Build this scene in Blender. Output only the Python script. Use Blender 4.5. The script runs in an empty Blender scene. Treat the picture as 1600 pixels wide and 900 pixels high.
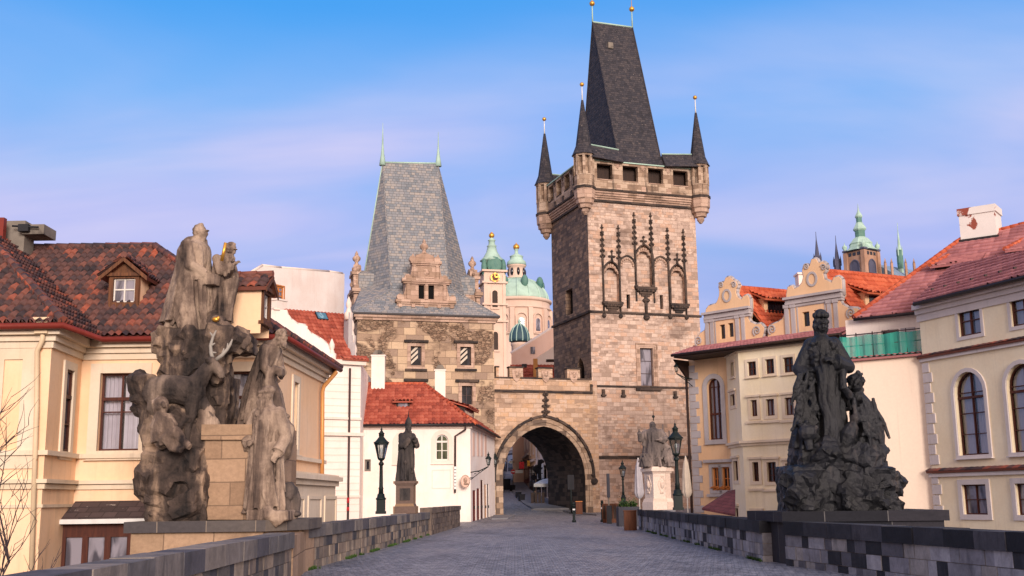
import bpy, bmesh, math, random
from mathutils import Vector, Matrix, noise
from mathutils.geometry import tessellate_polygon
SC = bpy.context.scene
COL = SC.collection
R = math.radians
V = Vector
# ------------------------------------------------------------------ camera
FPX, PITCH, ROLL, EYE = 1730.0, R(10.8), 0.0135, 1.6
cd = bpy.data.cameras.new('camera'); cam = bpy.data.objects.new('camera', cd); COL.objects.link(cam)
cd.sensor_width = 36; cd.lens = FPX/1600*36; cd.clip_start = 0.1; cd.clip_end = 9000
cam.matrix_world = Matrix.Translation((0, 0, EYE)) @ Matrix.Rotation(R(90)+PITCH, 4, 'X') @ Matrix.Rotation(-ROLL, 4, 'Z')
SC.camera = cam
CM = cam.matrix_world.to_3x3()
# ------------------------------------------------------------------ sky, sun, exposure
SUN_AZ, SUN_EL = 14.0, 14.0          # degrees to the right of straight behind the camera, above the horizon
world = bpy.data.worlds.new('World'); SC.world = world; world.use_nodes = True
def build_world():
    nt = world.node_tree; nt.nodes.clear(); L = nt.links.new
    def nd(t, **k):
        n = nt.nodes.new(t)
        for a, b in k.items(): setattr(n, a, b)
        return n
    def mth(op, a, b=None, clamp=False):
        n = nd('ShaderNodeMath', operation=op); n.use_clamp = clamp
        for i, x in enumerate((a, b)):
            if x is None: continue
            if isinstance(x, (int, float)): n.inputs[i].default_value = x
            else: L(x, n.inputs[i])
        return n.outputs[0]
    def mix(f, a, b):
        n = nd('ShaderNodeMix', data_type='RGBA')
        for s, x in ((0, f), (6, a), (7, b)):
            if isinstance(x, (int, float)): n.inputs[s].default_value = x
            elif isinstance(x, tuple): n.inputs[s].default_value = (*x, 1)
            else: L(x, n.inputs[s])
        return n.outputs[2]
    out = nd('ShaderNodeOutputWorld'); bg = nd('ShaderNodeBackground')
    sky = nd('ShaderNodeTexSky', sky_type='NISHITA'); sky.sun_disc = False
    sky.sun_elevation = R(SUN_EL); sky.sun_rotation = R(180-SUN_AZ); sky.air_density = 1.0; sky.dust_density = 0.6; sky.ozone_density = 2.0
    tc = nd('ShaderNodeTexCoord'); sx = nd('ShaderNodeSeparateXYZ'); L(tc.outputs['Generated'], sx.inputs[0])
    x, y, z = sx.outputs
    ramp = nd('ShaderNodeValToRGB'); cr = ramp.color_ramp
    cr.elements[0].position = 0.0; cr.elements[0].color = (*SKY[0][1], 1)
    cr.elements[1].position = 1.0; cr.elements[1].color = (*SKY[-1][1], 1)
    for p, c in SKY[1:-1]:
        e = cr.elements.new(p); e.color = (*c, 1)
    L(mth('MAXIMUM', z, 0.0), ramp.inputs[0])
    k = nd('ShaderNodeVectorMath', operation='SCALE'); L(sky.outputs[0], k.inputs[0]); k.inputs['Scale'].default_value = 0.10
    base = mix(0.75, k.outputs[0], ramp.outputs[0])
    # stratus streaks: direction projected on a cloud deck
    den = mth('ADD', mth('MAXIMUM', z, 0.0), 0.16)
    cx, cy = mth('DIVIDE', x, den), mth('DIVIDE', y, den)
    cmb = nd('ShaderNodeCombineXYZ'); L(mth('MULTIPLY', cx, 0.55), cmb.inputs[0]); L(cy, cmb.inputs[1])
    def nz(sc, det, rough, off, dist=0.0):
        mp = nd('ShaderNodeMapping'); mp.inputs['Location'].default_value = off; mp.inputs['Rotation'].default_value = (0, 0, R(-14)); L(cmb.outputs[0], mp.inputs[0])
        n = nd('ShaderNodeTexNoise'); n.inputs['Scale'].default_value = sc; n.inputs['Detail'].default_value = det
        n.inputs['Roughness'].default_value = rough; n.inputs['Distortion'].default_value = dist; L(mp.outputs[0], n.inputs['Vector'])
        return n.outputs[0]
    n1 = nz(0.75, 3, 0.45, CLOUD_OFF, 0.8); n2 = nz(1.7, 5, 0.5, (7, 3, 0), 0.4)
    s = mth('ADD', mth('MULTIPLY', n1, 0.82), mth('MULTIPLY', n2, 0.18))
    mr = nd('ShaderNodeMapRange', interpolation_type='SMOOTHSTEP'); L(s, mr.inputs[0]); mr.inputs[1].default_value = CLOUD[0]; mr.inputs[2].default_value = CLOUD[1]
    # the cloud deck thins out overhead
    ml = nd('ShaderNodeMapRange', interpolation_type='SMOOTHSTEP'); L(z, ml.inputs[0]); ml.inputs[1].default_value = 0.44; ml.inputs[2].default_value = 0.30; ml.inputs[3].default_value = 0.15; ml.inputs[4].default_value = 1.0
    cm = mth('MULTIPLY', mr.outputs[0], ml.outputs[0])
    ccol = nd('ShaderNodeValToRGB'); L(n2, ccol.inputs[0])
    ccol.color_ramp.elements[0].position = 0.35; ccol.color_ramp.elements[0].color = (0.42, 0.47, 0.88, 1)
    ccol.color_ramp.elements[1].position = 0.65; ccol.color_ramp.elements[1].color = (0.72, 0.65, 0.88, 1)
    c = mix(mth('MULTIPLY', cm, CLOUD[2]), base, ccol.outputs[0])
    # the dawn glow low in the sky on the sun's side (behind the camera)
    dt = nd('ShaderNodeVectorMath', operation='DOT_PRODUCT'); L(tc.outputs['Generated'], dt.inputs[0]); dt.inputs[1].default_value = (math.sin(R(SUN_AZ)), -math.cos(R(SUN_AZ)), 0.12)
    gl = nd('ShaderNodeMapRange', interpolation_type='SMOOTHSTEP'); L(dt.outputs['Value'], gl.inputs[0]); gl.inputs[1].default_value = -0.5; gl.inputs[2].default_value = 0.85
    c = mix(gl.outputs[0], c, GLOW)
    L(c, bg.inputs[0]); bg.inputs[1].default_value = SKY_STRENGTH
    L(bg.outputs[0], out.inputs[0])
SKY_STRENGTH = 0.545
GLOW = (1.15, 0.86, 0.72)
SKY = [(0.0, (0.30, 0.40, 0.83)), (0.19, (0.29, 0.41, 0.88)), (0.27, (0.28, 0.53, 1.0)), (0.34, (0.11, 0.48, 1.05)), (0.42, (0.02, 0.38, 1.02)), (1.0, (0.03, 0.22, 0.75))]
CLOUD = (0.33, 0.58, 0.85); CLOUD_OFF = (1.1, 5.2, 0)
build_world()
sl = bpy.data.lights.new('sun', 'SUN'); sun = bpy.data.objects.new('sun', sl); COL.objects.link(sun)
sl.energy = 2.0; sl.angle = R(20); sl.color = (1.0, 0.87, 0.79)
_sd = V((math.sin(R(SUN_AZ))*math.cos(R(SUN_EL)), -math.cos(R(SUN_AZ))*math.cos(R(SUN_EL)), math.sin(R(SUN_EL))))
sun.rotation_euler = _sd.to_track_quat('Z', 'Y').to_euler(); sun.location = _sd*200
vs = SC.view_settings; vs.view_transform = 'Standard'; vs.look = 'None'; vs.exposure = 0.95; vs.gamma = 1.0; vs.use_curve_mapping = False
SC.cycles.max_bounces = 6; SC.cycles.diffuse_bounces = 3; SC.cycles.glossy_bounces = 3; SC.cycles.transparent_max_bounces = 8
# ------------------------------------------------------------------ pixel <-> place
def ray(px, py):
    return CM @ V(((px-800)/FPX, (450-py)/FPX, -1.0))
def at(px, py, d):
    r = ray(px, py); return V((0, 0, EYE)) + r*(d/r.y)
def onz(px, py, z=0.0):
    r = ray(px, py); return V((0, 0, EYE)) + r*((z-EYE)/r.z)
# ------------------------------------------------------------------ objects
LOC = {}
def base_of(o): return LOC.get(o.name, V((0, 0, 0)))
def tag(o, label=None, cat=None, group=None, kind=None):
    if label: o['label'] = label
    if cat: o['category'] = cat
    if group: o['group'] = group
    if kind: o['kind'] = kind
    return o
def thing(name, label, cat, loc=(0, 0, 0), group=None, rz=0.0):
    o = bpy.data.objects.new(name, None); COL.objects.link(o); o.empty_display_size = 0.3
    o.location = loc; o.rotation_euler = (0, 0, rz); LOC[o.name] = V(loc) if rz == 0 else V((0, 0, 0))
    return tag(o, label, cat, group)
def copy_tree(o, loc, rz=0.0, label=None, parent=None):
    c = o.copy(); COL.objects.link(c)
    if parent is None:
        c.location = loc; c.rotation_euler = (0, 0, rz)
        if label: c['label'] = label
    else: c.parent = parent
    for ch in o.children: copy_tree(ch, None, 0, None, c)
    return c
def auto_uv(bm):
    uvl = bm.loops.layers.uv.get('UVMap') or bm.loops.layers.uv.new('UVMap')
    bm.normal_update()
    for f in bm.faces:
        n = f.normal
        t = V((-n.y, n.x, 0))
        if abs(n.z) > 0.97 or t.length < 1e-5: t, b = V((1, 0, 0)), V((0, 1, 0))
        else:
            t.normalize(); b = n.cross(t)
        for l in f.loops:
            p = l.vert.co; l[uvl].uv = (p.dot(t), p.dot(b))
SPLIT = {'trefoil_panel', 'dormer_cheek', 'string_course', 'hood', 'window_hood', 'bay_cornice', 'cornice', 'dark_opening', 'stone_bracket', 'gable_window', 'ridge_copper', 'gable_scroll', 'skylight', 'cupola_window', 'tower_lantern', 'copper_gutter', 'gable_finial', 'gable_volute', 'lower_wall', 'terrace_panel', 'sticker'}
class MB:
    def __init__(s): s.bm = bmesh.new(); s.uvdone = False; s.mi = 0
    def face(s, pts):
        vs_ = [s.bm.verts.new(p) for p in pts]
        try:
            f = s.bm.faces.new(vs_); f.material_index = s.mi; return f
        except ValueError: return None
    def hexa(s, p):   # 8 points: bottom 0-3 ccw, top 4-7
        v = [s.bm.verts.new(q) for q in p]
        for a in ((3, 2, 1, 0), (4, 5, 6, 7), (0, 1, 5, 4), (1, 2, 6, 5), (2, 3, 7, 6), (3, 0, 4, 7)):
            f = s.bm.faces.new([v[i] for i in a]); f.material_index = s.mi
        return s
    def box(s, c, size, rz=0.0, taper=1.0):
        c = V(c); x, y, z = size[0]/2, size[1]/2, size[2]
        m = Matrix.Rotation(rz, 3, 'Z')
        lo = [c+m@V((a*x, b*y, 0)) for a, b in ((-1, -1), (1, -1), (1, 1), (-1, 1))]
        hi = [c+m@V((a*x*taper, b*y*taper, z)) for a, b in ((-1, -1), (1, -1), (1, 1), (-1, 1))]
        return s.hexa(lo+hi)
    def fbox(s, F, u0, z0, u1, z1, o0, o1):   # box in a facade's frame, o = distance in front of the facade
        u0, u1 = min(u0, u1), max(u0, u1); z0, z1 = min(z0, z1), max(z0, z1); o0, o1 = min(o0, o1), max(o0, o1)
        P = F.P
        return s.hexa([P(u0, z0, o1), P(u1, z0, o1), P(u1, z0, o0), P(u0, z0, o0), P(u0, z1, o1), P(u1, z1, o1), P(u1, z1, o0), P(u0, z1, o0)])
    def prism(s, base, vec):
        base = [V(p) for p in base]; vec = V(vec)
        n = len(base); a = [s.bm.verts.new(p) for p in base]; b = [s.bm.verts.new(p+vec) for p in base]
        fs = [s.bm.faces.new(a[::-1]), s.bm.faces.new(b)]
        for i in range(n): fs.append(s.bm.faces.new((a[i], a[(i+1) % n], b[(i+1) % n], b[i])))
        for f in fs: f.material_index = s.mi
        return s
    def tube(s, pts, r, n=8, cap=True):
        pts = [V(p) for p in pts]; k = len(pts)
        rs = r if isinstance(r, (list, tuple)) else [r]*k
        rings = []; prev = None
        for i, p in enumerate(pts):
            d = (pts[min(i+1, k-1)]-pts[max(i-1, 0)])
            d = d.normalized() if d.length > 1e-9 else V((0, 0, 1))
            if prev is None:
                a = d.orthogonal().normalized()
            else:
                a = prev - d*prev.dot(d)
                a = a.normalized() if a.length > 1e-6 else d.orthogonal().normalized()
            prev = a; b = d.cross(a)
            rings.append([s.bm.verts.new(p+(a*math.cos(t)+b*math.sin(t))*rs[i]) for t in [2*math.pi*j/n for j in range(n)]])
        for i in range(k-1):
            for j in range(n):
                f = s.bm.faces.new((rings[i][j], rings[i][(j+1) % n], rings[i+1][(j+1) % n], rings[i+1][j])); f.material_index = s.mi; f.smooth = n > 5
        if cap:
            for q in (rings[0][::-1], rings[-1]):
                f = s.bm.faces.new(q); f.material_index = s.mi
        return s
    def lathe(s, c, prof, n=16, smooth=True, rot=0.0, sq=(1, 1)):
        c = V(c); rings = []
        for r, z in prof:
            rings.append([s.bm.verts.new(c+V((max(r, 1e-4)*sq[0]*math.cos(rot+2*math.pi*j/n), max(r, 1e-4)*sq[1]*math.sin(rot+2*math.pi*j/n), z))) for j in range(n)])
        for i in range(len(rings)-1):
            for j in range(n):
                f = s.bm.faces.new((rings[i][j], rings[i][(j+1) % n], rings[i+1][(j+1) % n], rings[i+1][j])); f.smooth = smooth; f.material_index = s.mi
        for q in (rings[0][::-1], rings[-1]):
            f = s.bm.faces.new(q); f.material_index = s.mi
        return s
    def ball(s, c, r, n=10, rings=7):
        r = r if isinstance(r, (tuple, list)) else (r, r, r)
        prof = [(math.sin(math.pi*i/rings), -math.cos(math.pi*i/rings)) for i in range(rings+1)]
        c = V(c); k0 = len(s.bm.verts)
        rr = []
        for a, z in prof:
            rr.append([s.bm.verts.new(c+V((max(a, .01)*r[0]*math.cos(2*math.pi*j/n), max(a, .01)*r[1]*math.sin(2*math.pi*j/n), z*r[2]))) for j in range(n)])
        for i in range(rings):
            for j in range(n):
                f = s.bm.faces.new((rr[i][j], rr[i][(j+1) % n], rr[i+1][(j+1) % n], rr[i+1][j])); f.smooth = True; f.material_index = s.mi
        for q in (rr[0][::-1], rr[-1]):
            s.bm.faces.new(q).material_index = s.mi
        return s
    def build(s, name, mats, parent=None, bevel=0.0, smooth=None, kind=None, base=None):
        if name in SPLIT and not s.uvdone:   # every separate piece is an object of its own
            seen = set(); groups = []
            for v in s.bm.verts:
                if v in seen: continue
                st_, grp = [v], []; seen.add(v)
                while st_:
                    a = st_.pop(); grp.append(a)
                    for e in a.link_edges:
                        b = e.other_vert(a)
                        if b not in seen: seen.add(b); st_.append(b)
                groups.append(grp)
            if len(groups) > 1:
                o = None
                for grp in groups:
                    n_ = MB(); mp = {v: n_.bm.verts.new(v.co) for v in grp}
                    for f in {f for v in grp for f in v.link_faces}:
                        g_ = n_.bm.faces.new([mp[v] for v in f.verts]); g_.smooth = f.smooth; g_.material_index = f.material_index
                    n_.uvdone = False; o = n_._build(name, mats, parent, bevel, smooth, kind, base)
                s.bm.free(); return o
        return s._build(name, mats, parent, bevel, smooth, kind, base)
    def _build(s, name, mats, parent=None, bevel=0.0, smooth=None, kind=None, base=None):
        if bevel:
            es = [e for e in s.bm.edges if len(e.link_faces) == 2 and e.calc_face_angle(0) > 0.6]
            bmesh.ops.bevel(s.bm, geom=es, offset=bevel, segments=1, affect='EDGES', clamp_overlap=True)
        if not s.uvdone: auto_uv(s.bm)
        b = base if base is not None else (base_of(parent) if parent is not None else V((0, 0, 0)))
        if b.length: bmesh.ops.translate(s.bm, verts=s.bm.verts, vec=-b)
        me = bpy.data.meshes.new(name); s.bm.to_mesh(me); s.bm.free()
        if smooth is not None:
            for p in me.polygons: p.use_smooth = smooth
        for m in (mats if isinstance(mats, (list, tuple)) else [mats]): me.materials.append(m)
        o = bpy.data.objects.new(name, me); COL.objects.link(o)
        if parent is not None:
            o.parent = parent
        elif base is not None: o.location = base
        LOC[o.name] = b
        if kind: o['kind'] = kind
        return o
class Fac:   # a vertical wall plane, left end a, right end b as seen from outside
    def __init__(s, a, b):
        s.o = V((a[0], a[1], 0)); d = V((b[0]-a[0], b[1]-a[1], 0)); s.w = d.length; s.u = d.normalized(); s.n = V((s.u.y, -s.u.x, 0))
    def P(s, u, z, out=0.0): return s.o + s.u*u + s.n*out + V((0, 0, z))
    def hit(s, px, py, out=0.0):
        r = ray(px, py); c = V((0, 0, EYE)); o = s.o + s.n*out
        p = c + r*((o-c).dot(s.n)/r.dot(s.n)); return ((p-s.o).dot(s.u), p.z)
    def rect(s, x0, y0, x1, y1, out=0.0):
        ym, xm = (y0+y1)/2, (x0+x1)/2
        return (s.hit(x0, ym, out)[0], s.hit(xm, y1, out)[1], s.hit(x1, ym, out)[0], s.hit(xm, y0, out)[1])
    def off(s, d):
        a = s.P(0, 0, d); b = s.P(s.w, 0, d); return Fac((a.x, a.y), (b.x, b.y))
def rect_loop(q): u0, z0, u1, z1 = q; return [(u0, z0), (u1, z0), (u1, z1), (u0, z1)]
def arch_loop(q, n=10, pointed=0.0, spring=None):
    u0, z0, u1, z1 = q; w = (u1-u0)/2; c = (u0+u1)/2
    if not pointed:
        zs = z1-w if spring is None else spring; h = z1-zs
        top = [(c+w*math.cos(math.pi*i/n), zs+h*math.sin(math.pi*i/n)) for i in range(n+1)]
    else:
        zs = z1-w*pointed if spring is None else spring; h = z1-zs
        # two arcs meeting at the apex
        Rr = (w*w+h*h)/(2*w); top = []
        am = math.asin(min(1, h/Rr))
        for i in range(n//2+1):
            a = am*i/(n//2); top.append((u1-Rr+Rr*math.cos(a), zs+Rr*math.sin(a)))
        top += [(2*c-p[0], p[1]) for p in top[-2::-1]]
    return [(u0, z0), (u1, z0)] + top
def wall_face(mb, F, outline, holes=(), out=0.0, reveal=0.25, rim=0.0):
    loops = [[V((u, z, 0)) for u, z in outline]] + [[V((u, z, 0)) for u, z in h] for h in holes]
    flat = [p for l in loops for p in l]
    vs_ = [mb.bm.verts.new(F.P(p.x, p.y, out)) for p in flat]
    for t in tessellate_polygon(loops):
        a, b, c = [flat[i] for i in t]
        if (b-a).cross(c-a).z < 0: t = (t[0], t[2], t[1])
        try: mb.bm.faces.new([vs_[i] for i in t]).material_index = mb.mi
        except ValueError: pass
    for h in holes:
        for i in range(len(h)):
            p, q = h[i], h[(i+1) % len(h)]
            mb.face([F.P(p[0], p[1], out), F.P(p[0], p[1], out-reveal), F.P(q[0], q[1], out-reveal), F.P(q[0], q[1], out)])
    if rim:
        for i in range(len(outline)):
            p, q = outline[i], outline[(i+1) % len(outline)]
            mb.face([F.P(p[0], p[1], out-rim), F.P(q[0], q[1], out-rim), F.P(q[0], q[1], out), F.P(p[0], p[1], out)][::-1])
        loopb = [F.P(u, z, out-rim) for u, z in outline][::-1]
        if not holes: 
            vb = [mb.bm.verts.new(p) for p in loopb]
            for t in tessellate_polygon([loopb]):
                try: mb.bm.faces.new([vb[i] for i in t])
                except ValueError: pass
    return mb
def shell(mb, pts, z0, z1, holes={}, reveal=0.25, cap=True):   # walls on a counter-clockwise footprint
    n = len(pts); fs = []
    for i in range(n):
        F = Fac(pts[i], pts[(i+1) % n]); fs.append(F)
        wall_face(mb, F, [(0, z0), (F.w, z0), (F.w, z1), (0, z1)], holes.get(i, ()), 0, reveal)
    if cap: mb.face([V((p[0], p[1], z1)) for p in pts])
    return fs
def band(mb, F, loop_, w, o0, o1, closed=True, inset=False):   # a moulding that follows a loop on a facade
    n = len(loop_); c = V((sum(p[0] for p in loop_)/n, sum(p[1] for p in loop_)/n))
    pts = [V(p) for p in loop_]; outp = []
    for i in range(n):
        a, b, d = pts[i-1] if closed or i else None, pts[i], pts[(i+1) % n] if closed or i < n-1 else None
        e1 = (b-a).normalized() if a is not None else None; e2 = (d-b).normalized() if d is not None else None
        if e1 is None: e1 = e2
        if e2 is None: e2 = e1
        n1, n2 = V((e1.y, -e1.x)), V((e2.y, -e2.x)); m = n1+n2
        if m.length < 1e-6: m = n1.copy()
        m.normalize(); k = min(1/max(0.35, m.dot(n1)), 2.0)
        outp.append(b+m*w*k)
    for i in range(n if closed else n-1):
        j = (i+1) % n
        P = [pts[i], pts[j], outp[j], outp[i]]
        v = [F.P(p.x, p.y, o) for o in (o0, o1) for p in P]
        mb.hexa(v)
    return mb
# ------------------------------------------------------------------ materials
def lin(c):
    if isinstance(c, str): c = tuple(int(c[i:i+2], 16) for i in (0, 2, 4))
    return tuple(((x/255)/12.92 if x/255 <= 0.04045 else ((x/255+0.055)/1.055)**2.4) for x in c)
class NT:
    def __init__(s, name):
        s.m = bpy.data.materials.new(name); s.m.use_nodes = True; s.t = s.m.node_tree; s.t.nodes.clear()
        s.out = s.n('ShaderNodeOutputMaterial'); s.b = s.n('ShaderNodeBsdfPrincipled'); s.L(s.b.outputs[0], s.out.inputs[0]); s.tc = s.n('ShaderNodeTexCoord')
        s.uv = s.tc.outputs['UV']; s.ob = s.tc.outputs['Object']
        s.b.inputs['Specular IOR Level'].default_value = 0.25
    def n(s, t, **k):
        x = s.t.nodes.new(t)
        for a, b in k.items(): setattr(x, a, b)
        return x
    def L(s, a, b): s.t.links.new(a, b)
    def put(s, sock, x):
        if isinstance(x, (int, float)): sock.default_value = x
        elif isinstance(x, str): sock.default_value = (*lin(x), 1)
        elif isinstance(x, tuple):
            sock.default_value = (*x, 1) if len(sock.default_value) == 4 and len(x) == 3 else x
        else: s.L(x, sock)
    def math(s, op, a, b=0.5, clamp=False):
        x = s.n('ShaderNodeMath', operation=op); x.use_clamp = clamp; s.put(x.inputs[0], a); s.put(x.inputs[1], b); return x.outputs[0]
    def map(s, vec, loc=(0, 0, 0), rot=(0, 0, 0), sc=(1, 1, 1)):
        x = s.n('ShaderNodeMapping'); s.put(x.inputs[0], vec); x.inputs[1].default_value = loc; x.inputs[2].default_value = rot; x.inputs[3].default_value = sc; return x.outputs[0]
    def noise(s, vec, scale, detail=4, rough=0.55, dist=0.0, col=False):
        x = s.n('ShaderNodeTexNoise'); s.put(x.inputs['Vector'], vec); x.inputs['Scale'].default_value = scale; x.inputs['Detail'].default_value = detail
        x.inputs['Roughness'].default_value = rough; x.inputs['Distortion'].default_value = dist; return x.outputs[1 if col else 0]
    def voro(s, vec, scale, feature='F1', out=0, rnd=1.0):
        x = s.n('ShaderNodeTexVoronoi', feature=feature); s.put(x.inputs['Vector'], vec); x.inputs['Scale'].default_value = scale; x.inputs['Randomness'].default_value = rnd; return x.outputs[out]
    def rng(s, x, a, b, c=0.0, d=1.0, smooth=True):
        r = s.n('ShaderNodeMapRange', interpolation_type='SMOOTHSTEP' if smooth else 'LINEAR'); s.put(r.inputs[0], x)
        for i, v in enumerate((a, b, c, d)): r.inputs[i+1].default_value = v
        return r.outputs[0]
    def mix(s, f, a, b, mode='MIX'):
        x = s.n('ShaderNodeMix', data_type='RGBA', blend_type=mode); s.put(x.inputs[0], f); s.put(x.inputs[6], a); s.put(x.inputs[7], b); return x.outputs[2]
    def ramp(s, f, stops, const=False):
        x = s.n('ShaderNodeValToRGB'); cr = x.color_ramp; cr.interpolation = 'CONSTANT' if const else 'LINEAR'; s.put(x.inputs[0], f)
        while len(cr.elements) < len(stops): cr.elements.new(0.5)
        for e, (p, c) in zip(cr.elements, stops): e.position = p; e.color = (*(lin(c) if isinstance(c, str) else c), 1)
        return x.outputs[0]
    def bump(s, h, strength=0.5, dist=0.02, prev=None):
        x = s.n('ShaderNodeBump'); s.put(x.inputs['Height'], h); x.inputs['Strength'].default_value = strength; x.inputs['Distance'].default_value = dist
        if prev is not None: s.L(prev, x.inputs['Normal'])
        return x.outputs[0]
    def brick(s, vec, bw, bh, mortar, off=0.5, smooth=0.1):
        x = s.n('ShaderNodeTexBrick'); s.put(x.inputs['Vector'], vec); x.offset = off; x.offset_frequency = 2; x.squash_frequency = 3; x.squash = 1.0 if bw > 2 else 1.45
        x.inputs['Color1'].default_value = (0, 0, 0, 1); x.inputs['Color2'].default_value = (1, 1, 1, 1); x.inputs['Mortar'].default_value = (0.5, 0.5, 0.5, 1)
        x.inputs['Scale'].default_value = 1; x.inputs['Mortar Size'].default_value = mortar; x.inputs['Mortar Smooth'].default_value = smooth; x.inputs['Brick Width'].default_value = bw; x.inputs['Row Height'].default_value = bh
        return x.outputs[0], x.outputs[1]
    def end(s, col, rough=0.85, normal=None, metal=0.0, spec=None):
        s.put(s.b.inputs['Base Color'], col); s.put(s.b.inputs['Roughness'], rough); s.put(s.b.inputs['Metallic'], metal)
        if normal is not None: s.L(normal, s.b.inputs['Normal'])
        if spec is not None: s.b.inputs['Specular IOR Level'].default_value = spec
        return s.m
def vary(t, col, amt=0.15, scale=0.6, vec=None):
    n = t.noise(vec or t.ob, scale, 6, 0.6)
    return t.mix(1.0, col, t.ramp(n, [(0.25, (1-amt,)*3), (0.75, (1+amt*0.6,)*3)]), 'MULTIPLY')
def plaster(name, c, c2=None, stain=0.35, stain_c='6e6258', sc=0.5):
    t = NT(name); c2 = c2 or c
    col = t.mix(t.rng(t.noise(t.ob, sc, 5, 0.6), 0.35, 0.7), c, c2)
    col = vary(t, col, 0.05, 9)
    st = t.noise(t.map(t.ob, sc=(1.3, 1.3, 0.22)), 0.9, 7, 0.65, 0.6)
    col = t.mix(t.math('MULTIPLY', t.rng(st, 0.52, 0.78), stain), col, stain_c)
    dr = t.noise(t.map(t.ob, sc=(6, 6, 0.16)), 1.0, 5, 0.6)
    col = t.mix(t.math('MULTIPLY', t.rng(dr, 0.56, 0.75), min(.3, stain)), col, stain_c)
    h = t.math('ADD', t.noise(t.ob, 14, 5, 0.7), t.math('MULTIPLY', t.noise(t.ob, 1.4, 3, 0.5), 1.5))
    return t.end(col, 0.88, t.bump(h, 0.3, 0.012))
def ashlar(name, cols, bw, bh, mortar=0.012, mortar_c='5d5148', soot=0.5, soot_c='2c2725', soot_sc=0.25, bumpd=0.02, jit=0.35, rubble=None, streak=0.0, alt=False):
    t = NT(name)
    wob = t.noise(t.uv, 1.2, 2, 0.5, 0, True)
    vec = t.n('ShaderNodeVectorMath', operation='MULTIPLY_ADD'); t.L(wob, vec.inputs[0]); vec.inputs[1].default_value = (0.05, 0.03, 0); t.L(t.uv, vec.inputs[2]); vec = vec.outputs[0]
    c, f = t.brick(vec, bw, bh, mortar)
    if alt:
        c2, f2 = t.brick(t.map(vec, loc=(.31, .17, 0)), bw*.62, bh*.7, mortar); mk2 = t.rng(t.noise(t.map(t.uv, sc=(.5, 1, 1)), .35, 3, .5), .53, .55)
        mm_ = t.n('ShaderNodeMix'); t.put(mm_.inputs[0], mk2); t.L(c, mm_.inputs[2]); t.L(c2, mm_.inputs[3]); c = mm_.outputs[0]
        mm_ = t.n('ShaderNodeMix'); t.put(mm_.inputs[0], mk2); t.L(f, mm_.inputs[2]); t.L(f2, mm_.inputs[3]); f = mm_.outputs[0]
    n = len(cols); val = c
    # per-stone value widened by noise inside the stone
    val = t.math('ADD', val, t.math('MULTIPLY', t.math('SUBTRACT', t.noise(t.uv, 2.2, 5, 0.6), 0.5), jit))
    col = t.ramp(val, [((i+0.5)/n*0.9, x) for i, x in enumerate(cols)])
    grain = t.noise(t.uv, 11, 6, 0.7)
    col = t.mix(1.0, col, t.ramp(grain, [(0.2, (0.72,)*3), (0.8, (1.18,)*3)]), 'MULTIPLY')
    col = t.mix(t.math('MULTIPLY', f, 0.75), col, mortar_c)
    h = t.math('SUBTRACT', t.math('MULTIPLY', grain, 0.5), t.math('MULTIPLY', f, 0.9))
    if rubble:
        v2 = t.map(vec, sc=(1.6, 3.2, 1))
        e = t.voro(v2, 2.0, 'DISTANCE_TO_EDGE'); cc = t.voro(v2, 2.0, 'F1', 1)
        g = t.n('ShaderNodeSeparateColor'); t.L(cc, g.inputs[0])
        rc = t.ramp(g.outputs[0], [(i/(len(rubble)-1), x) for i, x in enumerate(rubble)])
        rc = t.mix(1.0, rc, t.ramp(grain, [(0.2, (0.6,)*3), (0.8, (1.25,)*3)]), 'MULTIPLY')
        eg = t.rng(e, 0.0, 0.09, 1, 0)
        rc = t.mix(t.math('MULTIPLY', eg, 0.8), rc, '2f2621')
        mk = t.rng(t.noise(t.map(t.ob, loc=(3.1, 0, 1.7)), 0.33, 3, 0.55, 0.5), 0.49, 0.54)
        col = t.mix(mk, col, rc); h = t.n('ShaderNodeMix'); t.put(h.inputs[0], mk)
        t.L(t.math('SUBTRACT', t.math('MULTIPLY', grain, 0.5), t.math('MULTIPLY', f, 0.9)), h.inputs[2]); t.L(t.math('SUBTRACT', t.math('MULTIPLY', grain, 0.8), t.math('MULTIPLY', eg, 1.6)), h.inputs[3]); h = h.outputs[0]
    if soot:
        sm = t.noise(t.map(t.ob, sc=(1, 1, 1.6)), soot_sc, 7, 0.62, 0.8)
        col = t.mix(t.math('MULTIPLY', t.rng(sm, 0.5, 0.72), soot), col, soot_c)
    if alt:
        hw = t.noise(t.map(t.uv, sc=(.35, 1.6, 1)), 1.0, 7, .68, .4)
        col = t.mix(t.math('MULTIPLY', t.rng(hw, .55, .72), .5), col, soot_c)
    if streak:
        sk = t.noise(t.map(t.ob, sc=(1.6, 1.6, 0.12)), 1.0, 6, 0.65, 0.3)
        col = t.mix(t.math('MULTIPLY', t.rng(sk, 0.52, 0.7), streak), col, soot_c)
    return t.end(col, 0.9, t.bump(h, 0.7, bumpd))
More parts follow.
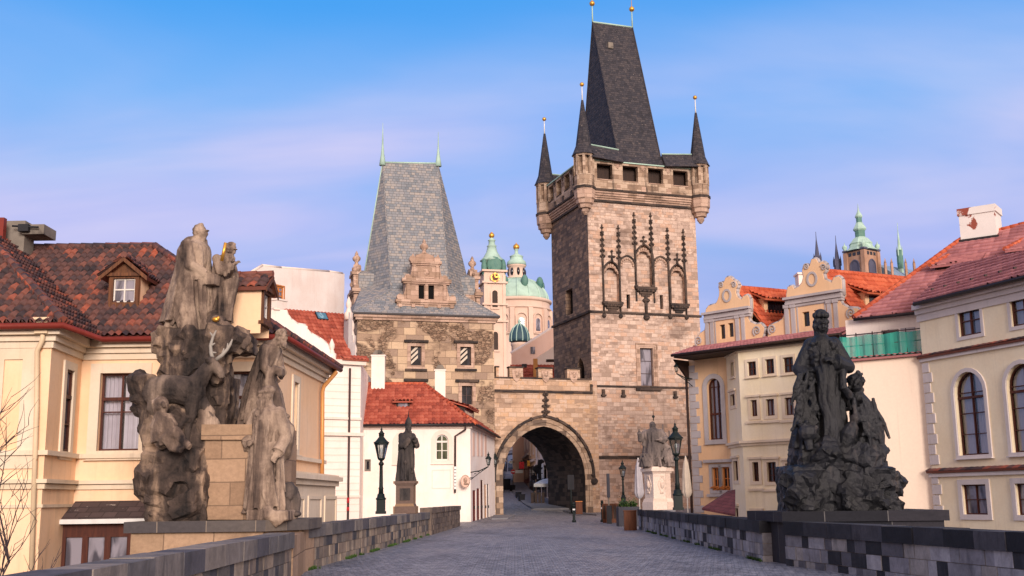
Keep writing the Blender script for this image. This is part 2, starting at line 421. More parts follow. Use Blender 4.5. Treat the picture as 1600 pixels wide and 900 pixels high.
def slate(name, cols, bw, bh, chip=None):
    t = NT(name)
    c, f = t.brick(t.uv, bw, bh, 0.012, 0.5, 0.3)
    v = t.math('ADD', t.math('MULTIPLY', c, 0.7), t.math('MULTIPLY', t.noise(t.uv, 0.45, 5, 0.6), 0.4))
    n = len(cols); col = t.ramp(v, [(0.1+0.9*i/(n-1), x) for i, x in enumerate(cols)])
    if chip:
        sp = t.noise(t.map(t.uv, sc=(1, 2.2, 1)), 3.2, 4, 0.7)
        col = t.mix(t.rng(sp, 0.63, 0.69), col, chip)
    col = t.mix(t.math('MULTIPLY', f, 0.7), col, '1a191c')
    w = t.n('ShaderNodeSeparateXYZ'); t.L(t.uv, w.inputs[0])
    saw = t.math('FRACT', t.math('DIVIDE', w.outputs[1], bh))
    h = t.math('ADD', t.math('MULTIPLY', saw, -1.0), t.math('ADD', t.math('MULTIPLY', c, 0.5), t.math('MULTIPLY', f, -0.6)))
    return t.end(col, 0.75, t.bump(h, 0.8, 0.02))
def tiles(name, stops, grime=0.3, grime_c='1c1a1f', rough=0.75):
    t = NT(name)
    fl = t.n('ShaderNodeVectorMath', operation='FLOOR'); t.L(t.uv, fl.inputs[0])
    wn = t.n('ShaderNodeTexWhiteNoise', noise_dimensions='2D'); t.L(fl.outputs[0], wn.inputs[0])
    big = t.noise(t.uv, 0.11, 4, 0.6)
    v = t.math('ADD', t.math('MULTIPLY', wn.outputs[0], 0.86), t.math('MULTIPLY', t.math('SUBTRACT', big, 0.42), 0.55))
    col = t.ramp(v, stops)
    g = t.noise(t.uv, 1.4, 6, 0.7)
    col = t.mix(t.math('MULTIPLY', t.rng(g, 0.45, 0.7), grime), col, grime_c)
    return t.end(col, rough, t.bump(g, 0.3, 0.01))
def simple(name, c, rough=0.6, metal=0.0, amt=0.15, sc=3.0, bump=0.2, spec=None, bscale=25, c2=None, c2t=(0.5, 0.7)):
    t = NT(name)
    col = vary(t, t.mix(0.0, c, c), amt, sc)
    if c2: col = t.mix(t.rng(t.noise(t.ob, sc*0.7, 6, 0.65, 0.5), *c2t), col, c2)
    return t.end(col, rough, t.bump(t.noise(t.ob, bscale, 4, 0.6), bump, 0.006), metal, spec)
def statue_mat(name, dark, mid, lite, lo, hi, sc=0.9, rough=.88, spec=.25):
    t = NT(name)
    n1 = t.noise(t.map(t.ob, sc=(1.6, 1.6, 0.35)), sc, 6, 0.6, 0.7); n2 = t.noise(t.ob, 3.4, 6, 0.7, 0.3)
    v = t.math('ADD', t.math('MULTIPLY', n1, 0.82), t.math('MULTIPLY', n2, 0.18))
    col = t.ramp(v, [(lo, dark), ((lo+hi)/2, mid), (hi, lite)])
    col = vary(t, col, 0.12, 14)
    h = t.math('ADD', t.noise(t.map(t.ob, sc=(1, 1, .45)), 7, 6, 0.7), t.math('MULTIPLY', t.noise(t.ob, 45, 4, 0.6), 0.3))
    return t.end(col, rough, t.bump(h, 0.8, 0.05), 0, spec)
def wood(name, c1, c2, rough=0.6):
    t = NT(name)
    n = t.noise(t.map(t.ob, sc=(9, 9, 0.7)), 1.6, 5, 0.6, 0.8)
    return t.end(t.mix(t.rng(n, 0.35, 0.65), c1, c2), rough, t.bump(n, 0.3, 0.008))
def glass_pane(name, c, rough=0.06, c2=None):
    t = NT(name)
    n = t.noise(t.map(t.ob, sc=(1.5, 1.5, 0.35)), 1.3, 3, 0.5, 1.0)
    col = t.mix(t.rng(n, 0.42, 0.6), c, c2 or c)
    return t.end(col, rough, t.bump(t.noise(t.ob, 2.2, 2, 0.5), 0.06, 0.05), 0.0, 0.5)
def clear_glass(name, f=0.35, tint=(1, 1, 1)):
    t = NT(name)
    g = t.n('ShaderNodeBsdfGlossy'); g.inputs['Roughness'].default_value = 0.04
    tr = t.n('ShaderNodeBsdfTransparent'); tr.inputs[0].default_value = (*tint, 1)
    fr = t.n('ShaderNodeFresnel'); fr.inputs[0].default_value = 1.5
    x = t.n('ShaderNodeMixShader'); t.L(t.math('ADD', fr.outputs[0], f*0.3, True), x.inputs[0]); t.L(tr.outputs[0], x.inputs[1]); t.L(g.outputs[0], x.inputs[2]); t.L(x.outputs[0], t.out.inputs[0])
    return t.m
M = {}
SAND = ['9c8678', 'b0998c', 'b9a294', 'c0a899', 'c7afa0', 'cdb6a6', 'c09f8a']
M['tower'] = ashlar('tower_sandstone', SAND, 0.6, 0.36, 0.010, '8a6f5d', 0.6, '5c4a42', 0.33, 0.02, 0.9, streak=0.25, alt=True)
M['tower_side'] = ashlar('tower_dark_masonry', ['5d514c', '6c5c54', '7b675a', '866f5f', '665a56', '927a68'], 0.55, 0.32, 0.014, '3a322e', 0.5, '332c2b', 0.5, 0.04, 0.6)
M['gate'] = ashlar('gate_sandstone', ['a48a76', 'b4967e', 'c0a28a', 'c9ac94', 'c09a78', 'c4aa96'], 0.7, 0.38, 0.010, '86694f', 0.45, '54433a', 0.4, 0.02, 0.7, alt=True)
M['judith'] = ashlar('old_tower_masonry', ['9c8470', 'b0967e', 'bda488', 'c6ac90', '968070'], 1.0, 0.6, 0.014, '5c4a3d', 0.5, '493a32', 0.4, 0.03, 0.3, ['6b5748', '836b59', '967c67', 'a58c76', '756152'])
M['darkstone'] = ashlar('soot_black_trim', ['35302f', '453c38', '584a42'], 0.8, 0.5, 0.01, '241f1e', 0.6, '221f20', 0.8, 0.02)
M['trimstone'] = ashlar('carved_sandstone_trim', ['9c8270', 'b09382', 'bda18f'], 0.8, 0.4, 0.008, '66503f', 0.55, '453832', 0.7, 0.015, 0.5)
M['arch'] = ashlar('arch_voussoir_stone', ['8f7763', 'a58d78', 'b59e89', '6a5a4f'], 0.6, 0.45, 0.01, '5c4a3d', 0.5, '3c302b', 0.6, 0.02, 0.4)
M['parL'] = ashlar('parapet_blocks_tan', ['33313a', '403c41', '6e6058', '80705f', '8f7c6a', '5a5252'], 0.62, 0.33, 0.012, '8d7c6c', 0.45, '34323a', 0.9, 0.02, 0.25)
M['parR'] = ashlar('parapet_blocks_grey', ['1f2028', '282930', '6f6d74', '7d7b80', '6b6769', '8a8482'], 0.62, 0.33, 0.012, '4b4a50', 0.35, '2a2a31', 0.9, 0.02, 0.2)
M['copingL'] = ashlar('coping_slabs_tan', ['4a4648', '5a5452', '6c635c', '777068'], 0.75, 3.0, 0.012, '8a7c6e', 0.5, '3a383c', 1.2, 0.015, 0.35)
M['copingR'] = ashlar('coping_slabs_dark', ['1e1f26', '25262d', '302f36', '3a373a'], 1.0, 3.0, 0.012, '6a6868', 0.4, '1c1d24', 1.2, 0.015, 0.35)
M['roof_goth'] = slate('black_slate', ['28272c', '34333a', '403c40', '4b4546'], 0.3, 0.24, '8f857e')
M['roof_jud'] = slate('grey_green_slate', ['656b72', '757a80', '858588', '918d8a', '9c928a'], 0.32, 0.26, '9c8c80')
M['roof_slate'] = slate('porch_slate', ['3c3336', '4d4143', '5b4d4e'], 0.35, 0.3, 'b8b0a8')
M['roof_castle'] = slate('cathedral_slate', ['6a7f96', '7b8fa4', '8799aa'], 1.0, 0.8)
OLD = [(0.0, '332b2e'), (0.2, '443638'), (0.42, '573e3b'), (0.6, '67453f'), (0.75, '764b41'), (0.88, '8e4e3e'), (0.98, 'aa583f')]
M['tile_old'] = tiles('weathered_clay_tile', OLD, 0.3, '17161a')
M['tile_red'] = tiles('red_clay_tile', [(0.0, '7a3a2e'), (0.3, '8f4334'), (0.6, '9c4f3e'), (0.9, 'aa5e4b')], 0.15, '4a1e18')
M['tile_or'] = tiles('orange_clay_tile', [(0.0, '9a4630'), (0.4, 'ae5236'), (0.9, 'c06646')], 0.12, '5a2418')
M['tile_pink'] = tiles('dull_red_flat_tile', [(0.0, '8a585a'), (0.4, '9c6566'), (0.9, 'ae7473')], 0.12, '4e2c2c')
M['yellow'] = plaster('ochre_plaster', 'ecc49c', 'eeccaa', 0.3, '8f7a66')
M['yellowtrim'] = plaster('cream_trim', 'ddcdb8', 'd6c2a8', 0.25, '847668')
M['white'] = plaster('white_plaster', 'ebdfd6', 'e4d3c8', 0.2, 'b09a8c')
M['whitetrim'] = plaster('white_trim', 'e2d2c6', 'dac7ba', 0.15, 'a08c7e')
M['cream'] = plaster('cream_plaster', 'efe1c6', 'eadab8', 0.22, 'a08c74')
M['creamF'] = plaster('pale_cream_plaster', 'f0e1c2', 'ebd8b6', 0.2, '9c8a74')
M['peach'] = plaster('peach_blank_plaster', 'f3dcc6', 'f3dfc8', 0.22, 'b89a84', 0.25)
M['ochreH'] = plaster('sand_ochre_plaster', 'ddb892', 'd8b088', 0.25, '8b7058')
M['greytrim'] = plaster('grey_stone_trim', 'b0a8a8', '9e9797', 0.3, '55504f')
M['pinkwall'] = plaster('pink_plaster', 'd9b8a8', 'd2ae9c', 0.2, '8c7468')
M['church'] = plaster('church_stone', 'd6bcab', 'cbae9c', 0.3, '8c7468', 0.1)
M['castle'] = plaster('cathedral_stone', 'b08c78', '97745f', 0.6, '4c4246', 0.08)
M['castle_dark'] = plaster('cathedral_dark_stone', '55566a', '4a4a5c', 0.3, '33343f', 0.08)
M['copper'] = simple('green_copper', 'a6c2b4', 0.75, 0.0, 0.25, 0.4, 0.1, None, 4, '8aa698')
M['copper_dark'] = simple('dark_copper', '5a8074', 0.6, 0.0, 0.2, 0.5, 0.1, None, 4, '3b6a66')
M['copper_blue'] = simple('blue_dark_copper', '34505c', 0.55, 0.0, 0.2, 0.6, 0.1)
M['gold'] = simple('gilding', 'd9a24a', 0.35, 0.7, 0.15, 4)
M['iron'] = simple('black_green_iron', '101c1b', 0.6, 0.0, 0.25, 8, 0.2, 0.3)
M['gutter'] = simple('red_brown_sheet', '7a3028', 0.45, 0.1, 0.2, 3)
M['darkgutter'] = simple('dark_sheet_metal', '2f2a2c', 0.5, 0.2, 0.2, 3)
M['pipe_cream'] = simple('cream_painted_pipe', 'd8c0a0', 0.5, 0.0, 0.15, 2, 0.2, None, 25, 'a4672f', (0.62, 0.68))
M['pipe_copper'] = simple('ochre_copper_pipe', 'c88f55', 0.45, 0.2, 0.2, 2)
M['pipe_dark'] = simple('brown_pipe', '43302f', 0.5, 0.1, 0.2, 2)
M['woodframe'] = wood('brown_window_wood', '42211a', '542c20')
M['wooddorm'] = wood('old_brown_wood', '4e2f1e', '6d452a')
M['woodor'] = wood('orange_wood', 'b06a34', 'c47c42')
M['woodbin'] = wood('corten_brown', '4e2a18', '5f351e')
M['wooddark'] = wood('dark_wood', '2a1d18', '3a2820')
M['whiteframe'] = simple('white_window_paint', 'd6d0c8', 0.5)
M['pane'] = glass_pane('window_glass_dark', '14141a', 0.05, '2c2c34')
M['panelite'] = glass_pane('window_glass_curtained', '4a4852', 0.07, '8b8792')
M['panegreen'] = glass_pane('window_glass_green', '2c3020', 0.08, '4b4f38')
M['paneblue'] = glass_pane('skylight_glass', '4a7080', 0.05, '86aab4')
M['clear'] = clear_glass('clear_glass')
M['lampglass'] = clear_glass('lamp_glass', 0.6, (0.86, 0.9, 0.9))
M['curtain'] = simple('pale_curtain', 'b9b4bf', 0.9, 0, 0.15, 2.0)
M['interior'] = simple('dark_room', '0d0b0c', 0.9)
M['concrete'] = simple('weathered_concrete', '7d756c', 0.9, 0, 0.3, 1.5, 0.5, None, 25, '3d3836')
M['chimwhite'] = simple('peeling_whitewash', 'd8d2cc', 0.9, 0, 0.12, 0.8, 0.4, None, 12, '8b4a3c', (0.56, 0.59))
M['stone_pale'] = ashlar('pale_pedestal_stone', ['cbb5a6', 'd3beae', 'd8c6b8'], 3, 3, 0.004, '8a786c', 0.25, '7b6c66', 0.8, 0.01, 0.3)
M['stone_ped'] = ashlar('dark_pedestal_stone', ['6a5850', '7a6454', '8a7058'], 3, 3, 0.004, '4a3e38', 0.55, '3c3434', 0.9, 0.01, 0.4)
M['statL'] = statue_mat('weathered_sandstone', '262122', '69594f', 'aa9583', 0.36, 0.60)
M['rockL'] = statue_mat('sooty_rock', '201d1d', '4d413b', '9a836f', 0.37, 0.61)
M['statR'] = statue_mat('black_weathered_stone', '0f1116', '1d1f26', '5a504b', 0.42, 0.74, .9, .55, .4)
M['statS'] = statue_mat('grey_dark_stone', '2c2a2c', '453f3d', '6e6058', 0.36, 0.66)
M['statP'] = statue_mat('grey_stone', '4a4444', '6a605c', '988880', 0.36, 0.64)
M['prison'] = ashlar('pale_sandstone_blocks', ['8f755f', 'a2866d', 'b0937a', '9a8068'], 1.1, 0.52, 0.012, '5f4d40', 0.5, '4f4138', 0.6, 0.02, 0.4)
M['paint_white'] = simple('white_sheet', 'd8d8d6', 0.5)
M['canvas'] = simple('cream_canvas', 'cdbfae', 0.9, 0, 0.15, 4)
M['canvas_grey'] = simple('grey_canvas', 'a8a3a8', 0.9, 0, 0.15, 4)
M['planter'] = simple('dark_planter', '26262b', 0.7)
M['greyplanter'] = simple('grey_stone_planter', '3e3e46', 0.9, 0, 0.2, 3)
M['red'] = simple('red_enamel', 'b3202a', 0.4)
M['signblue'] = simple('blue_enamel', '2c4f9a', 0.4)
M['leaf'] = simple('green_leaf', '3f5a28', 0.7, 0, 0.4, 9)
M['bark'] = simple('grey_bark', '42383c', 0.9, 0, 0.3, 6)
M['brownroof'] = slate('brown_slate', ['5a3236', '66393b', '724244'], 0.4, 0.3)
M['soil'] = simple('dark_earth', '4a4640', 0.95, 0, 0.3, 0.1)
M['hill'] = simple('distant_hill', '3c5a52', 0.95, 0, 0.3, 0.01, 0)
def net_mat():
    t = NT('green_netting'); tr = t.n('ShaderNodeBsdfTransparent'); x = t.n('ShaderNodeMixShader'); df = t.n('ShaderNodeBsdfDiffuse'); df.inputs[0].default_value = (*lin('3f9c8c'), 1)
    n = t.noise(t.map(t.ob, sc=(1, 1, 0.5)), 1.6, 3, 0.5); t.L(t.rng(n, 0.3, 0.7, 0.55, 0.9), x.inputs[0]); t.L(tr.outputs[0], x.inputs[1]); t.L(df.outputs[0], x.inputs[2]); t.L(x.outputs[0], t.out.inputs[0]); return t.m
M['net'] = net_mat()
def cobble_mat():
    t = NT('granite_setts')
    sx = t.n('ShaderNodeSeparateXYZ'); t.L(t.ob, sx.inputs[0]); x, y = sx.outputs[0], sx.outputs[1]
    # rows arch gently across the carriageway
    yy = t.math('ADD', y, t.math('MULTIPLY', t.math('MULTIPLY', x, x), 0.05))
    c = t.n('ShaderNodeCombineXYZ'); t.L(x, c.inputs[0]); t.L(yy, c.inputs[1])
    wob = t.n('ShaderNodeVectorMath', operation='MULTIPLY_ADD'); t.L(t.noise(t.ob, 2.5, 2, 0.5, 0, True), wob.inputs[0]); wob.inputs[1].default_value = (0.05, 0.05, 0); t.L(c.outputs[0], wob.inputs[2])
    b, f = t.brick(wob.outputs[0], 0.15, 0.15, 0.016, 0.5, 0.5)
    v = t.math('ADD', t.math('MULTIPLY', b, 0.7), t.math('MULTIPLY', t.noise(t.map(t.ob, sc=(1, .45, 1)), 1.6, 8, 0.75), 0.6))
    col = t.ramp(v, [(0.2, '56565d'), (0.5, '77777e'), (0.95, '9c9ba0')])
    col = t.mix(t.math('MULTIPLY', f, 0.8), col, '2c2b31')
    wear = t.noise(t.map(t.ob, sc=(1, 0.35, 1)), 0.35, 6, 0.65)
    col = t.mix(t.math('MULTIPLY', t.rng(wear, 0.48, 0.72), 0.5), col, '3a3940')
    h = t.math('SUBTRACT', t.math('MULTIPLY', b, 0.4), f)
    return t.end(col, t.rng(wear, 0.3, 0.7, 0.42, 0.68), t.bump(h, 0.9, 0.025), 0.0, 0.35)
M['cobble'] = cobble_mat()

def block_mat(name, stops, stain, seedoff=0.0):
    t = NT(name); gm = t.n('ShaderNodeNewGeometry')
    col = t.ramp(gm.outputs['Random Per Island'], stops, True)
    n1 = t.noise(t.ob, 3.0, 6, 0.65, 0.4); n2 = t.noise(t.ob, 16, 6, 0.7)
    col = t.mix(1.0, col, t.ramp(n1, [(0.25, (0.62,)*3), (0.75, (1.3,)*3)]), 'MULTIPLY'); col = t.mix(1.0, col, t.ramp(n2, [(0.2, (0.8,)*3), (0.8, (1.15,)*3)]), 'MULTIPLY')
    sk = t.noise(t.map(t.ob, sc=(2.2, 2.2, 0.5)), 1.1, 6, 0.68, 0.5)
    col = t.mix(t.math('MULTIPLY', t.rng(sk, 0.5, 0.68), 0.55), col, stain)
    return t.end(col, 0.88, t.bump(t.math('ADD', n1, t.math('MULTIPLY', n2, 0.6)), 0.6, 0.02), 0, 0.3)
M['blkL'] = block_mat('tan_parapet_block', [(0.0, '45444a'), (0.10, '5f5956'), (0.22, '75695f'), (0.40, '85766a'), (0.58, '948475'), (0.78, '7c736c'), (0.9, '9c8d7d')], '45424a')
M['blkR'] = block_mat('grey_parapet_block', [(0.0, '292a30'), (0.13, '5c5b62'), (0.26, '7a797f'), (0.42, '8f8e94'), (0.6, '9c9a9f'), (0.75, '85838a'), (0.9, '928d8b')], '44444c')
M['blkB'] = block_mat('brown_parapet_block', [(0.0, '5a4e48'), (0.3, '6b5d54'), (0.6, '78695e'), (0.85, '665a55')], '3f3a3a')
M['copL'] = block_mat('tan_coping_slab', [(0.0, '57545a'), (0.3, '686464'), (0.6, '7c746f'), (0.85, '887e76')], '3a3a3e')
M['copR'] = block_mat('black_coping_slab', [(0.0, '212228'), (0.35, '292a30'), (0.7, '34343a'), (0.9, '45444a')], '1c1d24')
M['mortar'] = simple('pale_mortar', '857a70', 0.95, 0, 0.3, 4, 0.5)

M['gallery'] = ashlar('streaked_gallery_stone', ['8a7362', 'a38b77', 'b39c88', 'bda692'], 0.7, 0.4, 0.010, '86694f', 0.6, '352d2a', 0.7, 0.02, 0.6, streak=0.9)
M['antler'] = simple('dull_white_antler', '948e86', 0.7)

M['passage'] = ashlar('dark_passage_stone', ['2b2624', '3a3330', '4a413c', '564b44'], 0.7, 0.36, 0.012, '211d1c', 0.6, '191717', 0.5, 0.03, 0.5)  # stone colours darker than the gate wall, for the passage walls and vault

M['palegrey'] = plaster('pale_grey_trim', 'd0c6c2', 'c4bab6', 0.25, '807876')
M['statM'] = statue_mat('grey_brown_carved_stone', '1f1c1d', '4c423d', '7d6d61', 0.38, 0.64)
M['statT'] = statue_mat('tan_carved_stone', '3a322e', '7a695c', 'ae9885', 0.34, 0.58)
M['kerb'] = simple('grey_kerb_stone', '77767a', 0.85, 0, 0.25, 2.0, 0.4)
# ------------------------------------------------------------------ helpers for buildings
def tile_roof(name, mat, parent, poly, u_dir, tw=0.2, th=0.34, amp=0.035, step=0.03, ns=4, under=True):
    """A sheet of pantiles covering a convex planar polygon; u_dir runs along the eave."""
    poly = [V(p) for p in poly]
    n = (poly[1]-poly[0]).cross(poly[2]-poly[0]).normalized()
    if n.z < 0: n = -n; poly = poly[::-1]
    u = V(u_dir); u = (u-n*u.dot(n)).normalized(); v = n.cross(u)
    if v.z < 0: v = -v; u = -u
    o = poly[0]; us = [(p-o).dot(u) for p in poly]; vs_ = [(p-o).dot(v) for p in poly]
    i0, i1 = math.floor(min(us)/tw)-1, math.ceil(max(us)/tw)+1; j0, j1 = math.floor(min(vs_)/th)-1, math.ceil(max(vs_)/th)+1
    bm = bmesh.new(); uvl = bm.loops.layers.uv.new('UVMap'); rnd = random.Random(5)
    prof = []
    for i in range((i1-i0)*ns+1):
        ph = 2*math.pi*i/ns; prof.append((i0*tw+i*tw/ns, amp*(0.5+0.5*math.cos(ph))))
    for j in range(j0, j1):
        jo = rnd.uniform(-0.3, 0.3)*step
        lo = [bm.verts.new(o+u*a+v*(j*th)+n*(h+step+jo)) for a, h in prof]; hi = [bm.verts.new(o+u*a+v*((j+1)*th+0.02)+n*(h*0.85)) for a, h in prof]
        fr = [bm.verts.new(o+u*a+v*(j*th)+n*(h-0.01)) for a, h in prof]
        for i in range(len(prof)-1):
            for q, zs in (((lo[i], lo[i+1], hi[i+1], hi[i]), (0, 0, 1, 1)), ((fr[i], fr[i+1], lo[i+1], lo[i]), (0, 0, 0, 0))):
                f = bm.faces.new(q); f.smooth = True
                ti = i/ns-0.5+ (0.5/ns)
                for l, zz, k in zip(f.loops, zs, (-0.4, 0.4, 0.4, -0.4)): l[uvl].uv = (math.floor(ti)+0.5+k*0.2+i0, j+0.1+0.8*zz)
    for i in range(len(poly)):
        a, b = poly[i], poly[(i+1) % len(poly)]
        no = (b-a).cross(n)
        if no.length < 1e-6: continue
        bmesh.ops.bisect_plane(bm, geom=bm.verts[:]+bm.edges[:]+bm.faces[:], plane_co=a, plane_no=no.normalized(), clear_outer=True)
    m = MB(); m.bm.free(); m.bm = bm; m.uvdone = True
    if under:
        k = len(poly); bot = [p-n*0.10 for p in poly]; top = [p-n*0.012 for p in poly]
        A = [bm.verts.new(p) for p in bot]; B = [bm.verts.new(p) for p in top]
        bm.faces.new(A[::-1]); bm.faces.new(B)
        for i in range(k): bm.faces.new((A[i], A[(i+1) % k], B[(i+1) % k], B[i]))
    return m.build(name, mat, parent)
def ridge_caps(mb, a, b, r=0.11, n=None):
    a, b = V(a), V(b); k = n or max(2, int((b-a).length/0.38))
    for i in range(k):
        p, q = a.lerp(b, i/k), a.lerp(b, (i+1)/k+0.02)
        mb.tube([p, q], [r*1.12, r*0.92], 7)
    return mb
def window(parent, F, q, arch=0, out=0.0, depth=0.16, frame='woodframe', pane='pane', fw=0.07, bars=(1, 2), tr=None, surround=None, sw=0.14, sill=None, so=0.04, pointed=0.0, header=None, curtain=False, transom=None):
    """window > pane, surround, sill: the frame stands `depth` behind the wall face inside an opening q."""
    u0, z0, u1, z1 = q; loop_ = arch_loop(q, 10, pointed) if arch else rect_loop(q)
    m = MB(); d0, d1 = out-depth-0.03, out-depth+0.05
    inner = [p for p in loop_]
    band(m, F, inner, -fw, d0, d1)
    nu, nv = bars
    zt = z1-(u1-u0)/2*(pointed or 1) if arch else z1
    for i in range(1, nu+1):
        c = u0+(u1-u0)*i/(nu+1); m.fbox(F, c-fw*.45, z0+.01, c+fw*.45, z1-.03, d0+.01, d1+.012)
    for i in range(1, nv+1):
        zz = z0+(zt-z0)*i/(nv+1) if not arch else z0+(zt-z0)*i/nv
        m.fbox(F, u0+.02, zz-fw*.3, u1-.02, zz+fw*.3, d0+.012, d1+.004)
    if transom is not None: m.fbox(F, u0+.01, transom-fw*.8, u1-.01, transom+fw*.8, d0, d1+.02)
    w = m.build('window', M[frame], parent)
    p = MB(); wall_face(p, F, loop_, (), d0+0.02); p.build('pane', M['clear' if curtain else pane], w)
    if curtain:
        c = MB(); zc = z1-0.02; k = 14
        for s, (a, b) in enumerate(((u0+.02, u0+(u1-u0)*.47), (u0+(u1-u0)*.53, u1-.02))):
            for i in range(k):
                ua, ub = a+(b-a)*i/k, a+(b-a)*(i+1)/k
                oa, ob_ = d0-.12+.03*math.sin(i*1.9+s), d0-.12+.03*math.sin((i+1)*1.9+s)
                c.face([F.P(ua, z0, oa), F.P(ub, z0, ob_), F.P(ub, zc, ob_), F.P(ua, zc, oa)])
        c.build('curtain', M['curtain'], w)
        b = MB(); b.fbox(F, u0-.02, z0-.02, u1+.02, z1+.02, d0-.42, d0-.40); b.build('backing', M['interior'], w)
    if surround:
        s = MB(); lo = loop_ if not surround.startswith('top') else loop_
        band(s, F, loop_, sw, out-0.02, out+so); s.build('surround', M[surround.replace('top', '')], w, 0.008)
    if header or sill:
        s = MB(); h = header or sill
        if sill: s.fbox(F, u0-sw-.05, z0-sw*.9-.02, u1+sw+.05, z0-.01 if not surround else z0-sw+.03, out-.02, out+so+.08)
        if header: s.fbox(F, u0-sw-.08, z1+sw*.9, u1+sw+.08, z1+sw*.9+.12, out-.02, out+so+.10)
        s.build('sill' if not header else 'hood', M[h], w, 0.008)
    return w
def gable_tri(F, u0, u1, z0, zr): return [(u0, z0), (u1, z0), ((u0+u1)/2, zr)]
def lamp_lantern(parent, c, s=1.0):
    """the lantern itself: cage, panes, roof, bulb, above the point c"""
    c = V(c); n = 6; r0, r1, h = .13*s, .245*s, .52*s
    m = MB()
    m.lathe(c, [(.05*s, -.08*s), (.10*s, -.05*s), (.14*s, 0), (.14*s, .03*s)], 10)
    for i in range(n):
        a = 2*math.pi*i/n+.3; p, q = V((math.cos(a), math.sin(a), 0)), V((0, 0, 1))
        m.tube([c+p*r0+q*.03*s, c+p*r1+q*(h+.03*s)], .016*s, 5)
    m.lathe(c, [(r1-.02*s, h), (r1+.03*s, h), (r1+.03*s, h+.05*s), (r1-.03*s, h+.05*s)], 6, False, .3)
    m.build('lantern_cage', M['iron'], parent)
    g = MB()
    for i in range(n):
        a, b = 2*math.pi*i/n+.3, 2*math.pi*(i+1)/n+.3
        P = lambda an, r, z: c+V((math.cos(an)*r, math.sin(an)*r, z))
        g.face([P(a, r0-.004, .03*s), P(b, r0-.004, .03*s), P(b, r1-.004, h), P(a, r1-.004, h)])
    g.build('lantern_glass', M['lampglass'], parent)
    t = MB(); t.lathe(c, [(r1+.05*s, h+.05*s), (r1+.05*s, h+.07*s), (r1*.78, h+.17*s), (r1*.45, h+.27*s), (r1*.36, h+.30*s), (r1*.42, h+.32*s), (r1*.42, h+.40*s), (r1*.5, h+.42*s), (r1*.30, h+.46*s), (.03*s, h+.54*s), (.045*s, h+.58*s), (.012*s, h+.62*s), (.004*s, h+.74*s)], 12)
    for i in range(n):
        a = 2*math.pi*i/n+.3; t.ball(c+V((math.cos(a)*(r1+.03*s), math.sin(a)*(r1+.03*s), h+.09*s)), .022*s, 6, 4)
    t.build('lantern_roof', M['iron'], parent)
    b = MB(); b.lathe(c, [(.02*s, .05*s), (.02*s, .22*s), (.05*s, .26*s), (.05*s, .36*s), (.01*s, .40*s)], 8); b.build('gas_mantle', M['paint_white'], parent)
def street_lamp(loc, label, scale=1.0):
    t = thing('street_lamp', label, 'street lamp', loc, 'lamp posts beside the bridge road'); L_ = V(loc); s = scale
    m = MB(); m.box(L_, (.36*s, .36*s, .10*s)); m.box(L_+V((0, 0, .10*s)), (.30*s, .30*s, .42*s)); m.lathe(L_+V((0, 0, .52*s)), [(.19*s, 0), (.19*s, .05*s), (.15*s, .08*s), (.13*s, .2*s), (.10*s, .22*s)], 10)
    m.build('lamp_base', M['iron'], t, .01)
    m = MB(); m.lathe(L_, [(.095*s, .70*s), (.085*s, .9*s), (.10*s, .93*s), (.075*s, .98*s), (.06*s, 1.75*s), (.075*s, 1.78*s), (.10*s, 1.80*s), (.10*s, 1.86*s), (.06*s, 1.9*s), (.05*s, 1.96*s)], 12)
    m.build('lamp_post', M['iron'], t)
    lamp_lantern(t, L_+V((0, 0, 2.02*s)), s)
    return t
# ------------------------------------------------------------------ ground, road, street
g = MB(); g.face([V((-4000, -200, -6)), V((4000, -200, -6)), V((4000, 6000, -6)), V((-4000, 6000, -6))]); g.build('ground', M['soil'], kind='structure')
PHI = R(19)
N = at(925, 600, 95.0); N.z = 0
FD = V((math.cos(PHI), math.sin(PHI), 0)); SD = V((-math.sin(PHI), math.cos(PHI), 0))
GF = Fac(N, N+FD*10)                       # plane of the tower front and the gate wall, u = 0 at the tower's near corner
UR = GF.hit(1098, 600)[0]; UL = GF.hit(772, 620)[0]
SFt = Fac(N+SD*10, N); BD = -SFt.hit(866, 590)[0]+10   # tower depth along the side
GZ = 0.35                                  # the ground at the gate
def road_z(y): return 0.0 if y < 70 else GZ*min(1, (y-70)/22) if y < 94 else GZ+(y-94)*0.07
roadL = [(-4.1, -3), (-4.1, 10), (-5.0, 25.5), (-4.97, 26.7), (-4.06, 53.2), (-3.39, 70.5), (-3.2, 77.5), (-3.0, 92.2), (-4.0, 93.0)]
m = MB()
ys = [(-6, -5.2, 8), (8, -5.2, 8), (20, -5.4, 8.6), (27, -5.4, 8), (40, -5.2, 7.5), (53, -5, 7.5), (63, -5, 12), (70, -5, 14), (76, -12, 18), (82, -12, 19), (88, -12, 20), (94, -12, 21), (104, -13, 22)]
for (y0, a0, b0), (y1, a1, b1) in zip(ys, ys[1:]):
    m.face([V((a0, y0, road_z(y0))), V((b0, y0, road_z(y0))), V((b1, y1, road_z(y1))), V((a1, y1, road_z(y1)))])
bmesh.ops.remove_doubles(m.bm, verts=m.bm.verts, dist=.001)
m.build('bridge_road', M['cobble'], kind='structure')
m = MB()   # the street that climbs away beyond the gate, swinging to the left
st = [(103.99, -9, 10), (115, -14, 9), (130, -19, 7), (150, -26, 3), (175, -36, -4), (210, -50, -14)]
for (y0, a0, b0), (y1, a1, b1) in zip(st, st[1:]):
    m.face([V((a0, y0, road_z(y0))), V((b0, y0, road_z(y0))), V((b1, y1, road_z(y1))), V((a1, y1, road_z(y1)))])
bmesh.ops.remove_doubles(m.bm, verts=m.bm.verts, dist=.001)
m.build('street', M['cobble'], kind='structure')
m = MB()   # body of the bridge below the carriageway
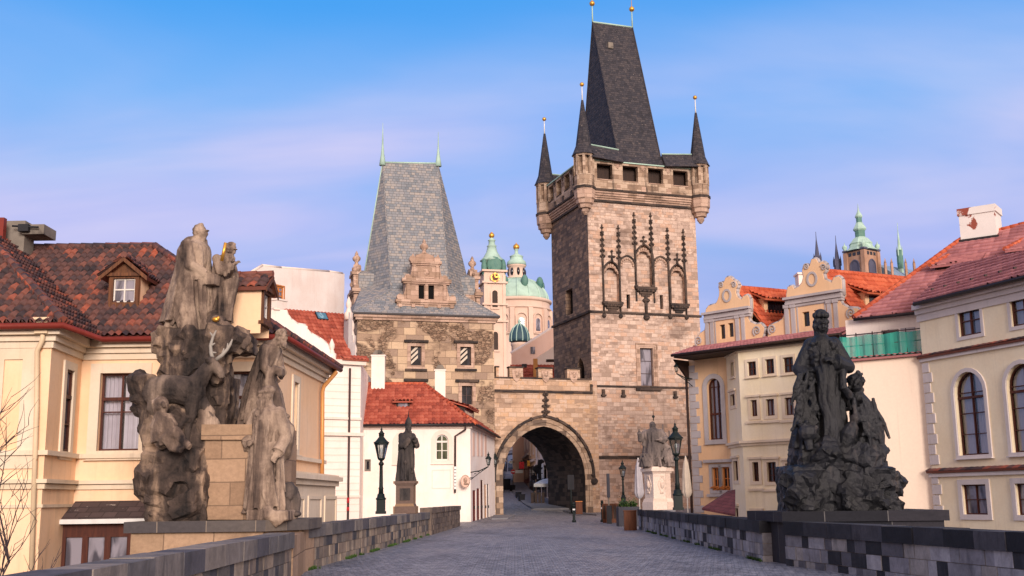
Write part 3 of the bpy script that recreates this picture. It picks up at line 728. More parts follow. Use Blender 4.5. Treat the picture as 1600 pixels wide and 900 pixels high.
m.hexa([V((-6, -6, -6)), V((9, -6, -6)), V((9, 66, -6)), V((-6, 66, -6)), V((-6, -6, -.06)), V((9, -6, -.06)), V((9, 66, -.06)), V((-6, 66, -.06))]); m.build('bridge_body', M['parL'], kind='structure')
m = MB(); m.hexa([V((-14, 66.01, -6)), V((24, 66.01, -6)), V((24, 104, -6)), V((-14, 104, -6)), V((-14, 66.01, -.06)), V((24, 66.01, -.06)), V((24, 104, -.06+GZ)), V((-14, 104, -.06+GZ))]); m.build('bridge_head', M['parL'], kind='structure')
# ------------------------------------------------------------------ Gothic tower
TZ = {}
def gz(px, py): return GF.hit(px, py)
zA = GF.hit(1000, 606)[1]; zB = GF.hit(1000, 492)[1]; zC = GF.hit(1000, 319)[1]; zP = GF.hit(1000, 305)[1]; zT = GF.hit(1000, 262)[1]
T = thing('bridge_tower', 'tall square sandstone tower with black steep wedge roof and four spired corner turrets', 'tower', (N.x, N.y, GZ))
c0 = N; c1 = N+FD*UR; c2 = c1+SD*BD; c3 = N+SD*BD
TPTS = [c0, c1, c2, c3]
mw = MB()
niches = [(943, 409, 967, 472), (993.7, 383, 1019.5, 449), (1047.5, 414, 1070, 475)]
blind = [(969, 401, 992, 470), (1022, 402, 1044, 474)]
holes = []
nq = [GF.rect(*n) for n in niches]; bq = [GF.rect(*n) for n in blind]
slits = [GF.rect(979, 460, 984.6, 482), GF.rect(1031.3, 461, 1036.2, 483)]
win = GF.rect(1001, 544, 1021, 603)
holes = [arch_loop(q, 10, 1.5) for q in nq] + [rect_loop(q) for q in slits] + [rect_loop(win)]
uS = .45
wall_face(mw, GF, [(uS, -1), (UR, -1), (UR, zC), (0, zC), (0, GF.hit(925, 606)[1]), (uS, GF.hit(925, 606)[1])], holes, 0, .45)
for q in nq: mw.fbox(GF, q[0]-.05, q[1]-.05, q[2]+.05, q[3]+.05, -.55, -.45)
for q in slits: mw.fbox(GF, q[0]-.05, q[1]-.05, q[2]+.05, q[3]+.05, -.6, -.44)
mw.build('front_wall', M['tower'], T)
mw = MB(); SF = Fac(c3, c0); sl_ = [SF.rect(884, 452, 895, 492), SF.rect(901, 559, 913, 594)]
wall_face(mw, SF, [(0, -1), (SF.w, -1), (SF.w, zC), (0, zC)], [rect_loop(sl_[0]), arch_loop(sl_[1], 10, 1.5)], 0, .5)
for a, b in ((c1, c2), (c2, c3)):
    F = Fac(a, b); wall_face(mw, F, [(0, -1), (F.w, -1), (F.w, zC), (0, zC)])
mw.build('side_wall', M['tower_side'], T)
m = MB()
for q in sl_: m.fbox(SF, q[0]-.1, q[1]-.1, q[2]+.1, q[3]+.1, -.6, -.5)
for q in slits: m.fbox(GF, q[0], q[1], q[2], q[3], -.43, -.40)
m.build('dark_opening', M['interior'], T)
# quoins at the corner and string courses
m = MB()
for zz, h, o in ((zA, .16, .12), (zB, .2, .14)):
    m.fbox(GF, (uS if zz == zA else -.14), zz, UR+.14, zz+h, -.1, o); m.fbox(SF, -.14, zz, SF.w+(.14 if zz == zB else 0), zz+h, -.1, o)
for zz in (zC-.12,): m.fbox(GF, -.12, zz, UR+.12, zz+.22, -.1, .16); m.fbox(SF, -.12, zz, SF.w+.12, zz+.22, -.1, .16)
m.build('string_course', M['darkstone'], T, .02)
# low dark course right of the arch
m = MB(); q = GF.rect(936, 713, 1100, 717); m.fbox(GF, q[0], q[1], UR, q[3]+.05, -.05, .10); m.build('plinth_course', M['darkstone'], T, .02)
w = window(T, GF, win, depth=.35, frame='pipe_dark', pane='panelite', bars=(0, 2), fw=.06)
m = MB(); 
for k, (d, o) in enumerate(((.02, .03), (.16, .07), (.30, .11))): band(m, GF, [(win[0]-d, win[1]-.02), (win[2]+d, win[1]-.02), (win[2]+d, win[3]+d), (win[0]-d, win[3]+d)], .13, -.02, o)
m.build('surround', M['trimstone'], w, .01)
m = MB(); m.fbox(GF, win[0]-.55, win[1]-.42, win[2]+.6, win[1]-.16, -.02, .28); m.build('sill', M['darkstone'], w, .03)
# tracery
def gothic_frame(q, w=.12, o=.16, mat='darkstone', low=True):
    m = MB(); L_ = arch_loop(q, 12, 1.5); pts = L_[1:]+[L_[0]]
    band(m, GF, L_[1:]+[L_[0]], w, -.05, o, closed=False); m.build('niche_frame', M[mat], T, .01)
    m = MB(); c = (q[0]+q[2])/2; w_ = (q[2]-q[0])/2
    for i in range(7):   # cusped tracery under the arch
        a = math.pi*(.12+.76*i/6); m.ball(GF.P(c+w_*.72*math.cos(a), q[3]-w_*1.35+w_*.95*math.sin(a), -.06), (.13, .13, .16), 6, 4)
    m.tube([GF.P(c+w_*.92*math.cos(math.pi*i/10), q[3]-w_*1.45+w_*.8*math.sin(math.pi*i/10), -.03) for i in range(11)], .07, 5); m.build('cusped_tracery', M['trimstone'], T)
for q in nq: gothic_frame(q)
m = MB()
for q in bq:
    L_ = arch_loop(q, 14, 1.15); band(m, GF, L_[1:]+[L_[0]], .13, -.05, .14, closed=False)
m.build('blind_arch', M['darkstone'], T, .01)
m = MB()
for q in bq:
    c = (q[0]+q[2])/2; w_ = (q[2]-q[0])/2
    for i in range(9):
        a = math.pi*i/8; m.ball(GF.P(c+w_*.8*math.cos(a), q[3]-w_*1.15+w_*.85*math.sin(a), .02), (.11, .11, .13), 6, 4)
m.build('cusped_tracery', M['trimstone'], T)
def pinnacle(px, yt, yb, ye):
    u, z1 = GF.hit(px, yt); z0 = GF.hit(px, yb)[1]; ze = GF.hit(px, ye)[1]
    m = MB(); m.tube([GF.P(u, ze, .08), GF.P(u, z0, .10), GF.P(u, z1, .14)], [.085, .10, .03], 6)
    h = z1-z0; k = 5
    for i in range(k):
        z = z0+h*(i+.2)/k*0.92; s = .25*(1-.45*i/k)
        for dx in (-1, 1): m.ball(GF.P(u+dx*s*.62, z, .12), (.10*(1.2-.1*i), .09, .13), 6, 4)
        m.ball(GF.P(u, z+.08, .24), (.08, .08, .12), 6, 4)
    m.ball(GF.P(u, z1, .14), (.17, .12, .07), 6, 4); m.ball(GF.P(u, z1+.18, .14), (.07, .07, .16), 6, 4); m.ball(GF.P(u, z1-.42, .14), (.2, .14, .09), 6, 4)
    m.ball(GF.P(u, ze, .1), (.2, .18, .2), 8, 5)
    m.build('crocketed_pinnacle', M['darkstone'], T)
for a in ((939.5, 356, 402, 493), (965, 357, 405, 494), (989.5, 337, 382, 448), (1015.5, 338, 384, 448), (1041.5, 361, 407, 495), (1066.5, 363, 409, 496)): pinnacle(*a)
for px, y0, y1 in ((955, 393, 409), (1004.5, 371, 383), (1057, 398, 413)):
    u, z1 = GF.hit(px, y0); z0 = GF.hit(px, y1)[1]; m = MB(); m.tube([GF.P(u, z0-.05, .1), GF.P(u, z1, .14)], [.12, .04], 6)
    for dx in (-1, 1): m.ball(GF.P(u+dx*.2, (z0+z1)/2, .12), (.16, .1, .1), 6, 4)
    m.ball(GF.P(u, z1, .14), (.12, .1, .14), 6, 4); m.build('finial', M['darkstone'], T)
def console(q, drop, s=1.0):
    c = (q[0]+q[2])/2; w_ = (q[2]-q[0])/2+.22; m = MB()
    m.fbox(GF, c-w_, q[1]-.22, c+w_, q[1], -.02, .40)
    for k in range(3): m.fbox(GF, c-w_*(.8-.2*k), q[1]-.22-.2*(k+1), c+w_*(.8-.2*k), q[1]-.22-.2*k-.002*k, -.02, .34-.09*k)
    for i in range(5): m.ball(GF.P(c-w_*.8+w_*.4*i, q[1]-.32, .33), (.13, .1, .12), 6, 4)
    if drop: m.tube([GF.P(c, q[1]-.7, .12), GF.P(c, drop, .12)], [.16, .12], 8); m.ball(GF.P(c, drop, .12), (.3, .22, .28), 8, 6); m.ball(GF.P(c, q[1]-1.2, .14), (.36, .2, .2), 8, 6)
    m.build('console', M['darkstone'], T, .01)
console(nq[0], 0); console(nq[2], 0); console(nq[1], GF.hit(1009, 496)[1])
m = MB()
for px, py in ((942, 613), (973, 614), (1054, 616)):
    u, z = GF.hit(px, py); m.fbox(GF, u-.12, z-.25, u+.12, z+.25, -.02, .22); m.fbox(GF, u-.2, z-.35, u+.2, z-.2, -.02, .3)
m.build('stone_bracket', M['darkstone'], T, .02)
# corbelled head of the wall, gallery parapet
E_ = .48
def ring(e): return [c0-FD*e-SD*e, c1+FD*e-SD*e, c2+FD*e+SD*e, c3-FD*e+SD*e]
m = MB(); zc0 = zC+.1
for k in range(4):
    e = .10+.12*k; pts = ring(e); z0, z1 = zc0+(zP-zc0)*k/4, zc0+(zP-zc0)*(k+1)/4
    m.prism([V((p.x, p.y, z0)) for p in pts], (0, 0, z1-z0))
m.build('corbelled_cornice', M['trimstone'], T, .03)
m = MB(); pts = ring(E_+.1); m.prism([V((p.x, p.y, zP)) for p in pts], (0, 0, .18)); m.build('gallery_course', M['darkstone'], T, .03)
RG = ring(E_); GFr = Fac(RG[0], RG[1]); zw = GFr.hit(1000, 285)[1]; zl = GFr.hit(1000, 261)[1]
for k in range(4):
    F = Fac(RG[k], RG[(k+1) % 4])
    no = 4; bay = (F.w-1.6)/no; hs = []
    for i in range(no):
        c = .8+bay*(i+.5); hs.append((c-bay*.3, zw, c+bay*.3, zl))
    m = MB(); wall_face(m, F, [(0, zP+.15), (F.w, zP+.15), (F.w, zl+.22), (0, zl+.22)], [rect_loop(h) for h in hs], 0, .45)
    m.fbox(F, 0, zP+.15, F.w, zl+.2, -.46, -.44) if False else None
    m.build('gallery_parapet', M['gallery'], T)
    m = MB()
    for i in range(no+1):
        c = .8+bay*i; 
        if 0 < i < no: 
            m.fbox(F, c-.17, zl-.25, c+.17, zl+.12, -.02, .03); m.ball(F.P(c-.2, zl-.02, .03), (.09, .06, .09), 6, 4); m.ball(F.P(c+.2, zl-.02, .03), (.09, .06, .09), 6, 4); m.ball(F.P(c, zl-.28, .03), (.08, .05, .1), 6, 4)
            m.fbox(F, c-.22, zP+.16, c+.22, zw-.4, -.02, .05)
    for h in hs: m.fbox(F, h[0], h[1]-.06, h[2], h[1]+.01, -.3, .06)
    m.build('trefoil_panel', M['trimstone' if k != 3 else 'darkstone'], T)
m = MB(); pts = ring(-.4); m.prism([V((p.x, p.y, zP+.2)) for p in pts], (0, 0, zl-zP)); m.build('attic_core', M['wooddark'], T)
# skirt roof, copper edge, main roof
zE = zl+.25
m = MB(); pts = ring(E_+.12); m.prism([V((p.x, p.y, zl+.2)) for p in pts], (0, 0, .1)); m.build('copper_gutter', M['copper'], T)
def inset(e, zz): return [V((p.x, p.y, zz)) for p in ring(-e)]
ctr = (c0+c2)/2
HW, HD = 2.15, 4.55
def rbase(zz): return [V((p.x, p.y, zz)) for p in (ctr-FD*HW-SD*HD, ctr+FD*HW-SD*HD, ctr+FD*HW+SD*HD, ctr-FD*HW+SD*HD)]
rb = rbase(zE+.75); ro = [V((p.x, p.y, zE+.06)) for p in ring(E_)]
m = MB()
for k in range(4): m.face([ro[k], ro[(k+1) % 4], rb[(k+1) % 4], rb[k]])
m.build('skirt_roof', M['roof_goth'], T)
RL = SFt.off(0)   # ridge parallel to the front
RF = Fac(ctr-FD*5, ctr+FD*5)
ua, za = RF.hit(926, 36); ub, zb = RF.hit(988, 41); zr = (za+zb)/2
A = RF.P(ua, zr); B = RF.P(ub, zr)
rbb = rbase(zE+.3)
# pulled to the photographed hips
fl = V(rbb[0]); fr_ = V(rbb[1])
m = MB()
for f in ([rbb[0], rbb[1], B, A], [rbb[1], rbb[2], B], [rbb[2], rbb[3], A, B], [rbb[3], rbb[0], A]): m.face(f)
m.build('main_roof', M['roof_goth'], T)
m = MB()
for a, b in ((rbb[0], A), (rbb[1], B), (rbb[2], B), (rbb[3], A)): m.tube([a, b], .07, 5)
m.build('hip_flashing', M['roof_goth'], T)
m = MB(); m.tube([A, B], .09, 6)
TU = [V((p.x, p.y, zl+1.75)) for p in ring(E_-.12)]; RJ = [V((p.x, p.y, zl+1.55)) for p in rbase(0)]
for k in range(4): m.tube([TU[k]+V((0, 0, .02)), RJ[k]+V((0, 0, .02))], .07, 5)
m.build('ridge_copper', M['copper'], T)
for k in range(4):   # little saddle roofs from the turrets to the main roof
    a, b = TU[k], RJ[k]; d = (b-a).normalized(); sdv = V((-d.y, d.x, 0))*.9
    m = MB(); m.prism([a+sdv-V((0, 0, 1.4)), a, a-sdv-V((0, 0, 1.4))], b-a); m.build('saddle_roof', M['roof_goth'], T)
for p, yt in ((A, 3), (B, 8)):
    m = MB(); h = 1.9
    m.tube([p, p+V((0, 0, h))], [.08, .04], 6); m.build('ridge_spike', M['copper'], T)
    m = MB(); m.ball(p+V((0, 0, h)), .27); m.tube([p+V((0, 0, h+.2)), p+V((0, 0, h+1.0))], [.04, .02], 5); m.build('gilded_ball', M['gold'], T)
fr = Fac(rbb[0], rbb[1]); pt = at(953, 72, 98.5)
nrm = (rbb[1]-rbb[0]).cross(B-rbb[0]).normalized(); nrm = nrm if nrm.y < 0 else -nrm
r_ = ray(953, 72); eye = V((0, 0, EYE)); pt = eye+r_*((rbb[0]-eye).dot(nrm)/r_.dot(nrm))
m = MB(); F = Fac(pt-FD, pt+FD); m.fbox(F, .75, pt.z-.3, 1.25, pt.z+.3, -.25, .22); h = m.build('roof_hatch', M['paint_white'] if False else M['concrete'], T, .02)
# corner turrets
for k, p in enumerate(ring(E_-.12)):
    t = MB(); base = V((p.x, p.y, 0)); z0 = zC-1.5
    prof = [(.12, z0), (.3, z0+.25), (.34, z0+.3), (.34, z0+.55), (.55, z0+.6), (.6, z0+.9), (.78, z0+1.0), (.8, z0+1.35), (.9, z0+1.45), (.94, zP-.05)]
    t.lathe(base, prof, 8, False, PHI+R(22.5)); t.build('turret_corbel', M['trimstone'], T)
    t = MB(); t.lathe(base, [(1.0, zP-.04), (1.0, zP+.2)], 8, False, PHI+R(22.5)); t.build('turret_course', M['darkstone'], T)
    t = MB(); t.lathe(base, [(.9, zP+.2), (.9, zw+.1), (.94, zw+.14), (.94, zw+.2)], 8, False, PHI+R(22.5))
    for i in range(8):
        a = PHI+R(22.5)+i*math.pi/4; t.box(base+V((math.cos(a)*.8, math.sin(a)*.8, zw+.2)), (.24, .24, zl+.42-zw), a)
    t.lathe(base, [(.6, zw+.2), (.6, zl+.55)], 8, False, PHI+R(22.5)); t.lathe(base, [(.94, zl+.45), (.98, zl+.62)], 8, False, PHI+R(22.5))
    t.build('turret', M['gallery'], T)
    hS = 5.2
    t = MB(); t.lathe(base, [(1.1, zl+.6), (1.0, zl+.75), (.7, zl+1.5), (.10, zl+.6+hS)], 8, False, PHI+R(22.5)); t.build('turret_spire', M['roof_goth'], T)
    t = MB(); t.tube([base+V((0, 0, zl+.5+hS)), base+V((0, 0, zl+.6+hS+1.5))], [.07, .035], 6); t.build('spire_rod', M['paint_white'], T)
    t = MB(); t.ball(base+V((0, 0, zl+.6+hS+1.5)), .2); t.build('gilded_ball', M['gold'], T)
# ------------------------------------------------------------------ gate wall with the arch
G = thing('gate_arch', 'battlemented sandstone gate wall with pointed arch between the two towers', 'gateway', (GF.P(UL/2, GZ).x, GF.P(UL/2, GZ).y, GZ))
zg = GF.hit(850, 592)[1]; zm = GF.hit(850, 576)[1]
aq = (GF.hit(786, 780)[0], -.6, GF.hit(915, 780)[0], GF.hit(849, 666)[1])
ahole = arch_loop(aq, 16, 1.15, spring=GF.hit(850, 745)[1])
TL = 8.85
m = MB(); wall_face(m, GF, [(UL, -.8), (uS, -.8), (uS, GF.hit(925, 606)[1]), (0, GF.hit(925, 606)[1]), (0, zg), (UL, zg)], [ahole], 0, 0)
m.build('wall', M['gate'], G)
m = MB(); inw = [(c_ if False else c_) for c_ in ahole]
n = len(ahole)
for i in range(n):
    if i == 0: continue
    p, q = ahole[i], ahole[(i+1) % n]
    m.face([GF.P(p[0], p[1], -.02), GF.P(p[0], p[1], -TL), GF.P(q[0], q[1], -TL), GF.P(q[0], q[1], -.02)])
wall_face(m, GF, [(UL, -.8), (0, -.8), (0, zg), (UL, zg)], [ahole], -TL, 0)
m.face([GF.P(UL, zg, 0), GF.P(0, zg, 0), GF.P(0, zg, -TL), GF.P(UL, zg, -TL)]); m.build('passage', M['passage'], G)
m = MB()
for d, w_, o in ((.0, .32, .06), (.32, .30, .14)):
    L_ = arch_loop((aq[0]-d, aq[1], aq[2]+d, aq[3]+d*1.1), 20, 1.15, spring=GF.hit(850, 745)[1]); band(m, GF, L_[1:]+[L_[0]], w_, -.05, o, closed=False)
m.build('arch_ring', M['arch'], G, .02)
m = MB(); d = .66; L_ = arch_loop((aq[0]-d, GF.hit(930, 752)[1], aq[2]+d, aq[3]+d*1.15), 24, 1.15, spring=GF.hit(850, 745)[1]); band(m, GF, L_[1:]+[L_[0]], .2, -.05, .24, closed=False)
for i in range(2, len(L_)-1):
    if i % 2 == 0: m.ball(GF.P(L_[i][0]*1.0, L_[i][1]+.12, .2), (.18, .14, .16), 6, 4)
u, z = L_[2]; m.ball(GF.P(u+.1, GF.hit(930, 752)[1], .15), (.34, .24, .3), 8, 6)
u, z = GF.hit(852, 648); z1 = GF.hit(852, 612)[1]; m.tube([GF.P(u, z-.1, .14), GF.P(u, z1, .16)], [.15, .08], 6)
for k in range(4):
    zz = z+(z1-z)*(k+.5)/4; s = .36-.05*k
    for dx in (-1, 1): m.ball(GF.P(u+dx*s*.6, zz, .16), (.2-.02*k, .13, .12), 6, 4)
    m.ball(GF.P(u, zz+.12, .26), (.12, .1, .16), 6, 4)
m.build('hood_mould', M['darkstone'], G)
m = MB(); zs = GF.hit(850, 614)[1]; m.fbox(GF, UL, zs, -.001, zs+.2, -.05, .16); m.fbox(GF, -.2, zs+.2, 0, GF.hit(925, 606)[1]+.3, -.05, .13); m.fbox(GF, UL, zg-.03, -.05, zg+.1, -.5, .06); m.build('string_course', M['darkstone'], G, .02)
for x0, x1 in ((775, 779), (796, 817), (841, 863), (886, 906)):
    q = GF.rect(x0, 577, x1, 592); m = MB(); m.fbox(GF, q[0], zg+.1, q[2], zm, -.5, .03); mer = m.build('merlon', M['gate'], G, .02)
    m = MB(); m.fbox(GF, q[0]-.06, zm, q[2]+.06, zm+.12, -.56, .09); m.build('merlon_cap', M['darkstone'], mer, .02)
    if x0 > 780:
        c = (q[0]+q[2])/2; m = MB(); wl = .38
        sh = [(c-wl, zm-.15), (c-wl, zm-.6), (c-wl*.7, zm-.95), (c, zm-1.2), (c+wl*.7, zm-.95), (c+wl, zm-.6), (c+wl, zm-.15)]
        m.prism([GF.P(a, b, .03) for a, b in sh], GF.n*.07); m.ball(GF.P(c, zm-.5, .1), (.2, .08, .25), 6, 5); m.ball(GF.P(c-.15, zm-.3, .1), (.1, .06, .1), 6, 4); m.ball(GF.P(c+.15, zm-.3, .1), (.1, .06, .1), 6, 4)
        m.build('carved_shield', M['trimstone'], mer)
# iron course inside the passage, right jamb
m = MB(); z_ = GF.hit(905, 712)[1]; P0 = aq[2]-.02
m.hexa([GF.P(P0, z_, -1.2), GF.P(P0, z_, -TL), GF.P(P0-.15, z_, -TL), GF.P(P0-.15, z_, -1.2), GF.P(P0, z_+.25, -1.2), GF.P(P0, z_+.25, -TL), GF.P(P0-.15, z_+.25, -TL), GF.P(P0-.15, z_+.25, -1.2)]); m.build('passage_course', M['darkstone'], G)
# ------------------------------------------------------------------ the older tower on the left of the gate
JR = GF.P(UL, 0, .12); JL = at(557, 600, 89.0)
JF = Fac(JL, JR)
JD = V((-JF.u.y, JF.u.x, 0))
jz = JF.hit(665, 494)[1]
J = thing('old_bridge_tower', 'broad old masonry tower with steep grey slate roof and carved stone gables', 'tower', (JF.P(JF.w/2, 0).x, JF.P(JF.w/2, 0).y, GZ))
jw1, jw2, jw3, jw4 = JF.rect(641.5, 541, 658.5, 571), JF.rect(719, 542, 736, 571), JF.rect(721.5, 603, 738, 632), JF.rect(641, 602, 658, 632)
m = MB(); jp = [JF.P(0, 0), JF.P(JF.w, 0), JF.P(JF.w, 0)+JD*11, JF.P(0, 0)+JD*11]
shell(m, jp, -5, jz, {0: [rect_loop(q) for q in (jw1, jw2, jw3, jw4)]}, .4); m.build('wall', M['judith'], J)
for i, q in enumerate((jw1, jw2, jw3, jw4)):
    w = window(J, JF, q, depth=.3, frame='pipe_dark', pane='pane', bars=(0, 0) if i < 2 else (1, 1), fw=.06, surround='trimstone', sw=.28, so=.06)
    m = MB(); m.fbox(JF, q[0]-.55, q[3]+.30, q[2]+.55, q[3]+.50, -.02, .28); m.fbox(JF, q[0]-.45, q[1]-.48, q[2]+.45, q[1]-.29, -.02, .2); m.build('hood', M['darkstone'], w, .02)
    if i < 2:   # white lattice in the upper lights
        m = MB(); W = q[2]-q[0]; H = q[3]-q[1]
        for k in range(-1, 5):
            zb_ = q[1]+.1+k*.42
            for (ua_, ub_, za_, zb2) in ((q[0]+.08, q[0]+W*.72, zb_, zb_+.55),):
                if za_ < q[1]+.05 or zb2 > q[3]-.05: continue
                m.hexa([JF.P(ua_, za_, -.25), JF.P(ub_, zb2, -.25), JF.P(ub_, zb2, -.28), JF.P(ua_, za_, -.28), JF.P(ua_, za_+.24, -.25), JF.P(ub_, zb2+.24, -.25), JF.P(ub_, zb2+.24, -.28), JF.P(ua_, za_+.24, -.28)])
        m.build('window_lattice', M['canvas'], w)
m = MB(); pts = lambda e: [jp[0]-JF.u*e-JD*e, jp[1]+JF.u*e-JD*e, jp[2]+JF.u*e+JD*e, jp[3]-JF.u*e+JD*e]
for e, z0, h in ((.16, jz-.45, .2), (.3, jz-.25, .22)): m.prism([V((p.x, p.y, z0)) for p in pts(e)], (0, 0, h))
m.build('cornice', M['trimstone'], J, .03)
m = MB(); m.prism([V((p.x, p.y, jz-.02)) for p in pts(.45)], (0, 0, .14)); m.build('eave_gutter', M['darkgutter'], J)
# roof: flared skirt, then the steep faces up to a short ridge
ev = [V((p.x, p.y, jz+.12)) for p in pts(.42)]
jc = (jp[0]+jp[2])/2
def jpt(px, py, dd): # dd metres behind the tower front
    F = JF.off(-dd); u, z = F.hit(px, py); return F.P(u, z)
kFL, kFR = jpt(611, 453, 2.0), jpt(702, 450, 2.0); kL, kR = jpt(567, 441, 5.5), jpt(735, 452, 5.5)
rA, rB = jpt(597.7, 253.6, 5.5), jpt(684.8, 255.3, 5.5)
def mirror(p): q = p.copy(); d = (p-jp[0]).dot(JD); return p+JD*(2*(5.5-d))
kBL, kBR = mirror(kFL), mirror(kFR)
m = MB()
eL, eR = (ev[0]+ev[3])/2, (ev[1]+ev[2])/2
for f in ([rA, kFL, kFR, rB], [rA, kL, kFL], [rB, kFR, kR], [rA, rB, kBR, kBL], [rA, kBL, kL], [rB, kR, kBR]): m.face(f)
m.build('steep_roof', M['roof_jud'], J)
m = MB()
for f in ([kFL, ev[0], ev[1], kFR], [kL, eL, ev[0], kFL], [kFR, ev[1], eR, kR], [kBL, ev[3], eL, kL], [kR, eR, ev[2], kBR], [kBR, ev[2], ev[3], kBL]): m.face(f)
m.build('skirt_roof', M['roof_jud'], J)
m = MB()
for a, b in ((rA, kFL), (rB, kFR), (kFL, ev[0]), (kFR, ev[1]), (kL, eL)): m.tube([a, b], .06, 5)
m.build('hip_flashing', M['roof_jud'], J)
m = MB(); m.tube([rA, kL], .06, 6); m.tube([rA, rB], .08, 6); m.build('ridge_copper', M['copper'], J)
for p, yt in ((rA, 195), (rB, 203)):
    m = MB(); zt = JF.off(-5.5).hit(p.x/p.y*1730+800, yt)[1]; h = JF.off(-5.5).hit(640, yt)[1]-p.z
    m.lathe(p, [(.3, -.3), (.22, .3), (.14, .8), (.07, h*.5), (.015, h)], 8); m.build('roof_spike', M['copper'], J)
# carved stone gables
def stone_gable(F, xs, parent, name='stone_gable', scale=1.0, depth=1.2):
    """stepped Renaissance gable; xs gives (left, right, bottom, top) of its three tiers and finial in facade units"""
    (l0, r0, b0, t0), (l1, r1, b1, t1), (l2, r2, b2, t2), (l3, r3, b3, t3), zt = xs
    c = (l1+r1)/2; root = None
    m = MB(); w2 = (r1-l1)*.14; hw = [(c-w2*1.35, b1+(t1-b1)*.12, c-w2*.35, t1-(t1-b1)*.18), (c+w2*.35, b1+(t1-b1)*.12, c+w2*1.35, t1-(t1-b1)*.18)]
    wall_face(m, F, [(l0, b0), (r0, b0), (r0, t0), (r1, t0), (r1, t1), (l1, t1), (l1, t0), (l0, t0)], [rect_loop(h) for h in hw], 0, .3)
    m.fbox(F, l0, b0, r0, t0, -depth, -.32); m.fbox(F, l1, b1, r1, t1, -depth, -.32)
    m.fbox(F, l2, b2, r2, t2, -depth*.7, -.02); m.fbox(F, l3, b3, r3, t3-(t3-b3)*.3, -.6, -.02)
    m.prism([F.P(l3, t3-(t3-b3)*.3, -.6), F.P(r3, t3-(t3-b3)*.3, -.6), F.P((l3+r3)/2, t3, -.6)], F.n*.58)
    root = m.build(name, M['trimstone'], parent, .03)
    m = MB()
    for l, r, z, h, o in ((l0-.12, r0+.12, t0-.12, .22, .22), (l1-.35, r1+.35, t1-.1, .3, .3), (l2-.15, r2+.15, t2-.08, .24, .24)): m.fbox(F, l, z, r, z+h, -.4, o); m.fbox(F, l+.12, z-.14, r-.12, z-.001, -.4, o-.12)
    for i in range(5): m.fbox(F, l0+.1+(r0-l0-.5)*i/4, t0-.55, l0+.4+(r0-l0-.5)*i/4, t0-.27, -.05, .25)
    m.build('gable_cornice', M['trimstone'], root, .02)
    m = MB()
    for h in hw: m.fbox(F, h[0]-.05, h[1]-.05, h[2]+.05, h[3]+.05, -.4, -.3)
    m.build('gable_window', M['interior'], root)
    m = MB()
    for u in (l1+.2, c, r1-.2): m.fbox(F, u-.12, b1+.15, u+.12, t1-.25, -.02, .12)
    for u in (l2+.2, r2-.2): m.fbox(F, u-.12, b2+.15, u+.12, t2-.2, -.02, .12)
    m.ball(F.P((l2+r2)/2, (b2+t2)/2, .02), (.3, .16, .3), 8, 6); m.fbox(F, l2+.45, b2+.3, r2-.45, t2-.35, -.02, .05)
    m.build('gable_pilaster', M['trimstone'], root, .02)
    m = MB()
    for (l, r, b, t, w_) in ((l1, r1, b1, t1, (r0-l0-(r1-l1))/2), (l2, r2, b2, t2, (r1-l1-(r2-l2))/2), (l3, r3, b3, t3, (r2-l2-(r3-l3))/2)):
        for sgn, u in ((-1, l), (1, r)):
            pts = [(u, t-.15)]+[(u+sgn*w_*(1-math.cos(a))*1.0, b+.1+(t-b-.25)*(1-math.sin(a))) for a in [i*math.pi/2/6 for i in range(7)]]+[(u+sgn*w_, b), (u, b)]
            pts = [F.P(a, z, -.25) for a, z in (pts if sgn > 0 else pts[::-1])][::-1]
            m.prism(pts, F.n*.33); m.tube([F.P(u+sgn*w_*.7, b+.3, -.3), F.P(u+sgn*w_*.7, b+.3, .16)], .28*scale, 10)
    m.build('gable_volute', M['trimstone'], root, .015)
    m = MB(); cc = (l3+r3)/2
    for u, z, s in ((cc, t3-.1, 1.0), (l2+.1, t2+.1, .55), (r2-.1, t2+.1, .55)): m.lathe(F.P(u, z, -.25), [(.28*s, 0), (.18*s, .15*s), (.14*s, .3*s), (.34*s, .5*s), (.36*s, .7*s), (.14*s, .95*s), (.16*s, 1.05*s), (.03, 1.3*s)], 8)
    m.build('gable_finial', M['trimstone'], root)
    return root
GFJ = JF.off(-.35)
def gr(x0, x1, y0, y1): a = GFJ.rect(x0, y0, x1, y1); return (a[0], a[2], a[1], a[3])
stone_gable(GFJ, (gr(620, 710, 471, 491), gr(634, 698, 440, 471), gr(644, 687, 411, 440), gr(650, 677, 394, 411), 0), J)
m = MB(); q = gr(634, 698, 411, 440); zz = GFJ.hit(665, 412)[1]
for s in (0,): m.prism([GFJ.P(q[0], q[2], -.4), GFJ.P(q[1], q[2], -.4), GFJ.P((q[0]+q[1])/2, q[3], -.4)], -GFJ.n*4.5)
m.build('gable_roof', M['roof_jud'], J)
# side gables, seen edge on
for side in (-1, 1):
    e0 = jp[0] if side < 0 else jp[1]
    Fq = Fac(e0+JD*7.6, e0+JD*3.4) if side < 0 else Fac(e0+JD*3.4, e0+JD*7.6)
    z0, z1, z2, z3, z4 = jz+.1, jz+.95, jz+2.7, jz+4.3, jz+5.3; w = Fq.w
    stone_gable(Fq.off(-.3), ((0, w, z0, z1), (.6, w-.6, z1, z2), (1.15, w-1.15, z2, z3), (1.5, w-1.5, z3, z4), 0), J)
    m = MB(); Fz = Fq.off(-.6); m.prism([Fz.P(.7, z2-.4, 0), Fz.P(w-.7, z2-.4, 0), Fz.P(w-.9, z3, 0), Fz.P(w/2, z4-.5, 0), Fz.P(.9, z3, 0)], -Fz.n*3.2); m.build('gable_roof', M['roof_jud'], J)
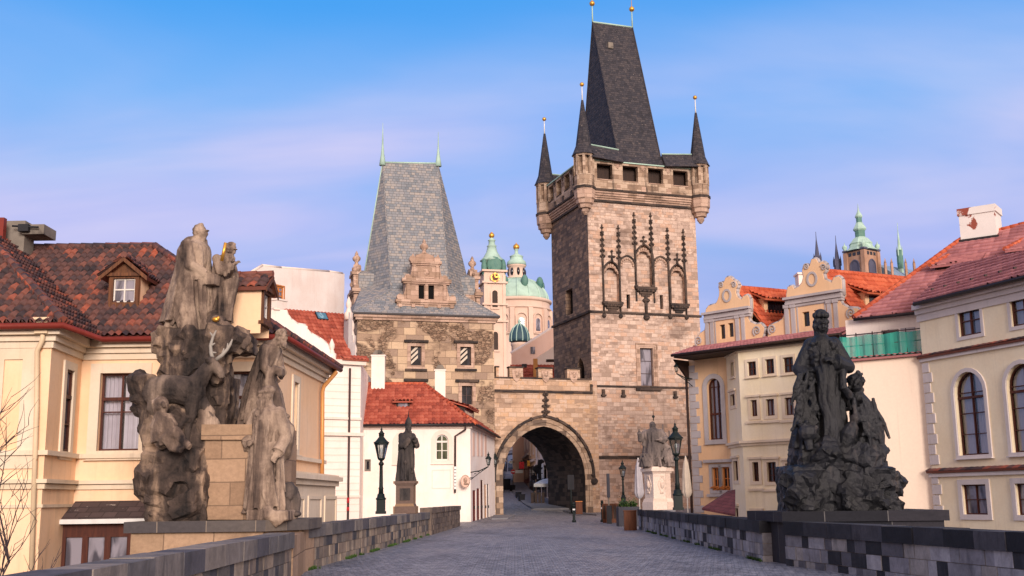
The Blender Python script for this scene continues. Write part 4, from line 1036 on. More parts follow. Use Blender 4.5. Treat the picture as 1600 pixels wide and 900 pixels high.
# ------------------------------------------------------------------ low white house with the red roof, in front of it
hR = at(735, 700, 77.5); hL = at(562, 700, 77.0); hB = GF.P(UL-.2, 0, .6)
HF = Fac(hL, hR); HS = Fac(hR, hB)
ze = HF.hit(650, 662)[1]; zrg = HF.off(-4.2).hit(620, 600)[1]
K = thing('white_house', 'low white house with red tiled hipped roof and arched window below the old tower', 'house', (HF.P(HF.w/2, 0).x, HF.P(HF.w/2, 0).y, -5))
kq = HF.rect(680.5, 679, 700.5, 719); kq2 = HF.rect(620, 681, 640, 720); ks = HF.rect(571, 719, 578, 735)
shop = [HS.rect(738.5, 766, 743.5, 812), HS.rect(745, 763, 749.5, 812), HS.rect(751, 750, 755, 809), HS.rect(757, 757, 760, 808), HS.rect(761.5, 756, 764, 806)]
for q in shop: pass
sh = [(q[0], .0+GZ*.2, q[2], q[3]) for q in shop]
tall = [HS.rect(x-1.3, 676, x+1.3, 713) for x in (740, 746.5, 752.5, 758.5)]
m = MB(); kp = [hL, hR, hB, hB+JD*1.0-JF.u*2, hL+V((0, 10, 0))]
shell(m, kp, -6, ze, {0: [arch_loop(kq), arch_loop(kq2), rect_loop(ks)], 1: [rect_loop(q) for q in sh]}, .22); m.build('wall', M['white'], K)
for q in (kq, kq2): window(K, HF, q, 1, depth=.18, frame='whiteframe', pane='panegreen', bars=(1, 2), fw=.08, surround='whitetrim', sw=.3, so=.05, sill='whitetrim', transom=q[3]-(q[2]-q[0])*.55)
window(K, HF, ks, depth=.2, frame='concrete', pane='pane', bars=(0, 0), surround='concrete', sw=.06, so=.02)
for i, q in enumerate(sh):
    m = MB(); m.fbox(HS, q[0]+.02, q[1], q[2]-.02, q[3]-.02, -.22, -.04); m.fbox(HS, q[0]+.06, q[1], q[0]+.12, q[3]-.05, -.04, -.01); d = m.build('door', M[('gutter', 'gutter', 'woodframe', 'pipe_copper', 'wooddark')[i]], K)
    m = MB(); m.fbox(HS, (q[0]+q[2])/2, q[1]+.9, (q[0]+q[2])/2+.08, q[1]+1.1, -.05, .05); m.build('door_handle', M['iron'], d)
for q in tall:
    m = MB(); m.fbox(HS, q[0], q[1], q[2], q[3], -.02, .025); p_ = m.build('blind_panel', M['pinkwall'], K)
m = MB(); q = HF.rect(676, 735, 703, 762)
band(m, HF, rect_loop(q), .06, -.02, .03); m.build('wall_panel', M['whitetrim'], K)
m = MB()
for zz, h, o in ((ze-.35, .18, .12), (ze-.17, .17, .2)): m.fbox(HF, -.1, zz, HF.w+o, zz+h, -.05, o); m.fbox(HS, -o, zz, HS.w, zz+h, -.05, o)
m.build('cornice', M['whitetrim'], K)
rg0, rg1 = HF.off(-4.2).P(*HF.off(-4.2).hit(561, 600)), HF.off(-4.2).P(*HF.off(-4.2).hit(663, 600))
e0, e1 = HF.P(-.05, ze-.1, .45), HF.P(HF.w+.35, ze-.1, .45); e2 = HS.P(HS.w, ze-.25, .4)
tile_roof('roof', M['tile_red'], K, [e0, e1, rg1, rg0], HF.u, .27, .42, .085, .06)
tile_roof('roof', M['tile_red'], K, [e1, e2, rg1], HS.u, .27, .42, .085, .06)
m = MB(); ridge_caps(m, rg0, rg1, .14); m.build('ridge_tiles', M['tile_or'], K); m = MB(); ridge_caps(m, rg1, e1+V((0, 0, .08)), .14); m.build('ridge_tiles', M['tile_or'], K)
m = MB(); m.tube([e0+V((0, -.05, -.02)), e1+V((.05, -.05, -.02)), e2+V((.05, 0, 0))], .09, 7); m.build('gutter', M['darkgutter'], K)
dp = [HF.P(*HF.hit(*p, .3), .3) for p in ((727.5, 664), (727.5, 671), (711.5, 681), (711, 770))]; dp[0] = HF.P(*HF.hit(727.5, 662, .45), .45)
m = MB(); m.tube([dp[0], dp[1]]+[dp[2]-HF.n*.18]+[dp[3]-HF.n*.18], .07, 7); m.build('drainpipe', M['pipe_dark'], K)
# stickers on the pipe
m = MB()
for i in range(7): u, z = HF.hit(711.2, 731+i*5.2, .2); m.fbox(HF, u-.075, z-.09, u+.075, z+.09, .12, .203)
m.build('sticker', M['paint_white'], K)
# dormers on the red roof
def shed_dormer(parent, F, q, zt, back, mat, gframe='wooddark', out=0):
    u0, z0, u1, z1 = q
    m = MB(); m.fbox(F, u0, z0-.3, u1, z1, -back, 0); d = m.build('dormer', M[gframe], parent)
    m = MB(); m.fbox(F, u0+.15, z0+.05, u1-.15, z1-.1, -.02, .03); m.build('dormer_window', M['panelite'], d)
    n_ = 'dormer_roof'
    tile_roof(n_, mat, d, [F.P(u0-.25, z1-.02, .35), F.P(u1+.25, z1-.02, .35), F.P(u1+.15, zt, -back), F.P(u0-.15, zt, -back)], F.u, .27, .42, .085, .06)
    return d
DF = HF.off(-1.5); q = DF.rect(619, 627, 640, 641); shed_dormer(K, DF, q, DF.hit(628, 613)[1], 2.2, M['tile_red'])
DS = HS.off(-1.0); q = (4.0, zrg-2.75, 9.2, zrg-1.7); shed_dormer(K, DS, q, zrg-.9, 2.2, M['tile_red'])
for (x0, x1, y0, dd) in ((580, 601, 549, 3.6), (679.5, 696, 572, 4.6)):
    F = HF.off(-dd); q = F.rect(x0, y0, x1, 640); m = MB(); w = q[2]-q[0]
    m.fbox(F, q[0], q[1]-1, q[2], q[3]-.35, -w, 0); m.fbox(F, q[0]-.05, q[3]-.35, q[2]+.05, q[3]-.25, -w-.05, .05)
    ch = m.build('chimney', M['white'], K, .03)
    m = MB(); m.prism([F.P(q[0], q[3]-.25, 0), F.P(q[2], q[3]-.25, 0), F.P(q[2]-w*.3, q[3]+.1, 0), F.P(q[0]+w*.3, q[3]+.1, 0)], -F.n*w); m.build('chimney_cap', M['concrete'], ch, .03)
# ------------------------------------------------------------------ pale rusticated house with a baroque gable, between
pR = at(562.5, 700, 74.0); pL = at(480, 700, 72.0)
PF = Fac(pL, pR); zpt = PF.hit(540, 566)[1]
Q = thing('pale_house', 'pale rusticated house with red roof, skylight and scrolled white gable', 'house', (PF.P(PF.w/2, 0).x, PF.P(PF.w/2, 0).y, -5))
m = MB(); qp = [pL, pR, pR+V((-.6, 10, 0)), pL+V((-.6, 10, 0))]; shell(m, qp, -6, zpt); m.build('wall', M['white'], Q)
m = MB()
for y in range(590, 805, 11):
    z = PF.hit(540, y)[1]; m.fbox(PF, 0, z-.035, PF.w, z+.035, -.02, -.0 + .018)
m.build('rustication_line', M['whitetrim'], Q)
m = MB()
for y, h, o in ((563, .3, .3), (652, .16, .14), (676, .22, .25), (774, .16, .12)):
    z = PF.hit(540, y)[1]; m.fbox(PF, -.1, z-h, PF.w+(.25 if y < 600 or y == 676 else .02), z, -.02, o)
m.build('cornice', M['whitetrim'], Q, .02)
z = PF.hit(540, 562)[1]
tile_roof('cornice_tiles', M['tile_red'], Q, [PF.P(2.2, z, .45), PF.P(PF.w+.4, z, .45), PF.P(PF.w+.4, z+.3, -.1), PF.P(2.2, z+.3, -.1)], PF.u, .27, .42, .05, .04)
m = MB(); u = PF.hit(544, 700)[0]; m.tube([PF.P(u, zpt-.4, .12), PF.P(u, -4, .12)], .075, 7); m.build('drainpipe', M['pipe_dark'], Q)
m = MB(); z = PF.hit(544, 786)[1]; m.tube([PF.P(u, z, .12), PF.P(u, z+.35, .12)], .082, 7); m.tube([PF.P(u, z-.5, .12), PF.P(u, z-.25, .12)], .082, 7); m.build('sticker', M['red'], Q)
# its roof slope and gable wall stand back
RFQ = PF.off(-2.5); RBQ = PF.off(-6.5)
a0, a1 = RFQ.P(*RFQ.hit(455, 566)), RFQ.P(*RFQ.hit(549, 561)); b1, b0 = RBQ.P(*RBQ.hit(541, 488)), RBQ.P(*RBQ.hit(443, 487))
a0.z = a1.z = (a0.z+a1.z)/2; b0.z = b1.z = (b0.z+b1.z)/2
tile_roof('roof', M['tile_red'], Q, [a0, a1, b1, b0], PF.u, .27, .42, .085, .06)
nq_ = (a1-a0).cross(b0-a0).normalized(); rr = ray(502, 496); p = V((0, 0, EYE)); p = p+rr*((a0-p).dot(nq_)/rr.dot(nq_)); up = nq_.cross(PF.u); up = up if up.z > 0 else -up; nn = nq_ if nq_.z > 0 else -nq_
m = MB(); c8 = [p+PF.u*a*.42+up*b*.42+nn*h for h in (-.05, .16) for a, b in ((-1, -1), (1, -1), (1, 1), (-1, 1))]; m.hexa(c8); sk = m.build('skylight', M['darkgutter'], Q, .02)
m = MB(); c8 = [p+PF.u*a*.36+up*b*.36+nn*h for h in (.14, .175) for a, b in ((-1, -1), (1, -1), (1, 1), (-1, 1))]; m.hexa(c8); m.build('skylight_glass', M['paneblue'], sk)
GQ = PF.off(-2.2)
gp = [(415, 484), (447, 484), (450, 492), (456, 500), (466, 507), (479, 509), (480, 515), (487, 522), (500, 529), (511, 537), (515, 546), (515, 552), (523, 554), (526, 570), (415, 570)]
lo = [GQ.hit(*g_) for g_ in gp]; lo = lo[::-1]
m = MB(); pr = [GQ.P(a, z) for a, z in lo]
vs0 = [V((a, z, 0)) for a, z in lo]; m.prism(pr, -GQ.n*.6); m.build('scroll_gable', M['white'], Q, .04)
m = MB(); up_ = [GQ.hit(*g_) for g_ in gp[1:13]]; 
for a, b in zip(up_, up_[1:]): m.tube([GQ.P(*a, -.2), GQ.P(*b, -.2)], .16, 6)
m.fbox(GQ, GQ.hit(440, 0)[0], GQ.hit(440, 485)[1], GQ.hit(449, 0)[0], GQ.hit(440, 482)[1], -.7, .15); m.build('gable_coping', M['whitetrim'], Q)
for px, yb, yt in ((521, 552, 528), (547.5, 488, 462), (552, 524, 494), (556, 560, 532)):
    F = GQ if px < 530 else PF.off(-3.5); u, z0 = F.hit(px, yb); z1 = F.hit(px, yt)[1]; h = z1-z0; m = MB()
    m.lathe(F.P(u, z0, -.3), [(.32, -.5), (.32, 0), (.22, .05), (.14, h*.3), (.2, h*.4), (.2, h*.6), (.06, h*.92), (.01, h)], 8); m.build('stone_vase', M['whitetrim'], Q)
Fs = PF.off(-3.5); m = MB()
for x0, x1, y0, y1 in ((544, 550, 488, 600), (549.5, 555, 524, 600), (554, 560, 560, 600)):
    q = Fs.rect(x0, y0, x1, y1); m.fbox(Fs, q[0], q[1], q[2], q[3], -.8, 0)
m.build('party_wall', M['greytrim'], Q, .03)
# ------------------------------------------------------------------ large white building behind
W = thing('white_block', 'large plain white building with one orange window, behind the yellow house', 'building', (-25, 112, -6))
wp = [at(380, 450, 100), at(538, 450, 112)]; WF = Fac(*wp)
top = [WF.hit(*p) for p in ((536, 427), (515, 424), (440, 418), (411, 414.5), (394, 425), (380, 436))]
m = MB(); wq = WF.rect(429, 447, 443.5, 470)
wall_face(m, WF, [(0, -6), (WF.w, -6)]+[(WF.w, top[0][1])]+top[1:-1]+[(0, top[-1][1])], [rect_loop(wq)], 0, .25)
m.hexa([WF.P(0, -6, -.3), WF.P(WF.w, -6, -.3), WF.P(WF.w, -6, -12), WF.P(0, -6, -12), WF.P(0, top[-1][1], -.3), WF.P(WF.w, top[0][1]-.5, -.3), WF.P(WF.w, top[0][1]-.5, -12), WF.P(0, top[-1][1], -12)])
m.build('wall', M['white'], W)
m = MB()
for a, b in zip(top[:-1], top[1:]): m.tube([WF.P(*a, -.1), WF.P(*b, -.1)], .14, 6)
m.build('coping', M['whitetrim'], W)
window(W, WF, wq, depth=.15, frame='woodor', pane='panelite', bars=(1, 2), fw=.16, surround='woodor', sw=.12, so=.03)
m = MB(); F = WF.off(3); q = F.rect(433, 470, 448, 482); m.fbox(F, q[0], q[1]-1.2, q[2], q[3], -1, 0); m.fbox(F, q[0]-.1, q[3], q[2]+.1, q[3]+.15, -1.1, .1); m.build('chimney', M['white'], W, .03)
# ------------------------------------------------------------------ yellow house on the left
def plane_hit(p0, n, px, py):
    r = ray(px, py); e = V((0, 0, EYE)); return e+r*((p0-e).dot(n)/r.dot(n))
s0, s1, s2, s3, s4 = at(-230, 600, 28), at(77, 600, 28), at(126, 600, 30.5), at(426, 600, 30.5), at(506, 600, 37.6)
BF = Fac(s2, s3); CF = Fac(s3, s4); AF = Fac(s0, s1); A2 = Fac(s1, s2)
OH = .42
zeY = BF.off(OH).hit(250, 527)[1]
Y = thing('yellow_house', 'large yellow house with weathered dark tile roof and wooden dormers, behind the saints statue', 'house', (-9, 32, -5.5))
zs1 = BF.hit(180, 713)[1]; zs2 = BF.hit(180, 755)[1]
wB = BF.rect(154.5, 583, 219.5, 704); wB2 = (wB[0]+3.0, wB[1], wB[2]+3.0, wB[3])
wA = AF.rect(3, 562, 32, 706); w2 = A2.rect(99, 577, 110.5, 706); wC = CF.rect(457, 597, 464.5, 702)
wL = BF.rect(93, 828, 216, 890)
far = V((-2, 9, 0))
yp = [s0, s1, s2, s3, s4, s4+V((-9, 2, 0)), s0+V((0, 8, 0))]
m = MB(); shell(m, yp, -6, zeY-.1, {2: [rect_loop(wB), rect_loop(wB2)], 1: [rect_loop(w2)], 3: [rect_loop(wC)]}, .3); m.build('wall', M['yellow'], Y)
for q in (wB, wB2):
    window(Y, BF, q, depth=.20, frame='woodframe', bars=(1, 1), fw=.055, surround='yellowtrim', sw=.27, so=.05, curtain=True, transom=q[1]+(q[3]-q[1])*.67, sill='yellowtrim')
window(Y, A2, w2, depth=.06, frame='woodframe', bars=(0, 2), fw=.06, pane='panelite', surround='yellowtrim', sw=.22, so=.05, transom=w2[1]+(w2[3]-w2[1])*.67)
window(Y, CF, wC, depth=.18, frame='woodframe', bars=(1, 2), fw=.06, pane='panelite', surround='yellowtrim', sw=.2, so=.05, sill='yellowtrim')
m = MB(); band(m, AF, rect_loop(wA), .42, -.03, .05); m.build('blind_window', M['yellowtrim'], Y, .01)
m = MB()
for F, a, b in ((BF, 0, BF.w), (CF, 0, CF.w), (AF, 0, AF.w), (A2, 0, A2.w)):
    ax, bx = (a if F is not BF else a), (b)
    for z, h, o in ((zeY-.55, .16, .07), (zeY-.38, .14, .15), (zeY-.23, .2, .30)): m.fbox(F, a-(o if F in (CF,) else (0 if F is not A2 else -.0)), z, b+(o if F in (CF, AF, BF) and F is not BF else (o if F is BF else -o)), z+h, -.05, o)
    for z, h, o in ((zs1-.05, .12, .12), (zs2-.02, .1, .16), (zs2-.16, .12, .08), (zs2-.62, .08, .05)): m.fbox(F, a-(o if F is CF else 0), z, b+(o if F in (CF, AF, BF) else -o), z+h, -.05, o)
m.build('cornice', M['yellowtrim'], Y, .012)
# roof planes
SLP = .80
eB0 = BF.P(0, zeY, OH)+V((OH, 0, 0)); 
xw = s1.x+OH; yA = AF.P(0, 0, OH).y; yB = BF.P(0, 0, OH).y
cA = V((xw, yA, zeY)); cV = V((xw+.05, yB, zeY)); D_ = 4.3
E3 = V((s3.x+OH*.9, yB, zeY)); nC = CF.n; E4 = CF.P(CF.w+.35, zeY, OH)
R1 = V((0, 0, 0)); nB = V((0, -SLP, 1)).normalized(); 
R1 = plane_hit(cV, nB, 241, 388); zR = R1.z; dR = R1.y-yB
vT = V((cV.x-dR, yB+dR, zR)); hT = V((xw-dR, yA+dR, zR)); lT = V((xw-14, yA+dR, zR)); lE = V((xw-14, yA, zeY))
kw = dict(tw=.2, th=.31, amp=.09, step=.07, ns=6)
tile_roof('roof', M['tile_old'], Y, [cV, E3, R1, vT], V((1, 0, 0)), **kw)
tile_roof('roof', M['tile_old'], Y, [cA, cV, vT, hT], V((0, 1, 0)), **kw)
tile_roof('roof', M['tile_old'], Y, [lE, cA, hT, lT], V((1, 0, 0)), **kw)
tile_roof('roof', M['tile_old'], Y, [E3, E4, R1], CF.u, **kw)
m = MB(); m.face([R1, E4, E4+V((-8, 3, 0)), V((vT.x, R1.y+5, zeY)), vT]); m.face([vT, hT, lT, V((lT.x, lT.y+8, zeY)), V((vT.x, R1.y+5, zeY))]); m.build('rear_roof', M['tile_old'], Y)
m = MB(); up = V((0, 0, .08))
for a, b in ((cA, hT), (R1, E3), (vT, R1), (R1, E4)): m = MB(); ridge_caps(m, a+up, b+up, .12); m.build('ridge_tiles', M['tile_old'], Y)
m = MB(); m.tube([V((xw-14, yA-.06, zeY-.05)), cA+V((.05, -.06, -.05)), cV+V((.06, -.07, -.05)), E3+V((.06, -.07, -.05)), E4+V((.08, 0, -.05))], .085, 8)
m.build('gutter', M['gutter'], Y)
# dormers with a gabled roof
def gable_dormer(parent, F, pbase, w, h, peak, back, ov, wall, frame, mat, pane='panelite'):
    """F gives the direction of the front; pbase is the middle of its foot on the roof"""
    a = pbase-F.u*(w/2); b = pbase+F.u*(w/2); G_ = Fac(a, b); z = pbase.z
    m = MB(); q = (w*.16, z+.12, w*.84, z+h-.10)
    wall_face(m, G_, [(0, z-.1), (w, z-.1), (w, z+h), (w/2, z+h+peak), (0, z+h)], [rect_loop(q)], 0, .1)
    d = m.build('dormer', M[frame], parent)
    m = MB(); m.face([G_.P(w, z-.3, 0), G_.P(w, z-.3, -back), G_.P(w, z+h, -back), G_.P(w, z+h, 0)]); m.face([G_.P(0, z-.3, -back), G_.P(0, z-.3, 0), G_.P(0, z+h, 0), G_.P(0, z+h, -back)]); m.build('dormer_cheek', M[wall], d)
    m = MB(); band(m, G_, rect_loop(q), w*.12, -.02, .05); m.fbox(G_, -.05, z+h-.04, w+.05, z+h+.06, -.05, .12); m.fbox(G_, -.04, z-.06, w+.04, z+.02, -.05, .08); m.build('dormer_frame', M[frame], d, .01)
    m = MB(); fw = .04; band(m, G_, rect_loop(q), -fw, -.07, -.03); c = (q[0]+q[2])/2; m.fbox(G_, c-fw/2, q[1], c+fw/2, q[3], -.07, -.02); zz = (q[1]+q[3])/2+.03; m.fbox(G_, q[0], zz-fw/2, q[2], zz+fw/2, -.065, -.025); m.build('dormer_window', M['whiteframe'], d)
    m = MB(); wall_face(m, G_, rect_loop(q), (), -.06); m.build('dormer_pane', M[pane], d)
    s_ = peak/(w/2); zt = z+h+peak+.10
    for sg in (-1, 1):
        u_e = w/2+sg*(w/2+ov); z_e = zt-s_*(w/2+ov)*.92
        pl = [G_.P(u_e, z_e, ov*.9), G_.P(w/2, zt, ov*.9), G_.P(w/2, zt, -back), G_.P(u_e, z_e, -back)]
        tile_roof('dormer_roof', mat, d, pl if sg < 0 else pl[::-1], G_.n, .2, .3, .05, .035, 6)
        m = MB(); m.hexa([G_.P(u_e, z_e-.14, ov*.92), G_.P(w/2, zt-.14, ov*.92), G_.P(w/2, zt-.14, ov*.8), G_.P(u_e, z_e-.14, ov*.8), G_.P(u_e, z_e-.02, ov*.92), G_.P(w/2, zt-.02, ov*.92), G_.P(w/2, zt-.02, ov*.8), G_.P(u_e, z_e-.02, ov*.8)]); m.build('bargeboard', M[frame], d)
    m = MB(); ridge_caps(m, G_.P(w/2, zt+.05, ov*.9), G_.P(w/2, zt+.05, -back), .09); m.build('dormer_ridge', mat, d)
    return d
p = plane_hit(cV, nB, 193, 479); gable_dormer(Y, BF, p, .93, .92, .42, 2.4, .24, 'yellow', 'wooddorm', M['tile_old'])
nCp = (E4-E3).cross(R1-E3).normalized(); p = plane_hit(E3, nCp, 414, 506); gable_dormer(Y, CF, p, .85, .85, .28, 1.5, .2, 'yellow', 'wooddorm', M['tile_old'])
# pipes
m = MB(); u, zt = AF.hit(66, 510, .3); P_ = lambda px, py, o: AF.P(*AF.hit(px, py, o), o)
m.tube([P_(67, 521, .22), P_(66, 532, .22), P_(58, 548, .14), P_(57, 640, .14), P_(49, 890, .14)], .065, 8)
q = AF.rect(58, 501, 78, 522, .2); m.fbox(AF, q[0], q[1], q[2], q[3], .08, .36); m.fbox(AF, q[0]-.04, q[3], q[2]+.04, q[3]+.06, .04, .4); m.build('drainpipe', M['pipe_cream'], Y)
Pc = lambda px, py, o=.12: CF.P(*CF.hit(px, py, o), o)
m = MB(); m.tube([E4+V((-.1, -.2, -.1)), Pc(525, 582, .5), Pc(506, 604), Pc(504, 612), Pc(503, 820)], .07, 8); m.build('drainpipe', M['pipe_copper'], Y)
# chimney slab with a concrete beam at the ridge
cF = Fac(at(-20, 370, 33.6), at(100, 370, 33.6)); q = cF.rect(-14, 345, 38, 398); m = MB(); m.fbox(cF, q[0], q[1]-1.4, q[2], q[3], -.7, 0); q2 = cF.rect(22, 351, 71, 373); m.fbox(cF, q2[0]+.3, q2[1]+.12, q2[2], q2[3]-.02, -.8, .12); ch = m.build('chimney', M['concrete'], Y, .02)
m = MB(); q = cF.rect(30, 351, 46, 362, .2); m.fbox(cF, q[0], q[1], q[2], q[3], .13, .3); m.tube([cF.P(q[0]-.2, q[3]-.05, .25), cF.P(q[2]+.3, q[3]-.1, .25)], .03, 6); m.build('antenna_box', M['planter'], ch)
cF2 = Fac(at(-60, 370, 33.0), at(8, 370, 33.0)); q = cF2.rect(-40, 340, 5, 380); m = MB(); m.fbox(cF2, q[0], q[1]-1, q[2], q[3], -.2, .0); m.build('chimney_flashing', M['gutter'], ch)
# porch roof and the wooden shop windows under it
q = BF.rect(93, 783, 222, 815, .4); zl_ = BF.hit(150, 814, 1.0)[1]; zh = BF.hit(150, 784, 0.05)[1]
ul, ur = BF.hit(83, 812, 1.0)[0], BF.hit(240, 812, 1.0)[0]; ul = max(ul, .05)
m = MB(); m.hexa([BF.P(ul, zl_-.04, 1.0), BF.P(ur, zl_-.04, 1.0), BF.P(ur, zh-.06, .0), BF.P(ul, zh-.06, .0), BF.P(ul, zl_+.04, 1.0), BF.P(ur, zl_+.04, 1.0), BF.P(ur, zh+.02, .0), BF.P(ul, zh+.02, .0)]); pr = m.build('porch_roof', M['roof_slate'], Y)
m = MB(); m.fbox(BF, ul-.03, zl_-.07, ur, zl_+.05, .98, 1.06); m.build('porch_gutter', M['paint_white'], pr)
q = BF.rect(90, 822, 236, 905, .75); m = MB(); F = BF.off(.75); q = F.rect(90, 822, 236, 905); q = (max(q[0], .05), q[1], q[2], q[3]); nn_ = 4; W_ = (q[2]-q[0])/nn_; hs = [(q[0]+W_*i+.1, q[1], q[0]+W_*(i+1)-.06, q[3]-.28) for i in range(nn_)]
wall_face(m, F, [(q[0], q[1]-1), (q[2], q[1]-1), (q[2], q[3]+.12), (q[0], q[3]+.12)], [rect_loop(h) for h in hs], 0, .1); shp = m.build('shop_front', M['woodframe'], Y)
for h in hs:
    m = MB(); wall_face(m, F, rect_loop(h), (), -.06); m.build('shop_pane', M['panelite'], shp)
m = MB(); m.fbox(BF, q[0], q[1]-1, q[2], q[3]+.05, .0, .68); m.build('shop_interior', M['interior'], shp)
# projecting lower storey of the right wing
zk = CF.hit(480, 742, .5)[1]; m = MB(); m.fbox(CF, -.4, -6, CF.w+.3, zk-.15, -.3, .4)
m.build('lower_wall', M['yellowtrim'], Y); m = MB(); m.fbox(CF, -.5, zk-.28, CF.w+.4, zk-.12, -.3, .5); m.fbox(CF, -.6, zk-.12, CF.w+.5, zk+.02, -.3, .62); m.fbox(CF, -.5, zk+.02, CF.w+.4, zk+.08, -.3, .5)
for i in range(3): band(m, CF, rect_loop((.6+i*2.5, zk-2.6, 2.4+i*2.5, zk-.7)), .1, .38, .44)
m.build('lower_cornice', M['yellowtrim'], Y, .015)
# ------------------------------------------------------------------ right: house with two scrolled gables and its bay
hA, hBr = at(1079, 650, 72.0), at(1352, 650, 63.2)
HR = Fac(hA, hBr)
zeH = HR.off(.8).hit(1160, 546)[1]
X = thing('gabled_house', 'ochre house with two grey scrolled gables and a cream bay, beside the tall bridge tower', 'house', (HR.P(HR.w/2, 0).x, HR.P(HR.w/2, 0).y, -5))
hw1 = HR.rect(1106, 591, 1128, 687); hw2 = (HR.hit(1113, 745)[0], HR.hit(1125, 766)[1], HR.hit(1124, 745)[0], HR.hit(1125, 730)[1]); hw3 = (HR.hit(1128, 745)[0], hw2[1], HR.hit(1141, 745)[0], hw2[3])
m = MB(); back = -HR.n*10; hp = [HR.P(0, 0), HR.P(HR.w, 0), HR.P(HR.w, 0)+back, HR.P(0, 0)+back]
shell(m, hp, -6, zeH+.1, {0: [arch_loop(hw1), rect_loop(hw2), rect_loop(hw3)]}, .35); m.build('wall', M['ochreH'], X)
window(X, HR, hw1, 1, depth=.25, frame='woodframe', bars=(2, 2), fw=.09, curtain=True, surround='greytrim', sw=.3, so=.08, sill='greytrim', transom=hw1[1]+(hw1[3]-hw1[1])*.42)
for q in (hw2, hw3): window(X, HR, q, depth=.22, frame='woodor', pane='pane', bars=(1, 1), fw=.08, surround='greytrim', sw=.2, so=.06)
m = MB(); m.fbox(HR, hw2[0]-.5, hw2[3]+.3, hw3[2]+.5, hw2[3]+.48, -.02, .25); m.fbox(HR, hw2[0]-.35, hw2[1]-.4, hw3[2]+.35, hw2[1]-.22, -.02, .2); m.build('window_hood', M['greytrim'], X, .02)
for k, u in enumerate(((hw2[0]+hw2[2])/2, (hw3[0]+hw3[2])/2)):
    m = MB(); r_ = random.Random(k)
    for i in range(26): m.ball(HR.P(u+r_.uniform(-.4, .4), hw2[1]+r_.uniform(.0, .22), .02+r_.uniform(-.1, .1)), (.07, .07, .06), 5, 3)
    m.build('window_flowers', M['woodor'], X)
m = MB()   # quoins
z = -5.5; i = 0
while z < zeH-.6: m.fbox(HR, -.02, z, .75 if i % 2 else .5, z+.44, -.05, .05); z += .47; i += 1
m.build('quoin', M['greytrim'], X, .02)
# bay
bO = 1.7; BFc = HR.off(bO); g1 = BFc.P(BFc.hit(1157.5, 640)[0], 0); g0 = HR.P(HR.hit(1138, 640)[0], 0, -.01); g2 = BFc.P(HR.w-.3, 0)
G1 = Fac(g0, g1); G2 = Fac(g1, g2)
zb1 = G2.hit(1200, 693)[1]
def rr3(F, lst): return [F.rect(*q) for q in lst]
up = rr3(G2, [(1168, 565, 1182, 587), (1196, 561, 1210, 584), (1224, 558, 1240, 582), (1256, 555, 1272, 580), (1290, 552, 1306, 577)])
md = rr3(G2, [(1173.5, 625, 1183.5, 650.5), (1197.5, 623.5, 1210.5, 649.5), (1227, 621, 1241, 648.5), (1257, 619, 1271, 646)])
lw = rr3(G2, [(1176.5, 722, 1186, 752), (1199, 722, 1213.5, 753), (1228, 724, 1242, 755), (1258, 724, 1272, 756)])
bt = rr3(G2, [(1179, 801, 1190, 830)])
lf = rr3(G1, [(1143, 566, 1147.5, 588), (1142, 616, 1149, 634), (1147, 720, 1154, 751), (1148.5, 794, 1154, 830)])
m = MB(); bp = [g0, g1, g2, g2-HR.n*(bO+1), g0-HR.n*1]
shell(m, bp, -6, zeH+.05, {0: [rect_loop(q) for q in lf], 1: [rect_loop(q) for q in up+md+lw+bt]}, .22); bay = m.build('bay', M['cream'], X)
for q in up+lf[:1]: window(bay, G1 if q in lf else G2, q, depth=.18, frame='woodframe', pane='pane', bars=(1, 1) if q not in lf else (0, 0), fw=.07, sill='yellowtrim', surround='yellowtrim', sw=.16, so=.05)
for q in md+lf[1:2]: window(bay, G1 if q in lf else G2, q, depth=.18, frame='woodframe', pane='panelite', bars=(1, 0) if q not in lf else (0, 0), fw=.07, header='yellowtrim', surround='yellowtrim', sw=.2, so=.05)
for q in lw+lf[2:3]: window(bay, G1 if q in lf else G2, q, depth=.18, frame='woodframe', pane='pane', bars=(1, 2) if q not in lf else (0, 1), fw=.06, header='yellowtrim', surround='yellowtrim', sw=.2, so=.05)
for q in bt+lf[3:4]: window(bay, G1 if q in lf else G2, q, depth=.18, frame='woodframe', pane='pane', bars=(0, 0), fw=.06, header='yellowtrim')
m = MB()
for F in (G1, G2):
    for z, h, o in ((zb1-.08, .16, .12), (zb1+.08, .14, .25)): m.fbox(F, -.0 if F is G2 else -.2, z, F.w+(o if F is G1 else 0)*.6, z+h, -.05, o)
    m.fbox(F, 0, zeH-.3, F.w, zeH-.1, -.05, .1)
m.build('bay_cornice', M['yellowtrim'], bay, .015)
m = MB()
for q in md[:3]: m.fbox(G2, q[0]-.35, q[1]-.42, q[2]+.35, q[1]-.28, -.02, .14)
for q in lw[:3]: m.fbox(G2, q[0]-.35, q[1]-.55, q[2]+.35, q[1]-.42, -.02, .12)
m.build('bay_sill', M['yellowtrim'], bay, .01)
